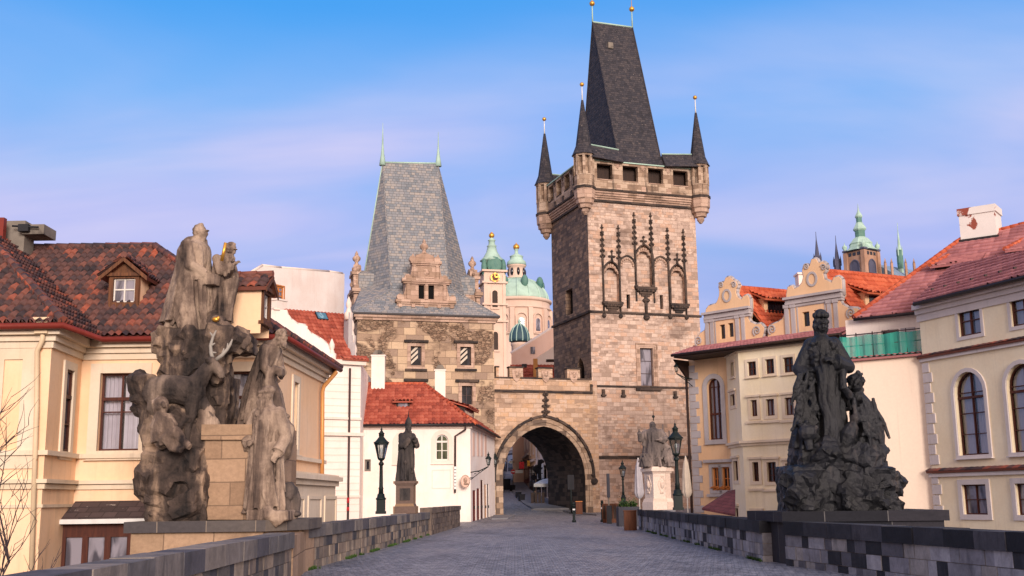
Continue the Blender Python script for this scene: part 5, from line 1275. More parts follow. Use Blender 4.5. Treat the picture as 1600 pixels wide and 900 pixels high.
# the long tiled eave
zt = zeH+.25; ea, eb = HR.off(bO+.45).hit(1050, 562)[0], HR.w+.1
tile_roof('eave_roof', M['tile_pink'], X, [HR.P(ea, zeH, bO+.45), HR.P(eb, zeH, bO+.45), HR.P(eb, zeH+.75, -.3), HR.P(ea, zeH+.75, -.3)], HR.u, .25, .4, .05, .04)
m = MB(); m.tube([HR.P(ea, zeH-.04, bO+.5), HR.P(eb, zeH-.04, bO+.5)], .09, 6); m.hexa([HR.P(ea+.1, zeH-.2, bO+.4), HR.P(eb, zeH-.2, bO+.4), HR.P(eb, zeH-.2, 0), HR.P(ea+.1, zeH-.2, 0), HR.P(ea+.1, zeH-.06, bO+.4), HR.P(eb, zeH-.06, bO+.4), HR.P(eb, zeH+.2, 0), HR.P(ea+.1, zeH+.2, 0)]); m.build('eave_soffit', M['wooddark'], X)
m = MB(); m.tube([HR.P(-.12, zeH-.2, .12), HR.P(-.12, -5, .12)], .09, 7); m.hexa([HR.P(-.1, zeH-1.4, 0.0), HR.P(.06, zeH-1.4, 0.0), HR.P(.06, zeH-1.4, .12), HR.P(-.1, zeH-1.4, .12), HR.P(-.1, zeH-.2, 0), HR.P(.06, zeH-.2, 0), HR.P(.06, zeH-.2, 1.5), HR.P(-.1, zeH-.2, 1.5)]); m.build('eave_bracket', M['wooddark'], X)
# gables
g1px = [(1086, 556), (1086, 541), (1088, 529), (1094, 521), (1101, 516), (1102.6, 500), (1102.6, 484), (1107, 478), (1118, 475), (1121, 470), (1123.6, 462), (1124, 454), (1122.5, 447), (1126, 441.5), (1131, 441.5), (1134, 433.5), (1140, 433), (1144, 437), (1150, 440), (1152, 445), (1149.5, 451), (1149, 457), (1151.5, 464), (1158, 469), (1161, 463), (1167, 461), (1170, 466), (1171, 486), (1168, 497), (1171, 503), (1180, 507), (1188, 506), (1193, 512), (1192, 521), (1190, 527), (1194, 540)]
g2px = [(1199, 537), (1200, 520), (1199, 513), (1203, 508), (1214, 504), (1222, 499), (1226, 490), (1228, 476), (1229, 458), (1231, 448), (1238, 447), (1240, 452), (1248, 448), (1253, 442), (1255.5, 432), (1253.5, 423), (1255, 416), (1259, 413), (1265, 416), (1268, 405), (1274.5, 404.5), (1278, 411), (1285, 409), (1290, 413), (1289.5, 420), (1285, 427), (1287, 436), (1299, 442), (1303, 433.5), (1310, 432), (1314, 436), (1315.5, 461), (1311, 468), (1314, 475), (1324, 481), (1339, 482), (1346, 489), (1340, 498), (1336, 506), (1335, 520)]
HG = HR.off(-.05)
for k, (gpx, corn, pil, wn, ov, oth) in enumerate(((g1px, [(1102, 484, 1171, 499)], [(1103.5, 499, 1108.5, 550), (1111, 498, 1116, 549), (1150.5, 492, 1155.5, 542), (1159.5, 490, 1164.5, 541)], [(1124.5, 507, 1133, 529.5), (1137.5, 504.5, 1146, 526.5)], (1136, 462, 4.5, 7.5), [(1092, 533), (1183, 517)]), (g2px, [(1229, 459, 1315, 475)], [(1227.5, 476, 1233.5, 532), (1237.5, 475, 1243.5, 531), (1294, 468, 1300, 522), (1304, 467, 1310, 520)], [(1254, 487, 1265, 510), (1272, 484, 1283, 507)], (1269, 436, 5.5, 8.5), [(1207, 515), (1330, 489)]))):
    lp = [HG.hit(*p) for p in gpx]; lp = lp[::-1]
    hol = [rect_loop(HG.rect(*q)) for q in wn]
    m = MB(); wall_face(m, HG, lp, hol, 0, .25, .5)
    gb = m.build('gable', M['ochreH'], X)
    m = MB()
    for q in wn: r = HG.rect(*q); m.fbox(HG, r[0]-.03, r[1]-.03, r[2]+.03, r[3]+.03, -.3, -.22)
    m.build('gable_window', M['pane'], gb)
    m = MB(); up_ = lp[1:-1]
    for a, b in zip(up_, up_[1:]): m.tube([HG.P(a[0], a[1], -.2), HG.P(b[0], b[1], -.2)], .13, 6)
    m.build('gable_coping', M['greytrim'], gb)
    m = MB()
    for q in corn:
        r = HG.rect(*q); H_ = r[3]-r[1]
        for t0, t1, o in ((0, .22, .08), (.26, .48, .16), (.5, .74, .12), (.76, 1.0, .3)): m.fbox(HG, r[0]-o*.4, r[1]+H_*t0, r[2]+o*.4, r[1]+H_*t1, -.3, o)
    for q in pil: r = HG.rect(*q); m.fbox(HG, r[0], r[1], r[2], r[3], -.05, .09); m.fbox(HG, r[0]-.06, r[1], r[2]+.06, r[1]+.3, -.05, .12); m.fbox(HG, r[0]-.06, r[3]-.22, r[2]+.06, r[3]-.01, -.05, .13)
    q0, q1 = HG.rect(*wn[0]), HG.rect(*wn[1]); band(m, HG, [(q0[0]-.28, q0[1]-.3), (q1[2]+.28, q0[1]-.3), (q1[2]+.28, q0[3]+.35), (q0[0]-.28, q0[3]+.35)], .08, -.02, .035)
    m.build('gable_cornice', M['greytrim'], gb, .015)
    m = MB(); cx, cy, rx, ry = ov; cu, cz = HG.hit(cx, cy); sx = HG.hit(cx+rx, cy)[0]-cu; sz = cz-HG.hit(cx, cy+ry)[1]
    ring_ = [(cu+sx*math.cos(2*math.pi*i/18), cz+sz*math.sin(2*math.pi*i/18)) for i in range(18)]; band(m, HG, ring_, .13, -.02, .06)
    for px, py in oth:
        cu, cz = HG.hit(px, py); pts = [HG.P(cu+(.03+.014*i)*math.cos(i*.55), cz+(.03+.016*i)*math.sin(i*.55), .04) for i in range(20)]; m.tube(pts, .05, 5)
    for px, py in ((gpx[13 if k == 0 else 17][0]+1, gpx[13 if k == 0 else 17][1]+4), (gpx[18 if k == 0 else 23][0]-3, gpx[18 if k == 0 else 23][1]+5)):
        cu, cz = HG.hit(px, py); pts = [HG.P(cu+(.02+.012*i)*math.cos(i*.6), cz+(.02+.013*i)*math.sin(i*.6), .04) for i in range(16)]; m.tube(pts, .045, 5)
    m.build('gable_scroll', M['greytrim'], gb)
    RD = V((.9, .43, 0)).normalized()
    # roof running back from the gable
    top = HG.hit(*(((1140, 445)) if k == 0 else ((1272, 418)))); dn = HG.hit(*((1196, 532) if k == 0 else (1345, 512))); dl = HG.hit(*((1088, 540) if k == 0 else (1200, 530)))
    dep = 11 if k == 0 else 18
    a, b = HG.P(top[0], top[1]-.15, -.4), HG.P(dn[0]+(.8 if k == 0 else .5), dn[1]-.3, -.4); c = HG.P(dl[0], dl[1]-.2, -.4)
    tile_roof('roof', M['tile_or'], X, [b, b+RD*dep, a+RD*dep, a], RD, .27, .42, .085, .06)
    tile_roof('roof', M['tile_or'], X, [c+RD*dep, c, a, a+RD*dep], RD, .27, .42, .085, .06)
    m = MB(); ridge_caps(m, a+V((0, 0, .05)), a+RD*dep+V((0, 0, .05)), .14); m.build('ridge_tiles', M['tile_or'], X)
    # dormer on the right-hand slope
    nn = (b-a).cross(RD).normalized(); nn = nn if nn.z > 0 else -nn
    bp_ = plane_hit(a, nn, 1216 if k == 0 else 1375, 490 if k == 0 else 482); hd = V((b.x-a.x, b.y-a.y, 0)).normalized()
    DFc = Fac(bp_-RD*1.1, bp_+RD*1.1); 
    m = MB(); m.fbox(DFc, 0, bp_.z-.3, DFc.w, bp_.z+.95, -2.2, 0); dd = m.build('dormer', M['ochreH'], X)
    tile_roof('dormer_roof', M['tile_or'], dd, [DFc.P(-.35, bp_.z+.8, .6), DFc.P(DFc.w+.35, bp_.z+.8, .6), DFc.P(DFc.w+.2, bp_.z+2.1, -2.4), DFc.P(-.2, bp_.z+2.1, -2.4)], DFc.u, .27, .42, .085, .06)
    m = MB(); m.fbox(DFc, .3, bp_.z, DFc.w-.3, bp_.z+.75, -.05, .03); m.build('dormer_window', M['pane'], dd)
bp_ = at(1387, 470, 74); m = MB(); m.lathe(bp_, [(.13, -2), (.13, .5), (.2, .52), (.2, .7), (.1, .75)], 10); m.build('flue', M['paint_white'], X)
bp_ = at(1250, 440, 72); m = MB(); m.box(bp_-V((0, 0, 2)), (.4, .9, 2.4)); m.box(bp_+V((0, 0, .4)), (.55, 1.1, .12)); m.build('chimney', M['white'], X, .02)
# low brown roof in front of its foot
sF = Fac(at(1095, 795, 64), at(1160, 795, 61)); S_ = thing('lean_to_shed', 'low shed with brown slate roof under the cream bay', 'shed', (sF.P(1, 0).x, sF.P(1, 0).y, -5))
pts = [at(1097, 797, 63), at(1149, 807, 60.5), at(1149, 768, 63.5), at(1138, 770, 65)]; zlo = pts[0].z
m = MB(); m.prism(pts, V((0, 0, .12))); m.build('roof', M['brownroof'], S_)
m = MB(); m.fbox(sF, .4, -5.5, sF.w-.1, zlo-.4, -1.6, -.3); m.build('wall', M['greytrim'], S_)
# ------------------------------------------------------------------ blank wall with the netted terrace, roof behind
iA, iB = at(1316, 650, 48.3), at(1449, 650, 46.2); IF = Fac(iA, iB)
fA, fB = at(1449, 650, 46.0), at(1600, 650, 41.2); FF0 = Fac(fA, fB); fB2 = FF0.P(FF0.w+6, 0); FF = Fac(fA, fB2)
zi = IF.hit(1390, 556)[1]
I_ = thing('terrace_house', 'house with blank peach wall, green netted terrace and red roof beside the dark statue', 'house', (IF.P(2, 0).x, IF.P(2, 0).y, -5))
m = MB(); ip = [IF.P(0, 0), IF.P(IF.w+.02, 0), IF.P(IF.w+.02, 0)-IF.n*3, IF.P(0, 0)-IF.n*3]; shell(m, ip, -6, zi); m.build('wall', M['peach'], I_)
IS = IF.off(-3.0); zse = IS.hit(1385, 494)[1]
m = MB(); ip = [IS.P(-.6, 0), IS.P(IS.w+1, 0), IS.P(IS.w+1, 0)-IF.n*8, IS.P(-.6, 0)-IF.n*8]; dq = IS.rect(1378, 515, 1406, 560); dq2 = IS.rect(1409, 512, 1432, 560); shell(m, ip, zi-.5, zse, {0: [rect_loop((dq[0]+.6, max(dq[1], zi-.3), dq[2]+.6, dq[3]))]}, .3); m.build('setback_wall', M['white'], I_)
m = MB(); m.fbox(IS, dq[0]-.05, zi-.3, dq[2]+.05, dq[3]+.05, -.4, -.3); m.build('terrace_door', M['pane'], I_)
m = MB(); m.fbox(IS, dq2[0], zi, dq2[2], dq2[3], -.02, .05); m.fbox(IS, IS.hit(1337, 530)[0], zi, IS.hit(1372, 530)[0], IS.hit(1350, 521)[1], -.02, .05); m.build('terrace_panel', M['greytrim'], I_, .01)
tile_roof('wall_coping', M['brownroof'] if False else M['tile_pink'], I_, [IF.P(-.1, zi-.02, .2), IF.P(IF.w, zi-.02, .2), IF.P(IF.w, zi+.06, -.2), IF.P(-.1, zi+.06, -.2)], IF.u, .25, .3, .04, .03)
zn = IF.hit(1390, 519, -.35)[1]
m = MB(); nI = IF.off(-.35); kk = 26
for i in range(kk):
    ua, ub = .0+IF.w*i/kk, IF.w*(i+1)/kk; oa, ob_ = .07*math.sin(i*1.7)+.03*math.sin(i*.6), .07*math.sin((i+1)*1.7)+.03*math.sin((i+1)*.6); da, db = -.06*abs(math.sin(i*.35)), -.06*abs(math.sin((i+1)*.35))
    m.face([nI.P(ua, zi+.05, oa), nI.P(ub, zi+.05, ob_), nI.P(ub, zn+db, ob_*.4), nI.P(ua, zn+da, oa*.4)])
m.build('netting', M['net'], I_, smooth=True)
m = MB()
for i in range(6): u = IF.w*i/5; m.tube([nI.P(u, zi, -.06), nI.P(u, zn+.12, -.06)], .025, 6)
for z in (zn+.04, (zi+zn)/2+.08): m.tube([nI.P(0, z, -.06), nI.P(IF.w, z, -.06)], .022, 6)
m.build('railing', M['pipe_dark'], I_)
n0 = -IF.n; SLr = .72; nR = V((-n0.x*SLr, -n0.y*SLr, 1)).normalized(); pe = IS.P(0, zse, .35)
q0, q1, q2, q3 = plane_hit(pe, nR, 1334, 503), IS.P(IS.w+2.0, zse, .35), plane_hit(pe, nR, 1660, 334), plane_hit(pe, nR, 1499, 377)
q0 = IS.P(IS.hit(1334, 500, .35)[0], zse, .35)
q1b = IS.P(IS.w+12, zse, .35)
tile_roof('roof', M['tile_pink'], I_, [q0, q1b, q2, q3], IF.u, .3, .36, .02, .065, 4)
m = MB(); ridge_caps(m, q0+V((0, 0, .05)), q3+V((0, 0, .05)), .12); m.build('ridge_tiles', M['tile_or'], I_); m = MB(); ridge_caps(m, q3, q2, .12); m.build('ridge_tiles', M['tile_or'], I_)
m = MB(); m.tube([q0-V((0, 0, .06)), IS.P(IS.w+.5, zse-.06, .38)], .07, 6); m.build('gutter', M['darkgutter'], I_)
m = MB(); m.face([q3, q2, q2-IF.n*6-V((0, 0, 4)), q3-IF.n*6-V((0, 0, 4))]); m.face([q0, q3, q3-IF.n*6-V((0, 0, 4)), q0-IF.n*9]); m.build('rear_roof', M['tile_pink'], I_)
p = plane_hit(pe, nR, 1535, 374); cF = Fac(p-IF.u*1.05, p+IF.u*1.05); q = cF.rect(1499, 330, 1553, 381)
m = MB(); L0, L1 = cF.hit(1499, 350)[0], cF.hit(1556, 350)[0]; zt = cF.hit(1530, 322)[1]; m.fbox(cF, L0, p.z-1.2, L1, zt-.35, -1.3, 0); m.fbox(cF, L0-.06, zt-.35, L1+.06, zt, -1.36, .06); ch = m.build('chimney', M['chimwhite'], I_, .03)
m = MB()
m.fbox(cF, L0-.08, p.z-.6, L1+.08, p.z+.12, -1.4, .08); m.build('chimney_flashing', M['darkgutter'], ch)
def brow(px0, px1, py, hgt):
    p = plane_hit(pe, nR, (px0+px1)/2, py); F = Fac(p-IF.u*1, p+IF.u*1); u0, u1 = F.hit(px0, py)[0], F.hit(px1, py)[0]; z = p.z
    m = MB(); m.fbox(F, u0+.15, z-.4, u1-.15, z+.35, -1.4, 0); d = m.build('dormer', M['wooddark'], I_)
    tile_roof('dormer_roof', M['tile_pink'], d, [F.P(u0, z+.22, .35), F.P(u1, z+.22, .35), F.P(u1-.2, z+1.0, -1.6), F.P(u0+.5, z+1.0, -1.6)], F.u, .3, .36, .02, .065, 4)
    m = MB(); ridge_caps(m, F.P(u0, z+.3, .35), F.P(u0+.5, z+1.05, -1.6), .1); ridge_caps(m, F.P(u0+.5, z+1.05, -1.6), F.P(u1-.2, z+1.05, -1.6), .1); m.build('dormer_ridge', M['tile_or'], d)
brow(1456, 1540, 420, 1); brow(1573, 1650, 396, 1)
# ------------------------------------------------------------------ cream house at the right edge
zf = FF.off(.4).hit(1500, 456)[1]; zf2 = FF.hit(1500, 546)[1]; zf3 = FF.hit(1500, 733)[1]
Z = thing('cream_house', 'pale cream house with arched windows in grey frames, beside the blank peach wall', 'house', (FF.P(3, 0).x, FF.P(3, 0).y, -5))
f1, f2, f3 = FF.rect(1497.5, 477, 1532.5, 524), FF.rect(1494, 580, 1541, 711), FF.rect(1505, 757, 1543, 804)
sp = 2.75
ws = [(a+d, b, c+d, e) for d in (0, sp, 2*sp) for (a, b, c, e) in (f1, f2, f3)]
m = MB(); fp = [FF.P(0, 0), FF.P(FF.w, 0), FF.P(FF.w, 0)-FF.n*6, FF.P(0, 0)-FF.n*6]
shell(m, fp, -6, zf+.05, {0: [(arch_loop(q) if i % 3 == 1 else rect_loop(q)) for i, q in enumerate(ws)]}, .25); m.build('wall', M['creamF'], Z)
for i, q in enumerate(ws):
    if i % 3 == 1: window(Z, FF, q, 1, depth=.2, frame='woodframe', bars=(1, 3), fw=.06, curtain=True, surround='palegrey', sw=.16, so=.06, sill='palegrey', transom=q[3]-(q[2]-q[0])*.62)
    elif i % 3 == 0: window(Z, FF, q, depth=.12, frame='woodframe', bars=(1, 1), fw=.07, curtain=True, surround='palegrey', sw=.14, so=.04)
    else: window(Z, FF, q, depth=.15, frame='woodframe', pane='panelite', bars=(1, 1), fw=.05, surround='palegrey', sw=.2, so=.05)
m = MB()
for z, h, o in ((zf-.75, .3, .06), (zf-.45, .2, .14), (zf-.25, .22, .28), (zf2-.25, .18, .10), (zf3-.28, .14, .10)): m.fbox(FF, -.1, z, FF.w, z+h, -.05, o)
for k in range(14): z = zf2-.7-k*.42; (m.fbox(FF, -.02, z, .5 if k % 2 else .36, z+.38, -.05, .05) if z > zf3+.1 else m.fbox(FF, -.02, z-.35, .5 if k % 2 else .36, z+.03, -.05, .05))
m.build('cornice', M['palegrey'], Z, .015)
for z in (zf2, zf3):
    tile_roof('ledge_tiles', M['tile_old'], Z, [FF.P(-.15, z-.04, .2), FF.P(FF.w, z-.04, .2), FF.P(FF.w, z+.07, -.01), FF.P(-.15, z+.07, -.01)], FF.u, .3, .3, .012, .02, 4)
n0 = -FF.n; nF = V((-n0.x*.62, -n0.y*.62, 1)).normalized(); pe = FF.P(0, zf, .5)
r0 = FF.P(FF.hit(1427, 468, .5)[0], zf, .5); r1 = FF.P(FF.w+.5, zf, .5); r2 = plane_hit(pe, nF, 1700, 376); r3 = plane_hit(pe, nF, 1489, 414)
tile_roof('roof', M['tile_pink'], Z, [r0, r1, r2, r3], FF.u, .3, .36, .02, .065, 4)
m = MB(); m.face([r3, r2, r2-FF.n*2-V((0, 0, 2)), r3-FF.n*2-V((0, 0, 2))]); m.face([r0, r3, r3-FF.n*2-V((0, 0, 2)), FF.P(-.2, zf, -4)]); m.build('rear_roof', M['tile_pink'], Z)
m = MB(); m.tube([r0-V((0, 0, .07)), r1-V((0, 0, .07))], .08, 6); m.build('gutter', M['darkgutter'], Z)
m = MB()
for k in range(12):
    p = r0.lerp(r3, .22)+FF.u*(.6+k*.75); m.box(p+V((0, 0, .06)), (.10, .10, .08))
m.build('snow_guard', M['wooddark'], Z)
# ------------------------------------------------------------------ far away: church, cathedral, roofs behind the gate, hill
def fl(x0, x1, y, d): a, b = at(x0, y, d), at(x1, y, d); return a, b, (a+b)/2, (b-a).length
def zat(px, py, d): return at(px, py, d).z
# hill and castle mount
m = MB(); rows = []
for j in range(9):
    yy = 380+j*110; row = []
    for i in range(41):
        xx = -300+i*35; hgt = -6+62*math.exp(-((xx-330)/210)**2)*min(1, max(0, (yy-380)/330))+46*math.exp(-((xx-150)/60)**2)*min(1, max(0, (yy-500)/300))*.9+30*math.exp(-((xx+40)/90)**2)*min(1, max(0, (yy-560)/300))*.4
        row.append(m.bm.verts.new((xx, yy, hgt+3*noise.noise((xx*.02, yy*.02, 0)))))
    rows.append(row)
for j in range(8):
    for i in range(40): m.bm.faces.new((rows[j][i], rows[j][i+1], rows[j+1][i+1], rows[j+1][i])).smooth = True
m.build('hill', M['hill'], kind='structure')
# domed church
d = 330.0; c = at(807.6, 450, d); px = d/FPX*1.02
CH = thing('domed_church', 'pale baroque church with green dome and lantern, behind the gate wall', 'church', (c.x, d, -6))
z = lambda y: zat(808, y, d-46*d/FPX*min(1, max(0, (y-440)/22)))
B_ = V((c.x, d, 0)); R_ = 50*px
m = MB(); m.lathe(B_, [(R_*1.02, -6), (R_*1.02, z(468))], 32)
m.build('drum', M['church'], CH)
m = MB(); m.lathe(B_, [(R_*1.04, z(469)), (R_*1.08, z(467.5)), (R_*1.08, z(464.5)), (R_*1.0, z(463))], 32); m.lathe(B_, [(R_*1.03, z(481)), (R_*1.07, z(480)), (R_*1.07, z(478)), (R_*1.03, z(477))], 32); m.build('drum_cornice', M['church'], CH)
for i in range(12):
    a = 2*math.pi*i/12+.12; p = V((math.cos(a), math.sin(a), 0)); tn = V((-p.y, p.x, 0))
    if p.y > .35: continue
    F = Fac(B_+p*R_*1.02-tn*2.0, B_+p*R_*1.02+tn*2.0)
    if F.n.dot(p) < 0: F = Fac(B_+p*R_*1.02+tn*2.0, B_+p*R_*1.02-tn*2.0)
    q = (.8, z(519), 3.2, z(494)); m = MB(); L_ = arch_loop(q); m.prism([F.P(a_, z_, -.6) for a_, z_ in L_], F.n*.75); w = m.build('drum_window', M['pinkwall'], CH)
    m = MB(); L_ = arch_loop((1.2, z(517), 2.8, z(497))); m.prism([F.P(a_, z_, .1) for a_, z_ in L_], F.n*.12); m.build('pane', M['panelite'], w)
    m = MB(); band(m, F, arch_loop((.5, z(520), 3.5, z(490))), .35, -.5, .45); m.build('surround', M['church'], w)
    b = a+math.pi/12; p2 = V((math.cos(b), math.sin(b), 0)); m = MB(); m.box(B_+p2*R_*1.03+V((0, 0, z(530))), (1.4, 1.4, z(481)-z(530)), b); m.build('drum_pilaster', M['church'], CH)
hD = z(436)-z(464); prof = [(R_*.98*math.cos(t), z(464)+(hD*1.02)*math.sin(t)) for t in [math.pi/2*i/12 for i in range(11)]]
m = MB(); m.lathe(B_, prof+[(9*px*1.9, z(436.5))], 32)
m.build('dome', M['copper'], CH)
m = MB()
for i in range(16):
    a = 2*math.pi*i/16; m.tube([B_+V((math.cos(a)*r, math.sin(a)*r, zz)) for r, zz in prof], .28, 5)
m.build('dome_rib', M['copper'], CH)
for i in range(8):
    a = -math.pi/2+.30+2*math.pi*i/8; r, zz = prof[5]; m = MB(); m.ball(B_+V((math.cos(a)*r*1.03, math.sin(a)*r*1.03, zz+.6)), (1.1, 1.1, 2.0), 8, 6); w = m.build('dome_window', M['copper_dark'], CH)
m = MB(); rl = 13*px; m.lathe(B_, [(rl*1.2, z(436.5)), (rl*1.2, z(434)), (rl, z(433)), (rl, z(418)), (rl*1.15, z(417)), (rl*1.15, z(415))], 16); m.build('lantern_drum', M['church'], CH)
for i in range(8):
    a = 2*math.pi*i/8+.2; m = MB(); m.ball(B_+V((math.cos(a)*rl*.96, math.sin(a)*rl*.96, z(426))), (.55, .55, 1.3), 6, 5); m.build('lantern_window', M['pane'], CH)
m = MB(); m.lathe(B_, [(rl*1.2, z(415)), (rl*1.1, z(409)), (rl*.8, z(406)), (rl*.75, z(402)), (rl*.85, z(401)), (rl*.4, z(398)), (rl*.22, z(396)), (rl*.2, z(391)), (rl*.3, z(390)), (rl*.08, z(385)), (.05, z(381))], 16); m.build('lantern_cap', M['copper'], CH)
m = MB(); m.ball(B_+V((0, 0, z(386))), 1.0); m.tube([B_+V((0, 0, z(386))), B_+V((0, 0, z(379.5)))], .18, 5); m.build('gilded_cross', M['gold'], CH)
# bell tower with a clock
d = 300.0; c = at(769, 450, d); px = d/FPX
BT = thing('church_bell_tower', 'slender church bell tower with green cupola and gilded clock, beside the green dome', 'bell tower', (c.x, d, -6)); B_ = V((c.x, d, 0))
z = lambda y: zat(768, y, d); w_ = 16.5*px; rz = .25
m = MB(); m.box(B_+V((0, 0, -6)), (2*w_, 2*w_, z(428)+6), rz)
for sx in (-1, 1):
    mm = Matrix.Rotation(rz, 3, 'Z'); p = B_+mm@V((sx*w_*.92, -w_, 0)); m.box(p+V((0, 0, -6)), (w_*.28, w_*.2, z(432)+6), rz)
m.build('shaft', M['church'], BT)
m = MB()
for y in (446, 480, 506, 428): m.box(B_+V((0, 0, z(y))), (2*w_+1.4, 2*w_+1.4, 3*px), rz)
m.build('cornice', M['church'], BT, .2)
mm = Matrix.Rotation(rz, 3, 'Z'); Fb = Fac(B_+mm@V((-w_, -w_-.02, 0)), B_+mm@V((w_, -w_-.02, 0)))
for y0, y1 in ((457, 483), (521, 549)):
    cu = Fb.w/2; m = MB(); L_ = arch_loop((cu-4.4*px, z(y1), cu+4.4*px, z(y0))); m.prism([Fb.P(a_, z_, -.3) for a_, z_ in L_], Fb.n*.4); w = m.build('window', M['wooddark'], BT); m = MB(); band(m, Fb, L_, .5, -.2, .35); m.build('surround', M['church'], w)
cu, cz = Fb.w/2, z(437.5); m = MB(); m.prism([Fb.P(cu+8*px*math.cos(a), cz+8*px*math.sin(a), -.2) for a in [2*math.pi*i/24 for i in range(24)]], Fb.n*1.0); ck = m.build('clock', M['church'], BT)
m = MB(); m.prism([Fb.P(cu+5*px*math.cos(a), cz+5*px*math.sin(a), .8) for a in [2*math.pi*i/20 for i in range(20)]], Fb.n*.08); m.build('clock_face', M['wooddorm'], ck)
m = MB()
for i in range(12): a = math.pi*i/6; m.tube([Fb.P(cu+5.4*px*math.cos(a), cz+5.4*px*math.sin(a), .85), Fb.P(cu+7.4*px*math.cos(a), cz+7.4*px*math.sin(a), .85)], .28, 4)
m.tube([Fb.P(cu, cz, .95), Fb.P(cu+5*px, cz+1.2*px, .95)], .22, 4); m.tube([Fb.P(cu, cz, .95), Fb.P(cu-1*px, cz+6*px, .95)], .18, 4); m.build('clock_hand', M['gold'], ck)
m = MB(); m.lathe(B_, [(w_*1.25, z(428)), (w_*1.2, z(426)), (w_*.95, z(424)), (w_*.95, z(410)), (w_*1.15, z(408.5)), (w_*1.2, z(407)), (w_*.85, z(402)), (w_*.55, z(394)), (w_*.42, z(386)), (w_*.5, z(385)), (w_*.32, z(382)), (w_*.3, z(377)), (w_*.4, z(376)), (w_*.12, z(372)), (.1, z(367))], 8, True, rz+R(22.5)); m.build('cupola', M['copper'], BT)
m = MB(); m.ball(B_+mm@V((0, -w_*.95, 0))+V((0, 0, z(417))), (2.2, .6, 2.4)); 
for sx in (-1, 1): m.ball(B_+mm@V((sx*w_*.95, -w_*.75, 0))+V((0, 0, z(421))), (.8, .8, 2.6))
m.build('cupola_window', M['copper_dark'], BT)
m = MB(); m.ball(B_+V((0, 0, z(368))), .8); m.tube([B_+V((0, 0, z(368))), B_+V((0, 0, z(363)))], .3, 5); m.build('gilded_finial', M['gold'], BT)
# small ribbed dome
d = 170; c = at(812, 540, d); px = d/FPX; z = lambda y: zat(812, y, d); B_ = V((c.x, d, 0))
SD_ = thing('small_dome_turret', 'small turret with dark blue ribbed dome, below the green church dome', 'turret', (c.x, d, -6))
m = MB(); m.lathe(B_, [(13*px, -6), (13*px, z(541)), (14*px, z(540)), (14*px, z(537)), (13.5*px, z(536))], 12); m.build('turret_drum', M['church'], SD_)
pr = [(15.5*px, z(534)), (16*px, z(530)), (15*px, z(522)), (11*px, z(513)), (5*px, z(507.5)), (1.5*px, z(506))]
m = MB(); m.lathe(B_, pr, 24); m.build('ribbed_dome', M['copper_blue'], SD_)
m = MB()
for i in range(10): a = 2*math.pi*i/10; m.tube([B_+V((math.cos(a)*r*1.01, math.sin(a)*r*1.01, zz)) for r, zz in pr], .09, 5)
m.lathe(B_, [(2.2*px, z(507)), (2*px, z(503)), (2.6*px, z(502)), (.3*px, z(497))], 8); m.build('dome_rib', M['copper'], SD_)
# roofs between the gate and the church
d = 140; F = Fac(at(770, 560, d), at(900, 560, d)); RH = thing('pink_gable_house', 'house with plain pink sloping gable wall, seen over the gate battlements', 'house', (F.P(5, 0).x, d, -6))
lp = [F.hit(*p) for p in ((799, 600), (905, 600), (905, 500), (862, 514), (828, 536), (799, 553))]; m = MB(); wall_face(m, F, [(lp[0][0], -6), (lp[1][0], -6)]+lp[2:], (), 0, 0, 4); m.build('wall', M['pinkwall'], RH)
m = MB()
for a, b in zip(lp[2:], lp[3:]): m.tube([F.P(*a, -.3), F.P(*b, -.3)], .35, 5)
m.build('gable_coping', M['whitetrim'], RH)
m = MB(); q = F.rect(829, 542, 836, 553); m.fbox(F, q[0], q[1], q[2], q[3], -.02, .1); m.build('window', M['panelite'], RH)
d = 128; F = Fac(at(770, 560, d), at(900, 560, d)); RH = thing('red_roof_house', 'low red roof with white end wall and yellow chimney, just behind the battlements', 'house', (F.P(5, 0).x, d, -6))
lp = [F.hit(*p) for p in ((833, 575), (905, 575), (905, 525), (866, 541), (834, 562))]; m = MB(); wall_face(m, F, [(lp[0][0], -6), (lp[1][0], -6)]+lp[2:], (), 0, 0, 3); m.build('wall', M['white'], RH)
Fq = F.off(2); a, b, c_, e = [Fq.P(*Fq.hit(*p)) for p in ((797, 592), (878, 592), (874, 567), (797, 567))]; bk = -F.n*2
tile_roof('roof', M['tile_red'], RH, [a, b, c_+bk, e+bk], F.u, .4, .6, .07, .06)
m = MB(); q = Fq.rect(833, 562, 840, 590); m.fbox(Fq, q[0], q[1], q[2], q[3], .1, 1.0); m.build('chimney', M['pipe_copper'], RH); m = MB(); q = Fq.rect(853, 563, 868, 566); m.fbox(Fq, q[0], q[1], q[2], q[3], .1, 1.0); m.build('dormer', M['wooddark'], RH)
m = MB(); q = Fq.rect(815, 570, 823, 575); m.fbox(Fq, q[0], q[1], q[2], q[3], .2, .9); m.build('skylight', M['darkgutter'], RH)
# the cathedral on its hill
d = 720.0; px = d/FPX; z = lambda y: zat(1350, y, d)
CA = thing('cathedral', 'distant pinnacled cathedral with green-topped main tower and slate nave on the castle hill', 'cathedral', (at(1350, 420, d).x, d, 40))
c = at(1347, 410, d); B_ = V((c.x, d, 0)); w_ = 21*px; rz = .62
m = MB(); m.box(B_+V((0, 0, 30)), (w_*1.72, w_*1.72, z(393.5)-30), rz); mm = Matrix.Rotation(rz, 3, 'Z')
for sx, sy in ((-1, -1), (1, -1), (1, 1), (-1, 1)): m.box(B_+mm@V((sx*w_*.8, sy*w_*.8, 0))+V((0, 0, 30)), (w_*.34, w_*.34, z(395)-30), rz)
tw = m.build('tower_shaft', M['castle'], CA, .4)
m = MB(); m.box(B_+V((0, 0, z(394))), (w_*2.0, w_*2.0, 1.2), rz); m.build('tower_cornice', M['castle_dark'], CA)
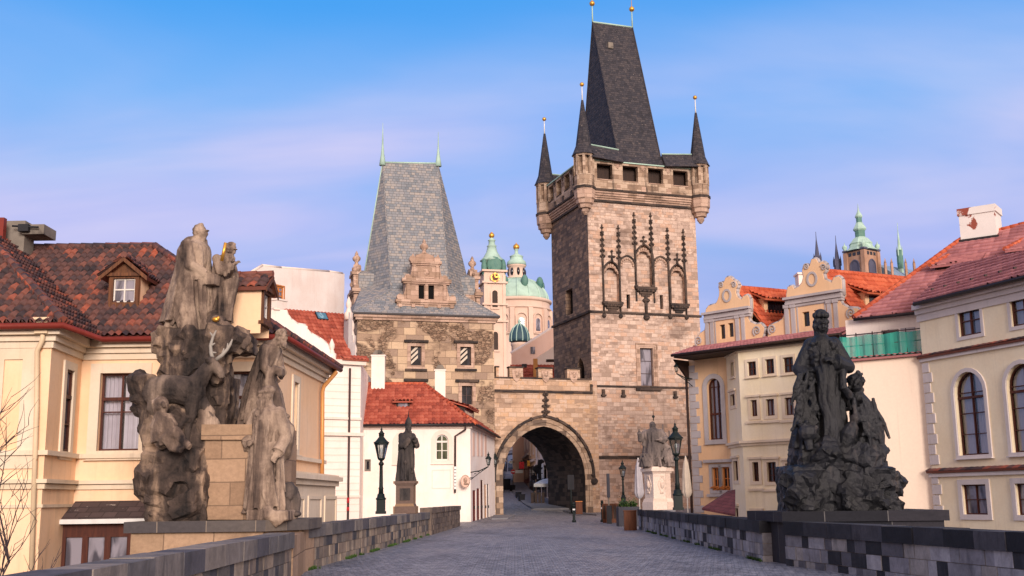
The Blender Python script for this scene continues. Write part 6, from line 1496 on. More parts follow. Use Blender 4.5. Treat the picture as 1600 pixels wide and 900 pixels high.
for side in (0, 1):
    for k in range(3):
        Ff = Fac(B_+mm@V((-w_*.86, -w_*.87, 0)), B_+mm@V((w_*.86, -w_*.87, 0))) if side == 0 else Fac(B_+mm@V((-w_*.87, w_*.86, 0)), B_+mm@V((-w_*.87, -w_*.86, 0)))
        u = Ff.w*(.27+.23*k); m = MB(); m.fbox(Ff, u-1.1, z(401.5), u+1.1, z(396.5), -.3, .15); m.build('tower_window', M['pane'], CA)
    m = MB(); L_ = arch_loop((Ff.w*.3, z(428), Ff.w*.7, z(409)), 10, 1.2); band(m, Ff, L_, .7, -.2, .5); m.prism([Ff.P(a_, z_, -.2) for a_, z_ in L_], Ff.n*.3); m.build('gothic_window', M['castle_dark'], CA)
m = MB(); m.lathe(B_, [(w_*1.25, z(393)), (w_*.95, z(388)), (w_*.85, z(383)), (w_*.9, z(381.5)), (w_*.55, z(373)), (w_*.42, z(372)), (w_*.42, z(371))], 8, False, rz+.39)
m.lathe(B_, [(w_*.40, z(361)), (w_*.50, z(359)), (w_*.5, z(357.5)), (w_*.28, z(349.5)), (w_*.26, z(348))], 8, False, rz+.39)
m.lathe(B_, [(w_*.24, z(340.5)), (w_*.3, z(338.5)), (w_*.2, z(334)), (w_*.08, z(330)), (w_*.04, z(325)), (.1, z(318))], 8, False, rz+.39); m.build('tower_helm', M['copper'], CA)
m = MB(); m.lathe(B_, [(w_*.38, z(372)), (w_*.38, z(360))], 8, False, rz+.39); m.lathe(B_, [(w_*.22, z(349)), (w_*.22, z(340))], 8, False, rz+.39); m.build('tower_lantern', M['copper_dark'], CA)
for sx, sy in ((-1, -1), (1, -1), (-1, 1), (1, 1)):
    p = B_+mm@V((sx*w_*.85, sy*w_*.85, 0)); m = MB(); m.lathe(p, [(w_*.12, z(393)), (w_*.12, z(390)), (w_*.2, z(386.5)), (w_*.17, z(384)), (w_*.05, z(382)), (.1, z(378))], 8); m.build('corner_cupola', M['copper'], CA)
nF_ = Fac(at(1376, 430, d+2), at(1520, 430, d+60)); 
m = MB(); a, b = nF_.hit(1378, 411), nF_.hit(1500, 404); m.prism([nF_.P(a[0], 30, 9), nF_.P(a[0], 30, -16), nF_.P(a[0], a[1]-9, -16), nF_.P(a[0], a[1], -4), nF_.P(a[0], a[1]-9, 9)], nF_.u*70); m.build('nave', M['roof_castle'], CA)
for x in (1383, 1393, 1415, 1428): u, zz = nF_.hit(x, 423, 9); m = MB(); m.box(nF_.P(u, zz-4, 9.5), (1.4, 1.4, 9)); m.lathe(nF_.P(u, zz+5, 9.5), [(.9, 0), (.05, 3.5)], 4); m.build('buttress', M['castle'], CA)
for cx, yt, yb, mt, ww, nm in ((1277, 368, 403, 'castle_dark', 6, 'west_spire'), (1307.5, 374, 408, 'castle_dark', 6, 'west_spire'), (1406, 354, 392, 'copper', 4.5, 'ridge_spire')):
    p = at(cx, 400, d+10); p.z = 0; zz = lambda y: zat(cx, y, d+10); m = MB(); r = ww*px
    m.lathe(p, [(r*.95, 20), (r*.95, zz(yb)), (r*1.05, zz(yb-1)), (r*.62, zz(yb-4)), (r*.12, zz(yt+6)), (.15, zz(yt-6))], 8, False)
    for i in range(4): a = math.pi/4+i*math.pi/2; m.lathe(p+V((math.cos(a)*r, math.sin(a)*r, 0)), [(r*.25, zz(yb+8)), (r*.25, zz(yb)), (.05, zz(yb-8))], 5, False)
    m.build(nm, M[mt], CA)
    if nm == 'ridge_spire': m = MB(); m.lathe(p, [(r*1.1, zz(420)), (r*1.2, zz(408)), (r*1.0, zz(393)), (r*1.15, zz(391))], 8, False); m.build('spire_base', M['copper_dark'], CA)
# ------------------------------------------------------------------ the street beyond the gate
def onroad(px, py):
    d = 60.0
    while d < 210:
        p = at(px, py, d)
        if p.z <= road_z(d): return p
        d += .1
    return at(px, py, 150)
def row_house(name, label, a, b, h, wallm, winx, winy, depth=9, sills=True, shopm='wooddark', pane='pane'):
    F = Fac(a, b); t = thing(name, label, 'house', (F.P(F.w/2, 0).x, F.P(F.w/2, 0).y, 0), 'houses along the street beyond the gate'); z0 = road_z(F.P(F.w/2, 0).y)-.5
    qs = []
    for i in range(winx):
        for j in range(winy): u = F.w*(i+.5)/winx; zz = z0+4.6+3.6*j; qs.append((u-.5, zz, u+.5, zz+1.8))
    m = MB(); shell(m, [F.P(0, 0), F.P(F.w, 0), F.P(F.w, 0)-F.n*depth, F.P(0, 0)-F.n*depth], z0-1, z0+h, {0: [rect_loop(q) for q in qs if q[3] < z0+h-.3]}, .2); m.build('wall', M[wallm], t)
    for q in qs:
        if q[3] < z0+h-.3: window(t, F, q, depth=.15, frame='whiteframe', pane=pane, bars=(1, 1), fw=.08, surround='whitetrim', sw=.18, so=.06)
    m = MB(); m.fbox(F, 0, z0+3.7, F.w, z0+3.95, -.02, .2); m.fbox(F, 0, z0+h-.3, F.w, z0+h, -.02, .4); m.build('cornice', M['whitetrim'], t)
    k = max(1, int(F.w/3))
    for i in range(k):
        u0, u1 = F.w*i/k+.35, F.w*(i+1)/k-.35; m = MB(); m.fbox(F, u0, z0+.6, u1, z0+3.3, -.02, .06); s = m.build('shop_front', M[shopm], t); m = MB(); m.fbox(F, u0+.25, z0+1.1, u1-.25, z0+3.0, .05, .09); m.build('shop_window', M['pane'], s)
    return t, F
def pt2(px, d): p = at(px, 720, d); return (p.x, p.y)
row_house('street_house', 'narrow white house front, first on the right beyond the arch', pt2(858+6, 107), pt2(838, 116), 14, 'whitetrim', 2, 3) if False else None
t1, F1 = row_house('street_house', 'white house front with a banner, first on the right beyond the arch', pt2(837, 118), pt2(864, 108), 9.5, 'whitetrim', 3, 3)
t2, F2 = row_house('street_house', 'narrow ochre house front between the white and the pink ones beyond the arch', pt2(827, 127), pt2(836.8, 118.2), 9.5, 'ochreH', 2, 3)
t3, F3 = row_house('street_house', 'pink house front, third along the right side of the street beyond the arch', pt2(815, 146), pt2(826.8, 127.3), 9.5, 'pinkwall', 3, 3, shopm='gutter')
t4, F4 = row_house('street_house', 'grey house front closing the bend of the street beyond the arch', pt2(783, 176), pt2(815, 165), 11, 'greytrim', 5, 4)
t5, F5 = row_house('street_house', 'shaded grey house front along the left side of the street beyond the arch', pt2(778, 122), pt2(789, 160), 9, 'greytrim', 6, 3)
# pavement along the right-hand side
m = MB(); kx = [onroad(*p) for p in ((834, 797), (818, 788), (806, 776), (797, 762), (792, 748))]
for a, b in zip(kx, kx[1:]):
    m.hexa([V((a.x, a.y, a.z-.2)), V((a.x+9, a.y, a.z-.2)), V((b.x+9, b.y, b.z-.2)), V((b.x, b.y, b.z-.2)), V((a.x, a.y, a.z+.13)), V((a.x+9, a.y, a.z+.13)), V((b.x+9, b.y, b.z+.13)), V((b.x, b.y, b.z+.13))])
m.build('pavement', M['kerb'], kind='structure')
m = MB(); pa, pb, pc = onroad(880, 800), onroad(932, 806), onroad(830, 797); w0 = [pc, pa, pb]
for a, b in zip(w0, w0[1:]): n_ = V((0, 1, 0)); m.hexa([a-V((0, 0, .2)), b-V((0, 0, .2)), b+n_*3-V((0, 0, .2)), a+n_*3-V((0, 0, .2)), a+V((0, 0, .12)), b+V((0, 0, .12)), b+n_*3+V((0, 0, .12)), a+n_*3+V((0, 0, .12))])
m.build('gate_kerb', M['kerb'], kind='structure')
m = MB(); a = onroad(768, 812); b = onroad(806, 806); m.hexa([V((a.x, a.y, a.z-.2)), V((b.x-.6, a.y+.4, a.z-.2)), V((b.x, b.y, b.z-.2)), V((a.x, b.y, b.z-.2)), V((a.x, a.y, a.z+.1)), V((b.x-.6, a.y+.4, a.z+.1)), V((b.x, b.y, b.z+.1)), V((a.x, b.y, b.z+.1))]); m.build('gate_kerb', M['kerb'], kind='structure')
# planters with small shrubs
def planter(p, s, label, plant=True, mat='planter'):
    t = thing('planter', label, 'planter', p, 'planters along the street')
    m = MB(); m.box(p, (s*.8, s*.8, s), .3, 1.15); m.box(p+V((0, 0, s)), (s*.98, s*.98, s*.08), .3); m.build('tub', M[mat], t, .02)
    if plant:
        m = MB(); r_ = random.Random(int(p.x*100))
        for i in range(120):
            q = p+V((r_.gauss(0, s*.22), r_.gauss(0, s*.22), s*1.1+abs(r_.gauss(0, s*.4)))); a = r_.uniform(0, 6.3); e = V((math.cos(a), math.sin(a), r_.uniform(-.5, .8)))*s*.13; f = V((-e.y, e.x, r_.uniform(-.05, .05)))*.5; m.face([q-e, q+f, q+e, q-f])
        m.build('foliage', M['leaf'], t)
    return t
for (px_, py, h_, lb) in ((789, 765, 20, 'dark planter at the foot of the arch, furthest left of the street planters'), (800.5, 767, 11, 'dark planter under the red no-entry sign'), (810, 778, 11, 'dark planter on the kerb, left one of a close pair'), (815, 783, 13, 'dark planter on the kerb, right one of a close pair')):
    p = onroad(px_, py); planter(p, h_/FPX*p.y*.75, lb, False)
p = onroad(802, 767); t = thing('no_entry_sign', 'round red no-entry sign with white bar on a post in the street', 'road sign', p)
zc_ = at(801.8, 737, p.y).z; r = 3.6/FPX*p.y
m = MB(); m.tube([p, V((p.x, p.y, zc_+r))], .05, 6); m.build('post', M['concrete'], t)
m = MB(); c = V((p.x, p.y-.08, zc_)); m.prism([c+V((r*math.cos(2*math.pi*i/20), 0, r*math.sin(2*math.pi*i/20))) for i in range(20)], V((0, .05, 0))); d = m.build('disc', M['red'], t)
m = MB(); m.prism([c+V((x*r*.75, -.02, zz*r*.2)) for x, zz in ((-1, -1), (1, -1), (1, 1), (-1, 1))], V((0, .015, 0))); m.build('bar', M['paint_white'], d)
# banner with a dark heraldic animal, hanging signs, awning
q = F1.rect(844, 725, 854, 748); m = MB(); m.fbox(F1, q[0], q[1], q[2], q[3], .25, .30); bn = m.build('banner', M['paint_white']); tag(bn, 'white vertical banner with dark animal emblem, on the white house beyond the arch', 'banner')
m = MB(); cu, cz = (q[0]+q[2])/2, (q[1]+q[3])/2+.25; s = (q[2]-q[0])*.5
for dx, dz, rx, rz_ in ((0, 0, .42, .2), (.3, .25, .2, .2), (-.3, -.3, .1, .3), (.25, -.3, .1, .3), (-.45, .2, .08, .25), (.05, -.28, .08, .26)): m.ball(F1.P(cu+dx*s, cz+dz*s, .30), (rx*s, .03, rz_*s*1.3), 8, 5)
m.fbox(F1, cu-s*.7, q[3]-.55, cu+s*.7, q[3]-.35, .29, .315); m.build('emblem', M['planter'], bn)
def hang_sign(px_, py, d_, w, h, mat, label, rnd=False):
    c = at(px_, py, d_); t = thing('hanging_sign', label, 'shop sign', c, 'shop signs hanging over the street')
    m = MB()
    if rnd: m.prism([c+V((w/2*math.cos(2*math.pi*i/16), 0, h/2*math.sin(2*math.pi*i/16))) for i in range(16)], V((0, .12, 0)))
    else: m.box(c-V((0, 0, h/2)), (w, .12, h))
    m.build('board', M[mat], t, .01); m = MB(); m.tube([c+V((-.1, .06, h/2+.12)), c+V((w/2+.9, .06, h/2+.12))], .04, 5); m.tube([c+V((0, .06, h/2)), c+V((0, .06, h/2+.12))], .03, 5); m.build('arm', M['iron'], t)
hang_sign(815, 727, 124, .55, .75, 'red', 'red square shop sign hanging over the street')
hang_sign(834.5, 746, 112, .5, .55, 'planter', 'round black shop sign hanging beside the ochre house', True)
hang_sign(811, 737, 130, .9, .35, 'paint_white', 'small white shop sign hanging below the red one')
hang_sign(826, 724, 122, .3, .6, 'gold', 'small yellow shop sign hanging beside the red one')
hang_sign(799, 722, 140, .7, .4, 'paint_white', 'pale oval shop sign hanging furthest up the street', True)
aw = [at(834, 757, 105.6), at(862, 757, 104.9), at(862, 748, 107.5), at(848, 750, 108)]
t = thing('kiosk_terrace', 'cafe terrace with white awning and dark screens inside the far end of the arch', 'terrace', V((aw[0].x+1, 106, road_z(106))))
m = MB(); m.prism(aw, V((0, 0, .08))); m.prism([aw[0], aw[1], aw[1]-V((0, 0, .22)), aw[0]-V((0, 0, .22))], V((0, .03, 0))); m.build('awning', M['paint_white'], t)
m = MB(); zr0 = road_z(106)
for a in (aw[0], aw[1]): m.tube([V((a.x, a.y+.1, zr0)), V((a.x, a.y+.1, a.z))], .05, 6)
m.build('awning_post', M['iron'], t)
m = MB(); p0, p1 = onroad(831, 797), onroad(856, 800); p0.y = p1.y = 104.6; F = Fac(p0, p1)
for i in range(4): m.fbox(F, F.w*i/4+.03, zr0-.1, F.w*(i+1)/4-.03, zr0+1.0, -.1, 0)
m.build('screen', M['wooddark'], t)
# ------------------------------------------------------------------ parapets
def parapet(name, label, a, b, side, wallm, copm, h=1.0, th=.42, z0=-.3, group='stone parapet walls along the bridge', cop=.30):
    """inner foot line from a to b (xy, walking away from the camera); side +1 = the wall body lies to the right"""
    a, b = V((a[0], a[1], 0)), V((b[0], b[1], 0)); u = (b-a).normalized(); o = V((u.y, -u.x, 0))*side; L_ = (b-a).length
    t = thing(name, label, 'parapet', (a+b)/2, group)
    def slab(mb, s0, s1, i0, i1, zz0, zz1):
        q = [a+u*s0+o*i0, a+u*s1+o*i0, a+u*s1+o*i1, a+u*s0+o*i1]
        if side > 0: q = q[::-1]
        mb.hexa([p+V((0, 0, zz0)) for p in q]+[p+V((0, 0, zz1)) for p in q])
    m = MB(); slab(m, .02, L_-.02, .02, th-.02, z0, h-cop+.002); m.build('wall_core', M['mortar'], t)
    m = MB(); r_ = random.Random(int(a.y*7)); z1_ = h-cop
    rows = [.26, .29, .25, .31]; zz = z1_
    for k, hh in enumerate(rows):
        s = 0
        while s < L_-.01:
            w_ = r_.choice((r_.uniform(.26, .45), r_.uniform(.45, .85), r_.uniform(.3, .6))); e = min(L_, s+w_); e = L_ if L_-e < .2 else e; j = r_.uniform(-.012, .010); g_ = .006
            slab(m, s+g_, e-g_, j, th-.005, zz-hh+g_, zz-g_); s = e
        zz -= hh
    m.build('block_wall', M[wallm], t, .010)
    m = MB(); r_ = random.Random(int(a.y)); s = 0
    while s < L_-.01:
        e = min(L_, s+r_.uniform(.75, 1.35)); e = L_ if L_-e < .4 else e; j = r_.uniform(-.012, .012)
        slab(m, s+.005, e-.005, -.05+j, th+.045, h-cop, h+j*.6); s = e
    m.build('coping', M[copm], t, .018)
    return t, a, b, u, o
LA, LB = onz(200, 878, 1.0), onz(457, 832, 1.0)
lf_ = (LB-LA).normalized(); l0 = LB-lf_*27
parapet('parapet_wall', 'nearest left parapet of tan and dark stone blocks, in front of the saints statue', (l0.x, l0.y), (LB.x, LB.y), -1, 'blkL', 'copL')
LM0, LM1, LFar = onz(477, 892), onz(670, 836), onz(719, 822)
parapet('parapet_wall', 'left parapet with dark coping that carries the lamp post and the bishop statue', (LM0.x, LM0.y), (LM1.x, LM1.y), -1, 'blkL', 'copL', 1.05)
t, *_ = parapet('parapet_wall', 'short plain brown end section of the left parapet by the white house', (LM1.x+.12, LM1.y), (LFar.x, LFar.y), -1, 'blkB', 'blkB', 1.25, .5, cop=.25)
t = thing('parapet_pier', 'pale weathered stone pier between the two left parapet walls', 'pier', V((LB.x-.3, (LB.y+LM0.y)/2, 0)))
m = MB(); m.hexa([V((LB.x-.75, LB.y+.0, -.3)), V((LB.x+.02, LB.y, -.3)), V((LM0.x+.02, LM0.y, -.3)), V((LM0.x-.75, LM0.y, -.3)), V((LB.x-.75, LB.y, .93)), V((LB.x+.02, LB.y, .93)), V((LM0.x+.02, LM0.y, .93)), V((LM0.x-.75, LM0.y, .93))]); m.build('pier_block', M['prison'], t, .03)
RF0, RF1 = onz(1193, 878), onz(998, 827)
parapet('parapet_wall', 'right parapet of grey and black stone blocks below the white pedestal', (RF0.x, RF0.y), (RF1.x, RF1.y), 1, 'blkR', 'copR')
RN = onz(1225, 815, 1.0); RNb = onz(1450, 825, 1.0); rd = (RNb-RN).normalized(); re_ = RN+rd*24
tt, a, b, u, o = parapet('parapet_wall', 'nearest right parapet with broad black coping stones, in front of the dark statue', (re_.x, re_.y), (RN.x, RN.y), 1, 'blkR', 'copR', 1.0)
# statue platforms
def platform(name, label, pts, z, mat, cop, over=.12):
    t = thing(name, label, 'plinth', (sum((p[0] for p in pts))/len(pts), sum((p[1] for p in pts))/len(pts), 0))
    m = MB(); m.prism([V((x, y, -6)) for x, y in pts], (0, 0, z-.24+6)); m.build('plinth_wall', M[mat], t)
    c = V((sum(p[0] for p in pts)/len(pts), sum(p[1] for p in pts)/len(pts), 0)); q = []
    for x, y in pts: v = V((x, y, 0)); q.append(v+(v-c).normalized()*over*1.4)
    m = MB(); m.prism([p+V((0, 0, z-.24)) for p in q], (0, 0, .24)); m.build('plinth_slab', M[cop], t, .03)
    return t
pl0 = at(216, 816, 24.9); pl1 = at(455, 826, 25.6)
zPL = 1.22
platform('statue_plinth', 'tan stone plinth with dark slab under the tall saints statue', [(-8.45, 24.9), (-5.55, 24.9), (-4.9, 26.0), (-4.95, 28.2), (-8.45, 28.2)], zPL, 'prison', 'copingL')
platform('statue_plinth', 'black stone plinth under the soot-dark statue group', [(6.45, 26.9), (10.0, 26.4), (10.2, 29.6), (6.2, 29.6)], 1.22, 'copingR', 'copingR', .1)
# ------------------------------------------------------------------ lamps
pL_ = onz(595, 803, 1.05); pL_ = at(595, 803, pL_.y); zt = at(595.8, 663, pL_.y).z
street_lamp(pL_, 'dark green lamp post standing on the left parapet beside the bishop statue', (zt-pL_.z)/3.30)
y_ = 44.5; pR_ = at(1060, 797, y_); zt = at(1055, 655, y_).z; street_lamp(pR_, 'large dark green lamp post behind the right parapet, beside the white pedestal', (zt-pR_.z)/3.30)
y_ = 70.0; pS_ = at(974.5, 790, y_); zt = at(973, 716, y_).z; street_lamp(pS_, 'smaller distant lamp post in front of the sandstone tower wall', (zt-pS_.z)/3.30)
# wall lanterns on brackets
def wall_lamp(label, c, F, u, z, s):
    t = thing('wall_lamp', label, 'wall lamp', c, 'lanterns on wall brackets'); p = V(c); w = F.P(u, z)
    m = MB(); m.tube([w, w.lerp(p, .5)+V((0, 0, -.12)), p-V((0, 0, .05))], .035, 6); m.tube([w-V((0, 0, .5)), w.lerp(p, .4)-V((0, 0, .3)), p-V((0, 0, .06))], .025, 6)
    for i in range(3): m.lathe(w.lerp(p, .25+.2*i)-V((0, 0, .2-.03*i)), [(.07, -.02), (.07, .02)], 8)
    m.build('bracket', M['iron'], t); lamp_lantern(t, p+V((0, 0, .08*s)), s)
u, z = HS.hit(737.5, 738, .1); w_ = HS.P(u, z); c = w_+HS.n*1.25; c.z = at(743, 728, c.y).z
s_ = (at(743, 706, c.y).z-at(743, 728, c.y).z)/1.26; wall_lamp('black lantern on an ornate bracket on the side wall of the low white house', c, HS, u, z, s_)
u, z = GF.hit(768.5, 727, .1); c = GF.P(u, z)+GF.n*1.0; c.z = at(770, 727, c.y).z; wall_lamp('black lantern on the tower masonry left of the arch', c, GF, u, z, (at(770, 706, c.y).z-c.z)/1.26)
u, z = HR.hit(1081, 592, .1); c = HR.P(u, z)+HR.n*1.3-HR.u*.3; c.z = at(1075, 582, c.y).z; wall_lamp('black lantern hanging under the tiled eave of the gabled house', c, HR, u, z, .62)
# oval shop sign on the white house
c = at(728, 752, 77.0); t = thing('oval_sign', 'pale oval shop sign on the corner of the low white house', 'shop sign', c)
m = MB(); F = HF.off(.55); u, z = F.hit(727, 752); q = [(.30*math.cos(2*math.pi*i/20), .42*math.sin(2*math.pi*i/20)) for i in range(20)]; m.prism([F.P(u+a, z+b) for a, b in q], F.n*.12); m.build('board', M['pinkwall'], t, .02)
m = MB(); band(m, F, [(u+a*.92, z+b*.92) for a, b in q], .05, .1, .16); m.ball(F.P(u, z+.08, .13), (.14, .05, .2), 8, 6); m.ball(F.P(u+.05, z-.18, .13), (.18, .04, .08), 8, 6); m.build('relief', M['trimstone'], t)
m = MB(); m.tube([F.P(u+.2, z+.2, .05), F.P(u+.5, z+.25, -.3)], .03, 5); m.build('arm', M['iron'], t)
# ------------------------------------------------------------------ cafe corner by the tower
bA, bB = 57.5, 58.3
def fence(label, x0, x1, y0, y1, d):
    F = Fac(at(x0, y1, d), at(x1, y1, d)); z1 = at(x0, y0, d).z; z0 = at(x0, y1, d).z
    t = thing('cafe_screen', label, 'screen', F.P(F.w/2, z0)); k = 5
    m = MB(); m.fbox(F, 0, z1-.12, F.w, z1, -.04, .04); m.fbox(F, 0, z0, F.w, z0+.25, -.04, .04)
    for i in range(k+1): m.fbox(F, F.w*i/k-.03, z0+.25, F.w*i/k+.03, z1-.12, -.03, .03)
    m.build('frame', M['woodbin'], t); m = MB(); m.fbox(F, 0, z0+.25, F.w, z1-.12, -.02, -.005); m.build('panel', M['wooddark'], t)
fence('low brown wooden cafe screen in front of the tower wall', 942, 969, 787, 817, 72)
def parasol(label, x, y0, y1, d, mat, wpx):
    p = at(x, y1, d); h = at(x, y0, d).z-p.z; r = wpx/2/FPX*d; t = thing('closed_parasol', label, 'parasol', p, 'closed cafe parasols')
    m = MB(); m.tube([p, p+V((0, 0, h*1.02))], .035, 6); m.box(p, (.7, .7, .12)); m.build('pole', M['whiteframe'], t)
    m = MB(); n = 28; prof = [(.25, .30), (.75, .34), (1.0, .40), (.9, .55), (.78, .7), (.55, .88), (.15, 1.0)]; rings = []
    for f, zz in prof: rings.append([m.bm.verts.new(p+V((f*r*(1+.22*math.cos(7*a+zz*4))*math.cos(a), f*r*(1+.22*math.cos(7*a+zz*4))*math.sin(a), h*zz))) for a in [2*math.pi*j/n for j in range(n)]])
    for i in range(len(rings)-1):
        for j in range(n): m.bm.faces.new((rings[i][j], rings[i][(j+1) % n], rings[i+1][(j+1) % n], rings[i+1][j])).smooth = True
    m.build('canopy', M[mat], t)
parasol('closed grey parasol left of the white pedestal', 1000, 717, 806, 66, 'canvas_grey', 13)
parasol('closed cream parasol between the lamp post and the ochre house', 1075, 714, 806, 66, 'canvas', 13)
q0, q1 = at(967, 815, 64), at(1000, 815, 64); t = thing('stone_planter', 'low grey stone planter box beside the brown bin', 'planter', (q0+q1)/2); F = Fac(q0, q1); zt = at(975, 792, 64).z
m = MB(); m.fbox(F, 0, -.3, F.w, zt, -1.6, 0); m.build('tub', M['greyplanter'], t, .05); m = MB(); r_ = random.Random(4)
for i in range(500):
    q = F.P(r_.uniform(.1, F.w-.1), zt+abs(r_.gauss(0, .18)), -r_.uniform(.2, 1.4)); a = r_.uniform(0, 6.3); e = V((math.cos(a), math.sin(a), r_.uniform(-.4, .9)))*.09; f = V((-e.y, e.x, 0))*.5; m.face([q-e, q+f, q+e, q-f])
m.build('foliage', M['leaf'], t)
q0 = onz(976.5, 829); q1 = onz(997, 829); h_ = at(980, 799, q0.y).z; c = V(((q0.x+q1.x)/2, q0.y+.35, 0)); t = thing('rusty_bin', 'square rust-brown box bin at the end of the right parapet', 'bin', c); m = MB(); m.box(c, (q1.x-q0.x, .6, h_), -.06); m.build('bin_body', M['woodbin'], t, .015); m = MB(); m.box(c+V((0, 0, h_)), (q1.x-q0.x+.05, .65, .05), -.06); m.build('bin_lid', M['woodbin'], t, .01)
for k, (x, y0, y1, lb) in enumerate(((897, 785, 815, 'black iron bollard in front of the arch, nearest the middle of the road'), (941.5, 782, 815, 'black iron bollard beside the wooden cafe screen'))):
    d = 74.0; p = at(x, y1, d); p.z = road_z(d); h = at(x, y0, d).z-p.z; t = thing('bollard', lb, 'bollard', p, 'iron bollards')
    m = MB(); m.lathe(p, [(.14, 0), (.14, .12), (.09, .16), (.08, h*.8), (.11, h*.82), (.11, h*.86), (.07, h*.88)], 10); m.build('post', M['iron'], t); m = MB(); m.ball(p+V((0, 0, h*.94)), .10); m.build('knob', M['iron'], t)
    m = MB(); m.lathe(p, [(.092, h*.6), (.092, h*.68)], 10); m.build('white_band', M['paint_white'], t)
d = 71.0; p = at(952, 815, d); p.z = road_z(d); t = thing('sign_post', 'grey sign post seen edge-on beside the cafe screen', 'sign post', p); m = MB(); h = at(951, 740, d).z-p.z; m.tube([p, p+V((0, 0, h))], .05, 6); m.build('post', M['concrete'], t); m = MB(); m.box(p+V((0, 0, h*.52)), (.16, .45, h*.48)); m.build('board', M['greyplanter'], t); m = MB(); m.box(p, (.3, .3, h*.36)); m.build('post_base', M['planter'], t)
d = 88.0; p = at(905, 806, d); p.z = road_z(d)+.1; t = thing('wooden_crate', 'small orange-brown wooden box inside the arch', 'box', p); m = MB(); h = at(905, 784, d).z-p.z; m.box(p, (.5, .5, h)); m.build('crate', M['woodbin'], t, .02); m = MB(); m.box(p+V((0, 0, h)), (.55, .55, .05)); m.build('crate_lid', M['woodor'], t)
d = 90.0; p = at(893, 806, d); p.z = road_z(d)+.1; t = thing('menu_stand', 'dark menu stand inside the right side of the arch', 'stand', p); m = MB(); h = at(893, 742, d).z-p.z; m.tube([p, p+V((0, 0, h*.8))], .06, 6); m.box(p, (.4, .4, .08)); m.build('stand_post', M['iron'], t); m = MB(); m.box(p+V((0, 0, h*.62)), (.55, .1, h*.38), .3); m.build('stand_board', M['planter'], t, .02)
# ------------------------------------------------------------------ bare shrub at the left edge, weeds along the walls
t = thing('bare_shrub', 'leafless grey shrub at the left edge in front of the yellow house', 'shrub', (-6.9, 14, -1.5)); r_ = random.Random(11); m = MB()
def twig(p, dv, L_, r, n):
    pts = [p]; q = p.copy(); d = dv.copy()
    for i in range(4):
        d = (d+V((r_.uniform(-.25, .25), r_.uniform(-.25, .25), r_.uniform(-.08, .22)))).normalized(); q = q+d*L_/4; pts.append(q.copy())
        if n > 0 and i > 0:
            for _ in range(r_.choice((1, 1, 2))):
                s = V((r_.uniform(-1, 1), r_.uniform(-1, 1), r_.uniform(-.1, .7))).normalized(); twig(q, (d*.65+s*.75).normalized(), L_*r_.uniform(.4, .62), r*.55, n-1)
    m.tube(pts, [r, r*.85, r*.7, r*.55, r*.35], 5)
for k in range(7): twig(V((-6.85+r_.uniform(-.45, .2), 14+r_.uniform(-.4, .4), -1.8)), V((r_.uniform(-.25, .22), r_.uniform(-.2, .2), 1)).normalized(), r_.uniform(2.2, 3.5), .025, 3)
m.build('branch', M['bark'], t)
m = MB(); r_ = random.Random(3)
def weeds(a, b, n, side):
    for i in range(n):
        p = a.lerp(b, r_.random()**1.0)+V((side*abs(r_.gauss(0, .05)), 0, 0)); p.z = 0
        if noise.noise((p.y*.5, side*3, 0)) < .02: continue
        for k in range(5):
            an = r_.uniform(0, 6.3); e = V((math.cos(an)*.05, math.sin(an)*.05, r_.uniform(.02, .10))); f = V((-math.sin(an), math.cos(an), 0))*.014; m.face([p-f, p+f, p+e])
weeds(LM0, LM1, 1500, 1); weeds(RF0, RF1, 900, -1); weeds(V((RN.x, RN.y, 0)), V((RF0.x, RF0.y, 0)), 160, -1)
o_ = m.build('weeds', M['leaf']); tag(o_, 'green weeds growing along the foot of the parapets', 'weeds', kind='stuff')
# ------------------------------------------------------------------ carved statues
TEX = {}
def dtex(scale, depth=3):
    k = (scale, depth)
    if k not in TEX:
        t = bpy.data.textures.new('carving_%d' % len(TEX), 'CLOUDS'); t.noise_scale = scale; t.noise_depth = depth; t.noise_basis = 'ORIGINAL_PERLIN'; TEX[k] = t
    return TEX[k]
def vtex(scale):
    k = ('v', scale)
    if k not in TEX: t = bpy.data.textures.new('rock_%d' % len(TEX), 'VORONOI'); t.noise_scale = scale; TEX[k] = t
    return TEX[k]
def sculpt(name, mat, parent, mb, voxel, disp=(), smooth=2, dec=0):
    bm = mb.bm; bmesh.ops.recalc_face_normals(bm, faces=bm.faces)
    me = bpy.data.meshes.new('tmp'); bm.to_mesh(me); bm.free(); o = bpy.data.objects.new('tmp', me); COL.objects.link(o)
    r = o.modifiers.new('r', 'REMESH'); r.mode = 'VOXEL'; r.voxel_size = voxel
    if smooth: s = o.modifiers.new('s', 'SMOOTH'); s.factor = .5; s.iterations = smooth
    for tex, st in disp:
        d = o.modifiers.new('d', 'DISPLACE'); d.texture = tex; d.texture_coords = 'GLOBAL'; d.strength = st; d.mid_level = .5
    if dec:
        d = o.modifiers.new('dec', 'DECIMATE'); d.ratio = dec
    dg = bpy.context.evaluated_depsgraph_get(); m2 = bpy.data.meshes.new_from_object(o.evaluated_get(dg)); bpy.data.objects.remove(o)
    n = MB(); n.bm.from_mesh(m2); bpy.data.meshes.remove(m2)
    return n.build(name, mat, parent, smooth=not dec)
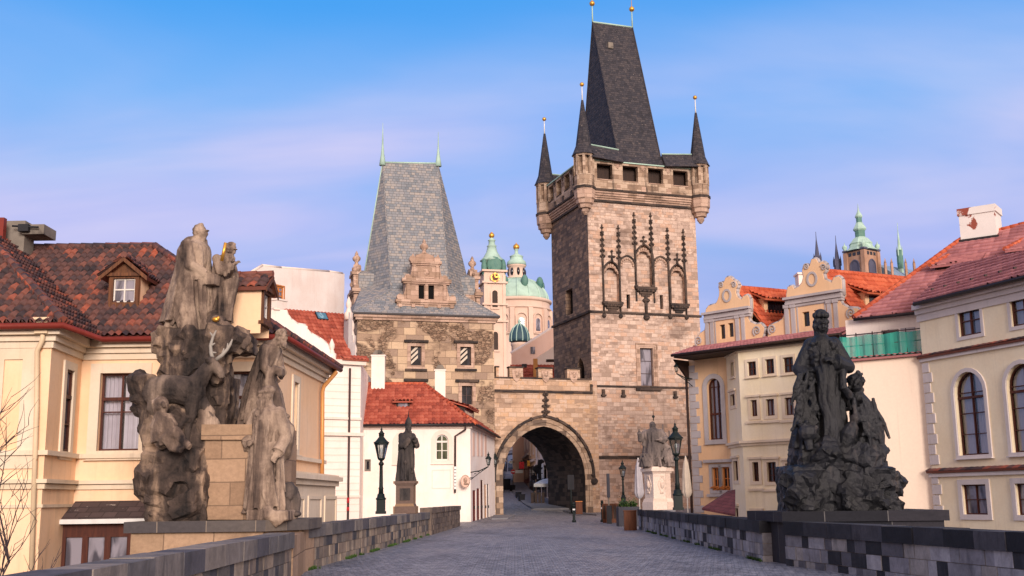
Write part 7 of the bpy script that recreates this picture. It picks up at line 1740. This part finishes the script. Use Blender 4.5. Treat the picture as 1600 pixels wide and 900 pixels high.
def loft(mb, pts, rad, yaw=0.0, n=30, folds=9, amp=None, tw=.6, seed=0):
    rings = []; k = len(pts); cy, sy = math.cos(yaw), math.sin(yaw)
    for i, (p, (rx, ry)) in enumerate(zip(pts, rad)):
        a_ = amp[i] if amp else 0; ring_ = []
        for j in range(n*2):
            t = math.pi*j/n; f = 1+a_*(math.sin(folds*t+tw*i+seed)*.6+math.sin((folds*2-3)*t-tw*.7*i+seed*2)*.4)
            x, y = rx*f*math.cos(t), ry*f*math.sin(t); ring_.append(mb.bm.verts.new(V(p)+V((x*cy-y*sy, x*sy+y*cy, 0))))
        rings.append(ring_)
    for i in range(k-1):
        for j in range(n*2): mb.bm.faces.new((rings[i][j], rings[i][(j+1) % (n*2)], rings[i+1][(j+1) % (n*2)], rings[i+1][j]))
    mb.bm.faces.new(rings[0][::-1]); mb.bm.faces.new(rings[-1])
PROF = [(0, .17, .15), (.06, .165, .145), (.2, .15, .135), (.38, .14, .125), (.5, .135, .115), (.58, .128, .105), (.68, .145, .105), (.76, .155, .10), (.81, .145, .09), (.845, .09, .07), (.87, .048, .05), (.90, .045, .045)]
class Fig:
    """a draped standing figure; local frame: f forward, r to its right, heights in parts of H"""
    def __init__(s, base, H, yaw, lean=(0, 0), wide=1.0, seed=1, bend=0.0, deep=1.0, amp=1.0):
        s.b, s.H, s.yaw = V(base), H, yaw; s.f = V((math.cos(yaw), math.sin(yaw), 0)); s.r = V((s.f.y, -s.f.x, 0)); s.lean = V((lean[0], lean[1], 0)); s.bend = bend; s.m = MB(); s.seed = seed; s.wide = wide; s.deep = deep
        pts, rad, am = [], [], []
        for z, a, d in PROF: pts.append(s.c(z)); rad.append((d*H*deep, a*H*wide)); am.append(amp*(.27*max(0, 1-z/.85)+.03 if z < .84 else 0))
        loft(s.m, pts, rad, yaw, 30, 7, am, .5, seed)
        r_ = random.Random(seed); s.rnd = r_
        for k in range(20):   # folds that run down and across the cloth
            a0 = r_.uniform(0, 6.28); da = r_.uniform(-.7, .7); z0, z1 = r_.uniform(.45, .8), r_.uniform(.0, .25); pp = []
            for i in range(9): t = i/8; z = z0+(z1-z0)*t; pp.append(s.skin(z, a0+da*t*t, 1.07))
            rr = r_.uniform(.012, .026)*H; s.m.tube(pp, [rr*.5]+[rr*1.15]*7+[rr*.8], 4)
    def c(s, z): return s.b+V((0, 0, z*s.H))+s.lean*s.H*(z**1.5)+s.f*(s.bend*s.H*max(0, z-.45)**1.6)
    def skin(s, z, a, k=1.0):
        for (z0, a0, d0), (z1, a1, d1) in zip(PROF, PROF[1:]):
            if z <= z1: t = (z-z0)/(z1-z0); w, d = a0+(a1-a0)*t, d0+(d1-d0)*t; break
        return s.c(z)+s.r*(w*s.H*s.wide*k*math.cos(a))+s.f*(d*s.H*s.deep*k*math.sin(a))
    def P(s, fr, rt, up): return s.c(up)+s.f*(fr*s.H)+s.r*(rt*s.H)
    def head(s, tilt=0.0, turn=0.0, beard=False, hood=False, hair='short', crown=None, scale=1.0):
        H = s.H*scale; y = s.yaw+turn; f = V((math.cos(y), math.sin(y), 0)); r = V((f.y, -f.x, 0)); c = s.c(.945)+f*(.02+tilt*.05)*H-V((0, 0, abs(tilt)*.02*H)); up = (V((0, 0, 1))+f*tilt).normalized(); m = s.m; fw = (f-V((0, 0, 1))*tilt).normalized()
        s.m.tube([s.c(.86), c], [.05*H, .045*H], 10)
        def el(p, a, b, d): m.ball(p, (a*H, b*H, d*H), 14, 10)
        el(c, .055, .055, .068); el(c+fw*.02*H-up*.03*H, .04, .04, .045)
        el(c+fw*.064*H-up*.012*H, .013, .013, .020); el(c+fw*.055*H+up*.018*H, .03, .03, .008); el(c+fw*.052*H-up*.042*H, .018, .018, .008)   # nose, brow, mouth
        for sg in (-1, 1): el(c+fw*.046*H+r*sg*.02*H+up*.006*H, .011, .011, .007); el(c+r*sg*.056*H-up*.006*H, .012, .012, .02); el(c+fw*.038*H+r*sg*.028*H-up*.022*H, .018, .018, .016)
        q = s.rnd
        if beard:
            for i in range(16): el(c+fw*(.045+q.uniform(-.015, .02))*H+r*q.uniform(-.035, .035)*H-up*(.05+q.uniform(0, .065))*H, .018, .018, .026)
        n = {'short': 26, 'long': 60, 'curly': 50, 'none': 0}[hair]
        for i in range(n):
            a = q.uniform(1.2, 5.1); e = q.uniform(-.5 if hair == 'short' else -1.6, 1.4); p = c+(fw*math.cos(a)+r*math.sin(a))*.058*H*math.cos(max(-.9, e))+up*(.066*math.sin(max(e, -.6))-(.05*max(0, -e-.6)))*H; el(p, .02, .02, .02)
        if hair == 'long': el(c-fw*.03*H-up*.065*H, .055, .07, .085)
        if hood:
            el(s.c(.86)-s.f*.035*H, .085, .095, .045); el(s.c(.84)-s.f*.06*H, .07, .09, .06)
        if crown == 'crown':
            for i in range(10): a = 2*math.pi*i/10; el(c+up*.085*H+(fw*math.cos(a)+r*math.sin(a))*.058*H, .016, .016, .026)
            el(c+up*.075*H, .058, .058, .02); el(c+up*.11*H, .05, .05, .03)
        if crown == 'mitre':
            m.lathe(c+up*.045*H, [(.06*H, 0), (.064*H, .03*H), (.05*H, .08*H), (.012*H, .15*H)], 12, True, 0, (1, 1))
        if crown == 'turban':
            el(c+up*.045*H-fw*.008*H, .062, .064, .040); el(c+up*.03*H+fw*.01*H, .066, .066, .016)
        s.hc = c; return s
    def arm(s, side, elbow, hand, sleeve=.05, close=True):
        H = s.H; sh = s.P(-.005, side*.125*s.wide, .79); e = s.P(*elbow); h = s.P(*hand); m = s.m
        m.tube([sh, sh.lerp(e, .5), e], [.058*H, .055*H, .05*H], 12); m.ball(sh, .06*H, 12, 8); m.ball(e, .052*H, 12, 8); m.tube([e, e.lerp(h, .6), e.lerp(h, .85)], [.052*H, sleeve*H, sleeve*H*1.1], 12); m.tube([e.lerp(h, .6), h], [.024*H, .02*H], 8)
        d = (h-e).normalized(); o = d.orthogonal().normalized(); k = d.cross(o)
        m.ball(h+d*.015*H, .026*H, 10, 7)
        for i in range(4): b = h+d*.025*H+o*(i-1.5)*.013*H; m.tube([b, b+d*.03*H+k*.004*H, b+d*.05*H-k*.012*H], [.0085*H, .008*H, .006*H], 6)
        m.tube([h+o*.02*H, h+o*.042*H+d*.02*H], [.009*H, .007*H], 6)
        for i in range(3):   # hanging sleeve
            p = e.lerp(h, .35+.2*i); m.tube([p, p-V((0, 0, (.10-.02*i)*H))+s.f*.01*H], [.045*H, .02*H], 8)
        return s
    def cloak(s, a0=math.pi*1.05, a1=math.pi*1.95, z0=.82, z1=.12, k=1.12, flare=1.35, n=9):
        # a cape over the back: a thick curved sheet with folds
        m = s.m; N_ = 22; K = 12; rows = []
        for i in range(K):
            t = i/(K-1); z = z0+(z1-z0)*t; row = []
            for j in range(N_):
                u = j/(N_-1); a = a0+(a1-a0)*u; kk = k+(flare-k)*t+.07*t*math.sin(n*u*6.28/2+1.3*t*2+s.seed); row.append(s.skin(z, a, kk))
            rows.append(row)
        for off in (0,):
            A = [[m.bm.verts.new(p) for p in r] for r in rows]; B = [[m.bm.verts.new(p.lerp(s.c(z0+(z1-z0)*i/(K-1)), .16)) for p in r] for i, r in enumerate(rows)]
            for i in range(K-1):
                for j in range(N_-1): m.bm.faces.new((A[i][j], A[i][j+1], A[i+1][j+1], A[i+1][j])); m.bm.faces.new((B[i][j], B[i+1][j], B[i+1][j+1], B[i][j+1]))
            for i in range(K-1):
                for j in (0, N_-1): m.bm.faces.new((A[i][j], A[i+1][j], B[i+1][j], B[i][j]))
            for j in range(N_-1):
                for i in (0, K-1): m.bm.faces.new((A[i][j], A[i][j+1], B[i][j+1], B[i][j]))
        return s
    def done(s, name, mat, parent, voxel=None, st=1.0): return sculpt(name, M[mat], parent, s.m, voxel or s.H*.0078, ((dtex(.35), .03*st), (dtex(.07), .012*st)), 0, .22)
def boulders(mb, c0, c1, n, r0, r1, seed):
    q = random.Random(seed)
    for i in range(n):
        p = V([q.uniform(c0[k], c1[k]) for k in range(3)]); r = q.uniform(r0, r1)
        mm = Matrix.Rotation(q.uniform(0, 6.28), 3, V((q.uniform(-1, 1), q.uniform(-1, 1), q.uniform(-1, 1))).normalized()); h = [mm@V((x*r*q.uniform(.7, 1.1), y*r*q.uniform(.7, 1.1), z*r*q.uniform(.5, .9)))+p for z in (-1, 1) for x, y in ((-1, -1), (1, -1), (1, 1), (-1, 1))]; mb.hexa(h)
def quadblock(mb, x0, y0, x1, y1, d0, d1):   # a block that fills the pixel rectangle at depth d0, d1 metres thick
    a, b, c, e = at(x0, y1, d0), at(x1, y1, d0), at(x1, y0, d0), at(x0, y0, d0); v = V((0, d1-d0, 0))
    mb.hexa([a, b, b+v, a+v, V((a.x, d0, e.z)), V((b.x, d0, c.z)), V((b.x, d1, c.z)), V((a.x, d1, e.z))])
# ---- left group
L0 = V((-7.0, 26.3, zPL)); LG = thing('saints_statue', 'tall weathered sandstone group of friars, stag and turbaned guard on rock, by the yellow house', 'statue', L0)
S = at
m = MB(); quadblock(m, 224, 752, 322, 818, 25.2, 27.6); quadblock(m, 221, 700, 318, 756, 25.25, 27.5); quadblock(m, 219, 655, 322, 704, 25.35, 27.4); quadblock(m, 217, 592, 250, 660, 25.5, 27.2); quadblock(m, 244, 585, 352, 664, 26.0, 27.2); quadblock(m, 254, 540, 344, 592, 26.0, 27.2); quadblock(m, 240, 520, 386, 548, 25.95, 27.2)
boulders(m, S(222, 812, 25.3), S(312, 700, 25.6), 26, .2, .42, 1); boulders(m, S(218, 700, 25.4), S(300, 640, 25.7), 14, .18, .36, 2); boulders(m, S(218, 660, 25.5), S(240, 590, 26), 8, .16, .3, 3); boulders(m, S(255, 590, 25.9), S(352, 530, 26.2), 24, .16, .34, 4); boulders(m, S(336, 655, 26.0), S(350, 560, 26.3), 14, .1, .2, 5); boulders(m, S(242, 540, 25.85), S(385, 522, 26.2), 16, .14, .26, 6); boulders(m, S(350, 545, 26.0), S(388, 525, 26.3), 6, .12, .22, 7); boulders(m, S(318, 520, 26.3), S(352, 490, 26.6), 8, .14, .26, 8)
sculpt('rock', M['rockL'], LG, m, .05, ((dtex(.5), .22), (dtex(.16), .12)), 0, .16)
pm = MB(); quadblock(pm, 316, 686, 394, 812, 25.3, 27.5); quadblock(pm, 394, 690, 440, 812, 25.9, 27.5); pm.build('prison_wall', M['prison'], LG, .02)
pm = MB(); quadblock(pm, 314, 663, 396, 687, 25.2, 27.55); quadblock(pm, 396, 666, 440, 690, 25.8, 27.55); pm.build('prison_coping', M['prison'], LG, .03)
px_ = 26.3/FPX
f = Fig(S(295, 524, 26.4), 178*px_, R(-14), (.045, 0), 1.16, 3, 0, 1.25, 1.2); f.head(.12, R(8), True, True, 'short').arm(1, (.06, .16, .60), (.16, .05, .52)).arm(-1, (.05, -.15, .60), (.17, -.03, .50)).cloak(z1=.10, flare=1.42)
bk_ = f.P(.17, .02, .485); f.m.box(bk_-V((0, 0, .14)), (.5, .42, .26), R(-12)); f.done('friar_figure', 'statL', LG)
f = Fig(S(340, 505, 26.6), 128*px_, R(-25), (.03, 0), 1.1, 5, .25); f.head(.5, 0, True, False, 'curly', None, 1.15).arm(1, (.10, .15, .62), (.23, .06, .72)).arm(-1, (.08, -.16, .62), (.16, -.06, .58))
kn = f.P(.17, 0, .5); f.m.tube([f.P(0, 0, .42), kn, f.P(.13, 0, .2), f.P(.12, 0, .02)], [.13*f.H, .12*f.H, .09*f.H, .08*f.H], 14); f.done('bearded_figure', 'statL', LG)
m = MB(); a = S(346.5, 408, 25.75); b = S(352.5, 379, 25.7); m.tube([a, b], .04, 8); m.build('gilded_staff', M['gold'], LG)
m = MB(); c = S(337, 499, 25.9); m.ball(c, (.09, .05, .06), 8, 6); m.ball(c+V((.06, 0, .03)), (.04, .04, .05), 6, 5); m.build('gilded_ornament', M['gold'], LG)
# stag
m = MB(); D = 25.45; P = lambda x, y, dd=0: S(x, y, D+dd)
m.tube([P(240, 612), P(256, 608), P(278, 609), P(298, 612), P(310, 616)], [.26, .34, .33, .36, .26], 16); m.ball(P(244, 612), (.34, .32, .36)); m.ball(P(302, 612), (.30, .28, .38))
m.tube([P(302, 606), P(314, 590), P(324, 576), P(331, 569)], [.27, .2, .16, .14], 14); m.tube([P(326, 570), P(336, 573), P(345, 584), P(348, 591)], [.13, .14, .09, .065], 12); m.ball(P(330, 567), .15)
for sg in (-.14, .14): m.tube([P(327, 566, sg), P(320, 559, sg*2.2)], [.06, .03], 8)
for a_ in ((P(300, 620, -.12), P(299, 648, -.12), P(294, 668, -.12), P(292, 690, -.14), P(296, 694, -.2)), (P(308, 620, .12), P(322, 640, .0), P(330, 655, -.02), P(331, 668, -.05), P(334, 671, -.08)), (P(244, 620, -.14), P(238, 640, -.16), P(246, 655, -.1), P(243, 676, -.1)), (P(250, 620, .1), P(248, 645, .1), P(255, 658, .1), P(252, 676, .1))): m.tube(a_, [.19, .13, .08, .065, .075][:len(a_)], 10)
m.tube([P(232, 608), P(226, 618)], [.08, .05], 8); sculpt('stag', M['statM'], LG, m, .024, ((dtex(.2), .03), (dtex(.06), .022)), 0, .22)
m = MB()
for base_, pts in (((333, 562), [(330, 552), (329, 540), (333, 526), (338, 516)]), ((338, 562), [(347, 555), (355, 546), (360, 538), (363, 530)])):
    m.tube([P(*base_)]+[P(*p) for p in pts], [.05, .045, .04, .033, .015], 7)
for a_, b_ in (((329, 541), (336, 536)), ((330, 551), (338, 551)), ((355, 547), (356, 536)), ((347, 555), (350, 544)), ((333, 526), (328, 519))): m.tube([P(*a_), P(*b_)], [.035, .012], 6)
m.build('antlers', M['antler'], LG)
# captive crouching on the ledge under the stag
m = MB(); D = 24.95
m.tube([P(256, 690), P(253, 665), P(258, 645)], [.28, .26, .2], 14); m.ball(P(251, 634), (.19, .2, .23)); m.ball(P(247, 637, -.15), (.06, .06, .06)); m.tube([P(262, 650), P(272, 664, -.1), P(262, 676, -.25)], [.11, .09, .07], 10); m.tube([P(247, 652), P(240, 668, -.12), P(252, 678, -.25)], [.11, .09, .07], 10)
m.tube([P(258, 690), P(276, 676, -.2), P(288, 692, -.15), P(297, 699, -.22)], [.18, .15, .11, .07], 12); m.tube([P(252, 692), P(262, 684, -.25), P(270, 700, -.2), P(284, 704, -.28)], [.17, .14, .1, .07], 12)
q = random.Random(8)
for i in range(30): m.ball(P(251+q.gauss(0, 5), 630+q.gauss(0, 4), -.05+q.gauss(0, .08)), q.uniform(.04, .07), 6, 5)
for i in range(16): a = P(q.uniform(242, 272), q.uniform(650, 665), -.22); m.tube([a, a+V((q.uniform(-.1, .2), -.03, -q.uniform(.3, .6)))], [.035, .03], 6)
sculpt('captive_figure', M['statL'], LG, m, .022, ((dtex(.3), .03), (dtex(.08), .02)), 0, .22)
m = MB(); D = 25.5; m.ball(P(322, 648), (.2, .2, .26)); m.ball(P(324, 666), (.3, .24, .3)); m.tube([P(324, 664), P(330, 640, .1)], [.15, .1], 8); m.ball(P(326, 650, -.18), .05); sculpt('peering_figure', M['statL'], LG, m, .026, ((dtex(.15), .06), (dtex(.06), .02)), 1)
# reclining child among the rocks
m = MB(); D = 26.1; m.tube([P(345, 510), P(362, 528), P(380, 540)], [.2, .24, .16], 12); m.ball(P(339, 503), .17); m.tube([P(352, 505), P(352, 520, -.2), P(344, 534, -.25)], [.1, .09, .07], 8); m.tube([P(380, 540), P(386, 530, -.1), P(378, 545, -.2)], [.13, .11, .07], 8); sculpt('child_figure', M['statL'], LG, m, .03, ((dtex(.2), .06), (dtex(.07), .025)), 1)
# robed saint on the right with the scroll
f = Fig(S(395, 667, 26.7), 152*px_, R(-18), (.16, 0), .98, 9, .35, .95); f.head(.25, 0, True, True, 'curly').arm(1, (.10, .14, .60), (.2, .06, .5)).arm(-1, (.10, -.16, .62), (.22, -.04, .55)).cloak(z1=.06, flare=1.12); f.done('robed_saint', 'statL', LG)
m = MB(); D = 25.9; sp_ = [P(426, 664), P(433, 640), P(430, 615), P(423, 598), P(424, 584), P(432, 577), P(439, 579), P(440, 586), P(435, 588)]
for dd in (-.12, 0, .12): m.tube([p+V((0, dd, 0)) for p in sp_], [.2, .19, .15, .13, .11, .1, .08, .07, .05], 10)
m.tube([P(436, 720), P(446, 690), P(447, 668), P(440, 655), P(445, 648), P(451, 653)], [.14, .22, .2, .14, .1, .07], 10); m.tube([P(448, 690, -.05), P(455, 670, -.05), P(450, 710, -.05)], [.12, .1, .08], 8); m.ball(P(449, 705), (.14, .14, .2)); sculpt('scroll_ornament', M['statL'], LG, m, .03, ((dtex(.15), .03), (dtex(.06), .018)), 1)
# guard
f = Fig(S(414, 802, 25.35), 184*px_, R(-118), (-.0, 0), .92, 14, .0, 1.05, 1.2); f.head(-.12, R(-20), True, False, 'none', 'turban').arm(1, (.05, .18, .60), (.13, .07, .56)).arm(-1, (-.02, -.18, .60), (.08, -.17, .46))
for k in range(12): a = f.skin(.78-.05*k*1.3, math.pi/2-.25, 1.06); f.m.ball(a, .035, 6, 5)
for sg in (-.45, .3): f.m.tube([f.skin(z_, math.pi/2+sg*(.4+.6*(1-z_)), 1.07) for z_ in (.74, .6, .45, .3, .15, .04)], [.04, .06, .07, .075, .08, .07], 8)
f.done('guard_figure', 'statL', LG)
m = MB(); quadblock(m, 384, 797, 450, 814, 24.85, 26.0); boulders(m, S(388, 812, 24.9), S(446, 798, 25.4), 8, .08, .16, 21); sculpt('figure_base', M['statL'], LG, m, .035, ((dtex(.3), .08),), 2)
m = MB(); D = 26.0; m.tube([P(444, 800), P(446, 775), P(443, 755)], [.3, .3, .22], 14); m.ball(P(451, 768, -.25), (.2, .2, .2)); m.tube([P(451, 768, -.25), P(449, 780, -.42)], [.15, .09], 10); m.tube([P(455, 765, -.1), P(463, 782, -.2), P(462, 802, -.25)], [.16, .12, .09], 10); m.tube([P(446, 778, -.3), P(450, 803, -.35)], [.12, .08], 10); m.ball(P(462, 803, -.3), (.14, .18, .07)); m.ball(P(447, 762, -.3), .06); m.ball(P(456, 760, -.25), .07); sculpt('dog', M['statS'], LG, m, .028, ((dtex(.2), .03), (dtex(.06), .02)), 1)
# ---- right group
D = 28.0; RGp = thing('dark_saint_statue', 'soot-black statue group with a crowned saint standing on a rock pyramid', 'statue', (8.2, 28, 1.22))
px_ = D/FPX
m = MB()
quadblock(m, 1242, 728, 1398, 806, 27.2, 29.0); quadblock(m, 1252, 694, 1372, 735, 27.4, 28.8)
boulders(m, S(1246, 798, 27.2), S(1390, 742, 27.6), 46, .14, .36, 31); boulders(m, S(1240, 800, 27.3), S(1398, 785, 28.0), 18, .12, .26, 32); boulders(m, S(1246, 726, 27.3), S(1378, 700, 27.7), 24, .14, .3, 33); boulders(m, S(1265, 694, 27.7), S(1350, 676, 28.2), 12, .14, .26, 34)
boulders(m, S(1386, 790, 27.6), S(1394, 745, 28.4), 8, .12, .24, 35)
sculpt('rock', M['statR'], RGp, m, .05, ((dtex(.4), .26), (dtex(.14), .12)), 0, .2)
f = Fig(S(1299, 694, 27.9), 196*px_, R(-100), (-.03, 0), .72, 41, .03, 1.0, 1.4); f.head(.1, R(12), False, False, 'long', 'crown', .92).arm(1, (.0, .2, .60), (.06, .13, .52), .06).arm(-1, (.03, -.18, .60), (.14, -.05, .64), .06).cloak(z1=.26, flare=1.7, a0=math.pi*.95, a1=math.pi*2.05)
for sg, z0_, z1_ in ((.5, .72, .06), (.2, .7, .0), (-.3, .66, .02), (-.6, .6, .08), (.75, .55, .0)): f.m.tube([f.skin(z0_+(z1_-z0_)*t/8, math.pi/2+sg*(1-.5*t/8)+.15*math.sin(t*1.2), 1.12) for t in range(9)], [.04]+[.085]*7+[.06], 8)
for i in range(40): t = f.rnd.random(); p = f.skin(.5+.3*t, math.pi/2+f.rnd.uniform(-1.2, 1.2), 1.05); f.m.ball(p, f.rnd.uniform(.04, .08), 6, 5)
f.done('crowned_saint', 'statR', RGp)
# kneeling woman on the right reaching up
m = MB(); 
loft(m, [S(1352, 700, 27.9), S(1353, 680, 27.9), S(1351, 655, 27.9), S(1345, 632, 27.85), S(1339, 618, 27.8), S(1337, 608, 27.8)], [(.42, .5), (.4, .46), (.34, .4), (.28, .32), (.2, .2), (.1, .1)], .2, 26, 8, [.16, .15, .12, .08, .03, 0], .5, 4)
m.ball(S(1336, 598, 27.7), (.19, .2, .24)); 
q = random.Random(44)
for i in range(46): m.ball(S(1338+q.gauss(0, 6), 594+q.gauss(0, 8), 27.75+q.gauss(0, .12)), q.uniform(.04, .08), 6, 5)
m.tube([S(1328, 620, 27.6), S(1318, 606, 27.4), S(1316, 580, 27.5), S(1314, 562, 27.6)], [.12, .10, .09, .06], 10); m.tube([S(1348, 625, 27.6), S(1362, 655, 27.5), S(1369, 684, 27.6)], [.13, .12, .08], 10); m.ball(S(1369, 686, 27.55), .09); m.tube([S(1372, 650, 27.9), S(1372, 675, 27.8), S(1366, 690, 27.7)], [.08, .12, .1], 8)
for i in range(24): a = S(q.uniform(1328, 1366), q.uniform(620, 645), 27.45); m.tube([a, a+V((q.uniform(-.1, .25), -.06, -q.uniform(.3, .55))), a+V((q.uniform(-.1, .4), -.02, -q.uniform(.6, .9)))], [.04, .055, .04], 6)
m.tube([S(1318, 700, 27.4), S(1324, 680, 27.35), S(1333, 665, 27.45)], [.14, .2, .16], 10); m.ball(S(1336, 655, 27.4), .13); sculpt('kneeling_woman', M['statR'], RGp, m, .024, ((dtex(.3), .05), (dtex(.09), .03)), 0, .22)
m = MB(); 
loft(m, [S(1262, 700, 27.9), S(1259, 680, 27.9), S(1258, 650, 27.95), S(1262, 620, 28.0), S(1266, 590, 28.05), S(1270, 565, 28.1)], [(.42, .4), (.32, .36), (.24, .34), (.22, .3), (.18, .26), (.12, .2)], .1, 26, 9, [.2, .2, .2, .18, .14, .1], .5, 2)
for i in range(30): a = S(q.uniform(1248, 1274), q.uniform(580, 660), 27.6); m.tube([a, a+V((q.uniform(-.2, .1), -.05, -q.uniform(.2, .4))), a+V((q.uniform(-.25, .15), 0, -q.uniform(.5, .8)))], [.04, .06, .035], 6)
m.ball(S(1262, 676, 27.4), (.24, .22, .22)); m.ball(S(1268, 672, 27.3), .1); m.tube([S(1262, 682, 27.4), S(1266, 704, 27.3)], [.12, .09], 8)
for i in range(24): m.ball(S(1258+q.gauss(0, 6), 672+q.gauss(0, 7), 27.4+q.gauss(0, .06)), q.uniform(.04, .07), 6, 5)
sculpt('cloaked_attendant', M['statR'], RGp, m, .024, ((dtex(.3), .05), (dtex(.09), .03)), 0, .22)
# ---- small bishop on the left parapet
d = 48.5; b0 = at(634, 800.5, d); b0.z = 1.055; px_ = d/FPX; BS = thing('bishop_statue', 'dark praying bishop with mitre on an inset stone pedestal, beside the left lamp post', 'statue', b0)
m = MB(); H_ = 34*px_; m.box(b0, (34*px_, .9, 11*px_), -.05); m.box(b0+V((0, 0, 11*px_)), (30*px_, .8, 4*px_), -.05, .9); m.box(b0+V((0, 0, 15*px_)), (27*px_, .72, 28*px_), -.05); m.box(b0+V((0, 0, 43*px_)), (30*px_, .8, 2*px_), -.05); m.box(b0+V((0, 0, 45*px_)), (34*px_, .9, 4*px_), -.05)
m.build('pedestal', M['stone_ped'], BS, .02); m = MB(); m.hexa([V((b0.x-.6, b0.y-.5, -6)), V((b0.x-.02, b0.y-.5, -6)), V((b0.x-.02, b0.y+.5, -6)), V((b0.x-.6, b0.y+.5, -6)), V((b0.x-.6, b0.y-.5, 1.04)), V((b0.x-.02, b0.y-.5, 1.04)), V((b0.x-.02, b0.y+.5, 1.04)), V((b0.x-.6, b0.y+.5, 1.04))]); m.build('pedestal_pier', M['blkL'], BS); m = MB(); m.box(b0+V((0, -.37, 20*px_)), (16*px_, .03, 18*px_), -.05); m.build('inset_panel', M['statS'], BS, .01)
f = Fig(b0+V((0, 0, 49*px_)), 87*px_, R(-55), (0.02, 0), .9, 52, .05, 1.1, 1.0); f.head(.1, 0, True, False, 'none', 'mitre').arm(1, (.10, .16, .62), (.22, .03, .74)).arm(-1, (.10, -.15, .62), (.22, -.03, .74)).cloak(z1=.03, flare=1.2)
bb = f.P(.16, .1, .02); f.m.tube([bb, bb+V((0, 0, .35*f.H))], .03, 6); f.m.ball(bb+V((0, 0, .3*f.H)), .08); f.done('bishop_figure', 'statS', BS, .03, .8)
m = MB(); a = f.hc+V((0, 0, .17*f.H)); m.tube([a, a+V((0, 0, .32))], [.03, .006], 6); m.build('mitre_spike', M['iron'], BS)
# ---- pale pedestal with a pointed group on the right
d = 54; b0 = at(1029, 799, d); b0.z = 1.01; px_ = d/FPX; PS = thing('martyrs_statue', 'grey pyramidal statue group on a pale pedestal with carved cartouches, beside the larger lamp post', 'statue', b0)
rz = .42; m = MB()
for z0_, w_, h_, tp in ((.0, 44, 12, 1), (12, 42, 5, .92), (17, 36, 38, 1), (55, 38, 3, 1.1), (58, 46, 4, 1), (62, 42, 3, .9)): m.box(b0+V((0, 0, z0_*px_)), (w_*px_*.86, w_*px_*.72, h_*px_), rz, tp)
m.build('pedestal', M['stone_pale'], PS, .02); m = MB(); m.hexa([V((x, y, z)) for z in (-6, .99) for x, y in ((6.62, b0.y-.8), (b0.x+.7, b0.y-.8), (b0.x+.7, b0.y+.8), (6.62, b0.y+.8))]); m.build('pedestal_pier', M['blkR'], PS)
mm = Matrix.Rotation(rz, 3, 'Z')
for nrm, sz in ((V((0, -1, 0)), 36*px_*.36), (V((-1, 0, 0)), 36*px_*.43)):
    n_ = mm@nrm; c = b0+n_*sz+V((0, 0, 38*px_)); tn = V((-n_.y, n_.x, 0)); m = MB(); pts = [c+tn*(.19*math.cos(t)*(1+.12*math.cos(4*t)))+V((0, 0, .34*math.sin(t))) for t in [2*math.pi*i/24 for i in range(25)]]; m.tube(pts, .035, 6)
    for k in range(4): m.ball(c+V((0, 0, .38*(1 if k % 2 else -1)))+tn*.05*(k-1.5), .06, 6, 5)
    m.ball(c, (.12, .12, .2), 8, 6); m.build('cartouche', M['stone_pale'], PS)
f = Fig(b0+V((-.12, 0, 65*px_)), 68*px_, R(-95), (.0, 0), 1.5, 61, .0, 1.5, 1.4); f.head(.1, R(-10), False, False, 'long').arm(1, (.05, .3, .6), (.2, .32, .8)).arm(-1, (.1, -.3, .62), (.25, -.1, .6)).cloak(z1=.1, flare=1.3)
q = random.Random(66); B0 = b0+V((0, 0, 65*px_))
for (dx, dz, h_) in ((.55, 0, 1.35), (-.5, 0, .9)):
    p = B0+V((dx, -.15, dz)); loft(f.m, [p, p+V((0, 0, h_*.35)), p+V((-dx*.2, 0, h_*.7)), p+V((-dx*.3, 0, h_*.85))], [(.36, .36), (.3, .3), (.24, .2), (.08, .08)], 0, 20, 7, [.2, .18, .1, 0], .5, dx); f.m.ball(p+V((-dx*.3, -.05, h_*.95)), .15)
    for i in range(16): a = p+V((q.uniform(-.3, .3), -.28, h_*q.uniform(.4, .75))); f.m.tube([a, a+V((q.uniform(-.2, .2), -.05, -.4))], [.04, .05], 6)
f.m.tube([B0+V((-.62, 0, 1.0)), B0+V((-.1, -.1, 2.0))], [.12, .05], 8); f.m.tube([B0+V((.25, .1, .3)), B0+V((.38, .1, 2.05))], [.05, .04], 6); f.m.tube([B0+V((.72, .05, .3)), B0+V((.66, .05, 1.75))], [.05, .04], 6)
f.done('saint_figures', 'statP', PS, .032, .9)
m = MB(); a = f.hc+V((.05, .05, .1*f.H)); m.tube([a, a+V((0, 0, .55))], [.025, .01], 6); m.ball(a+V((0, 0, .2)), .07); m.build('iron_finial', M['iron'], PS)
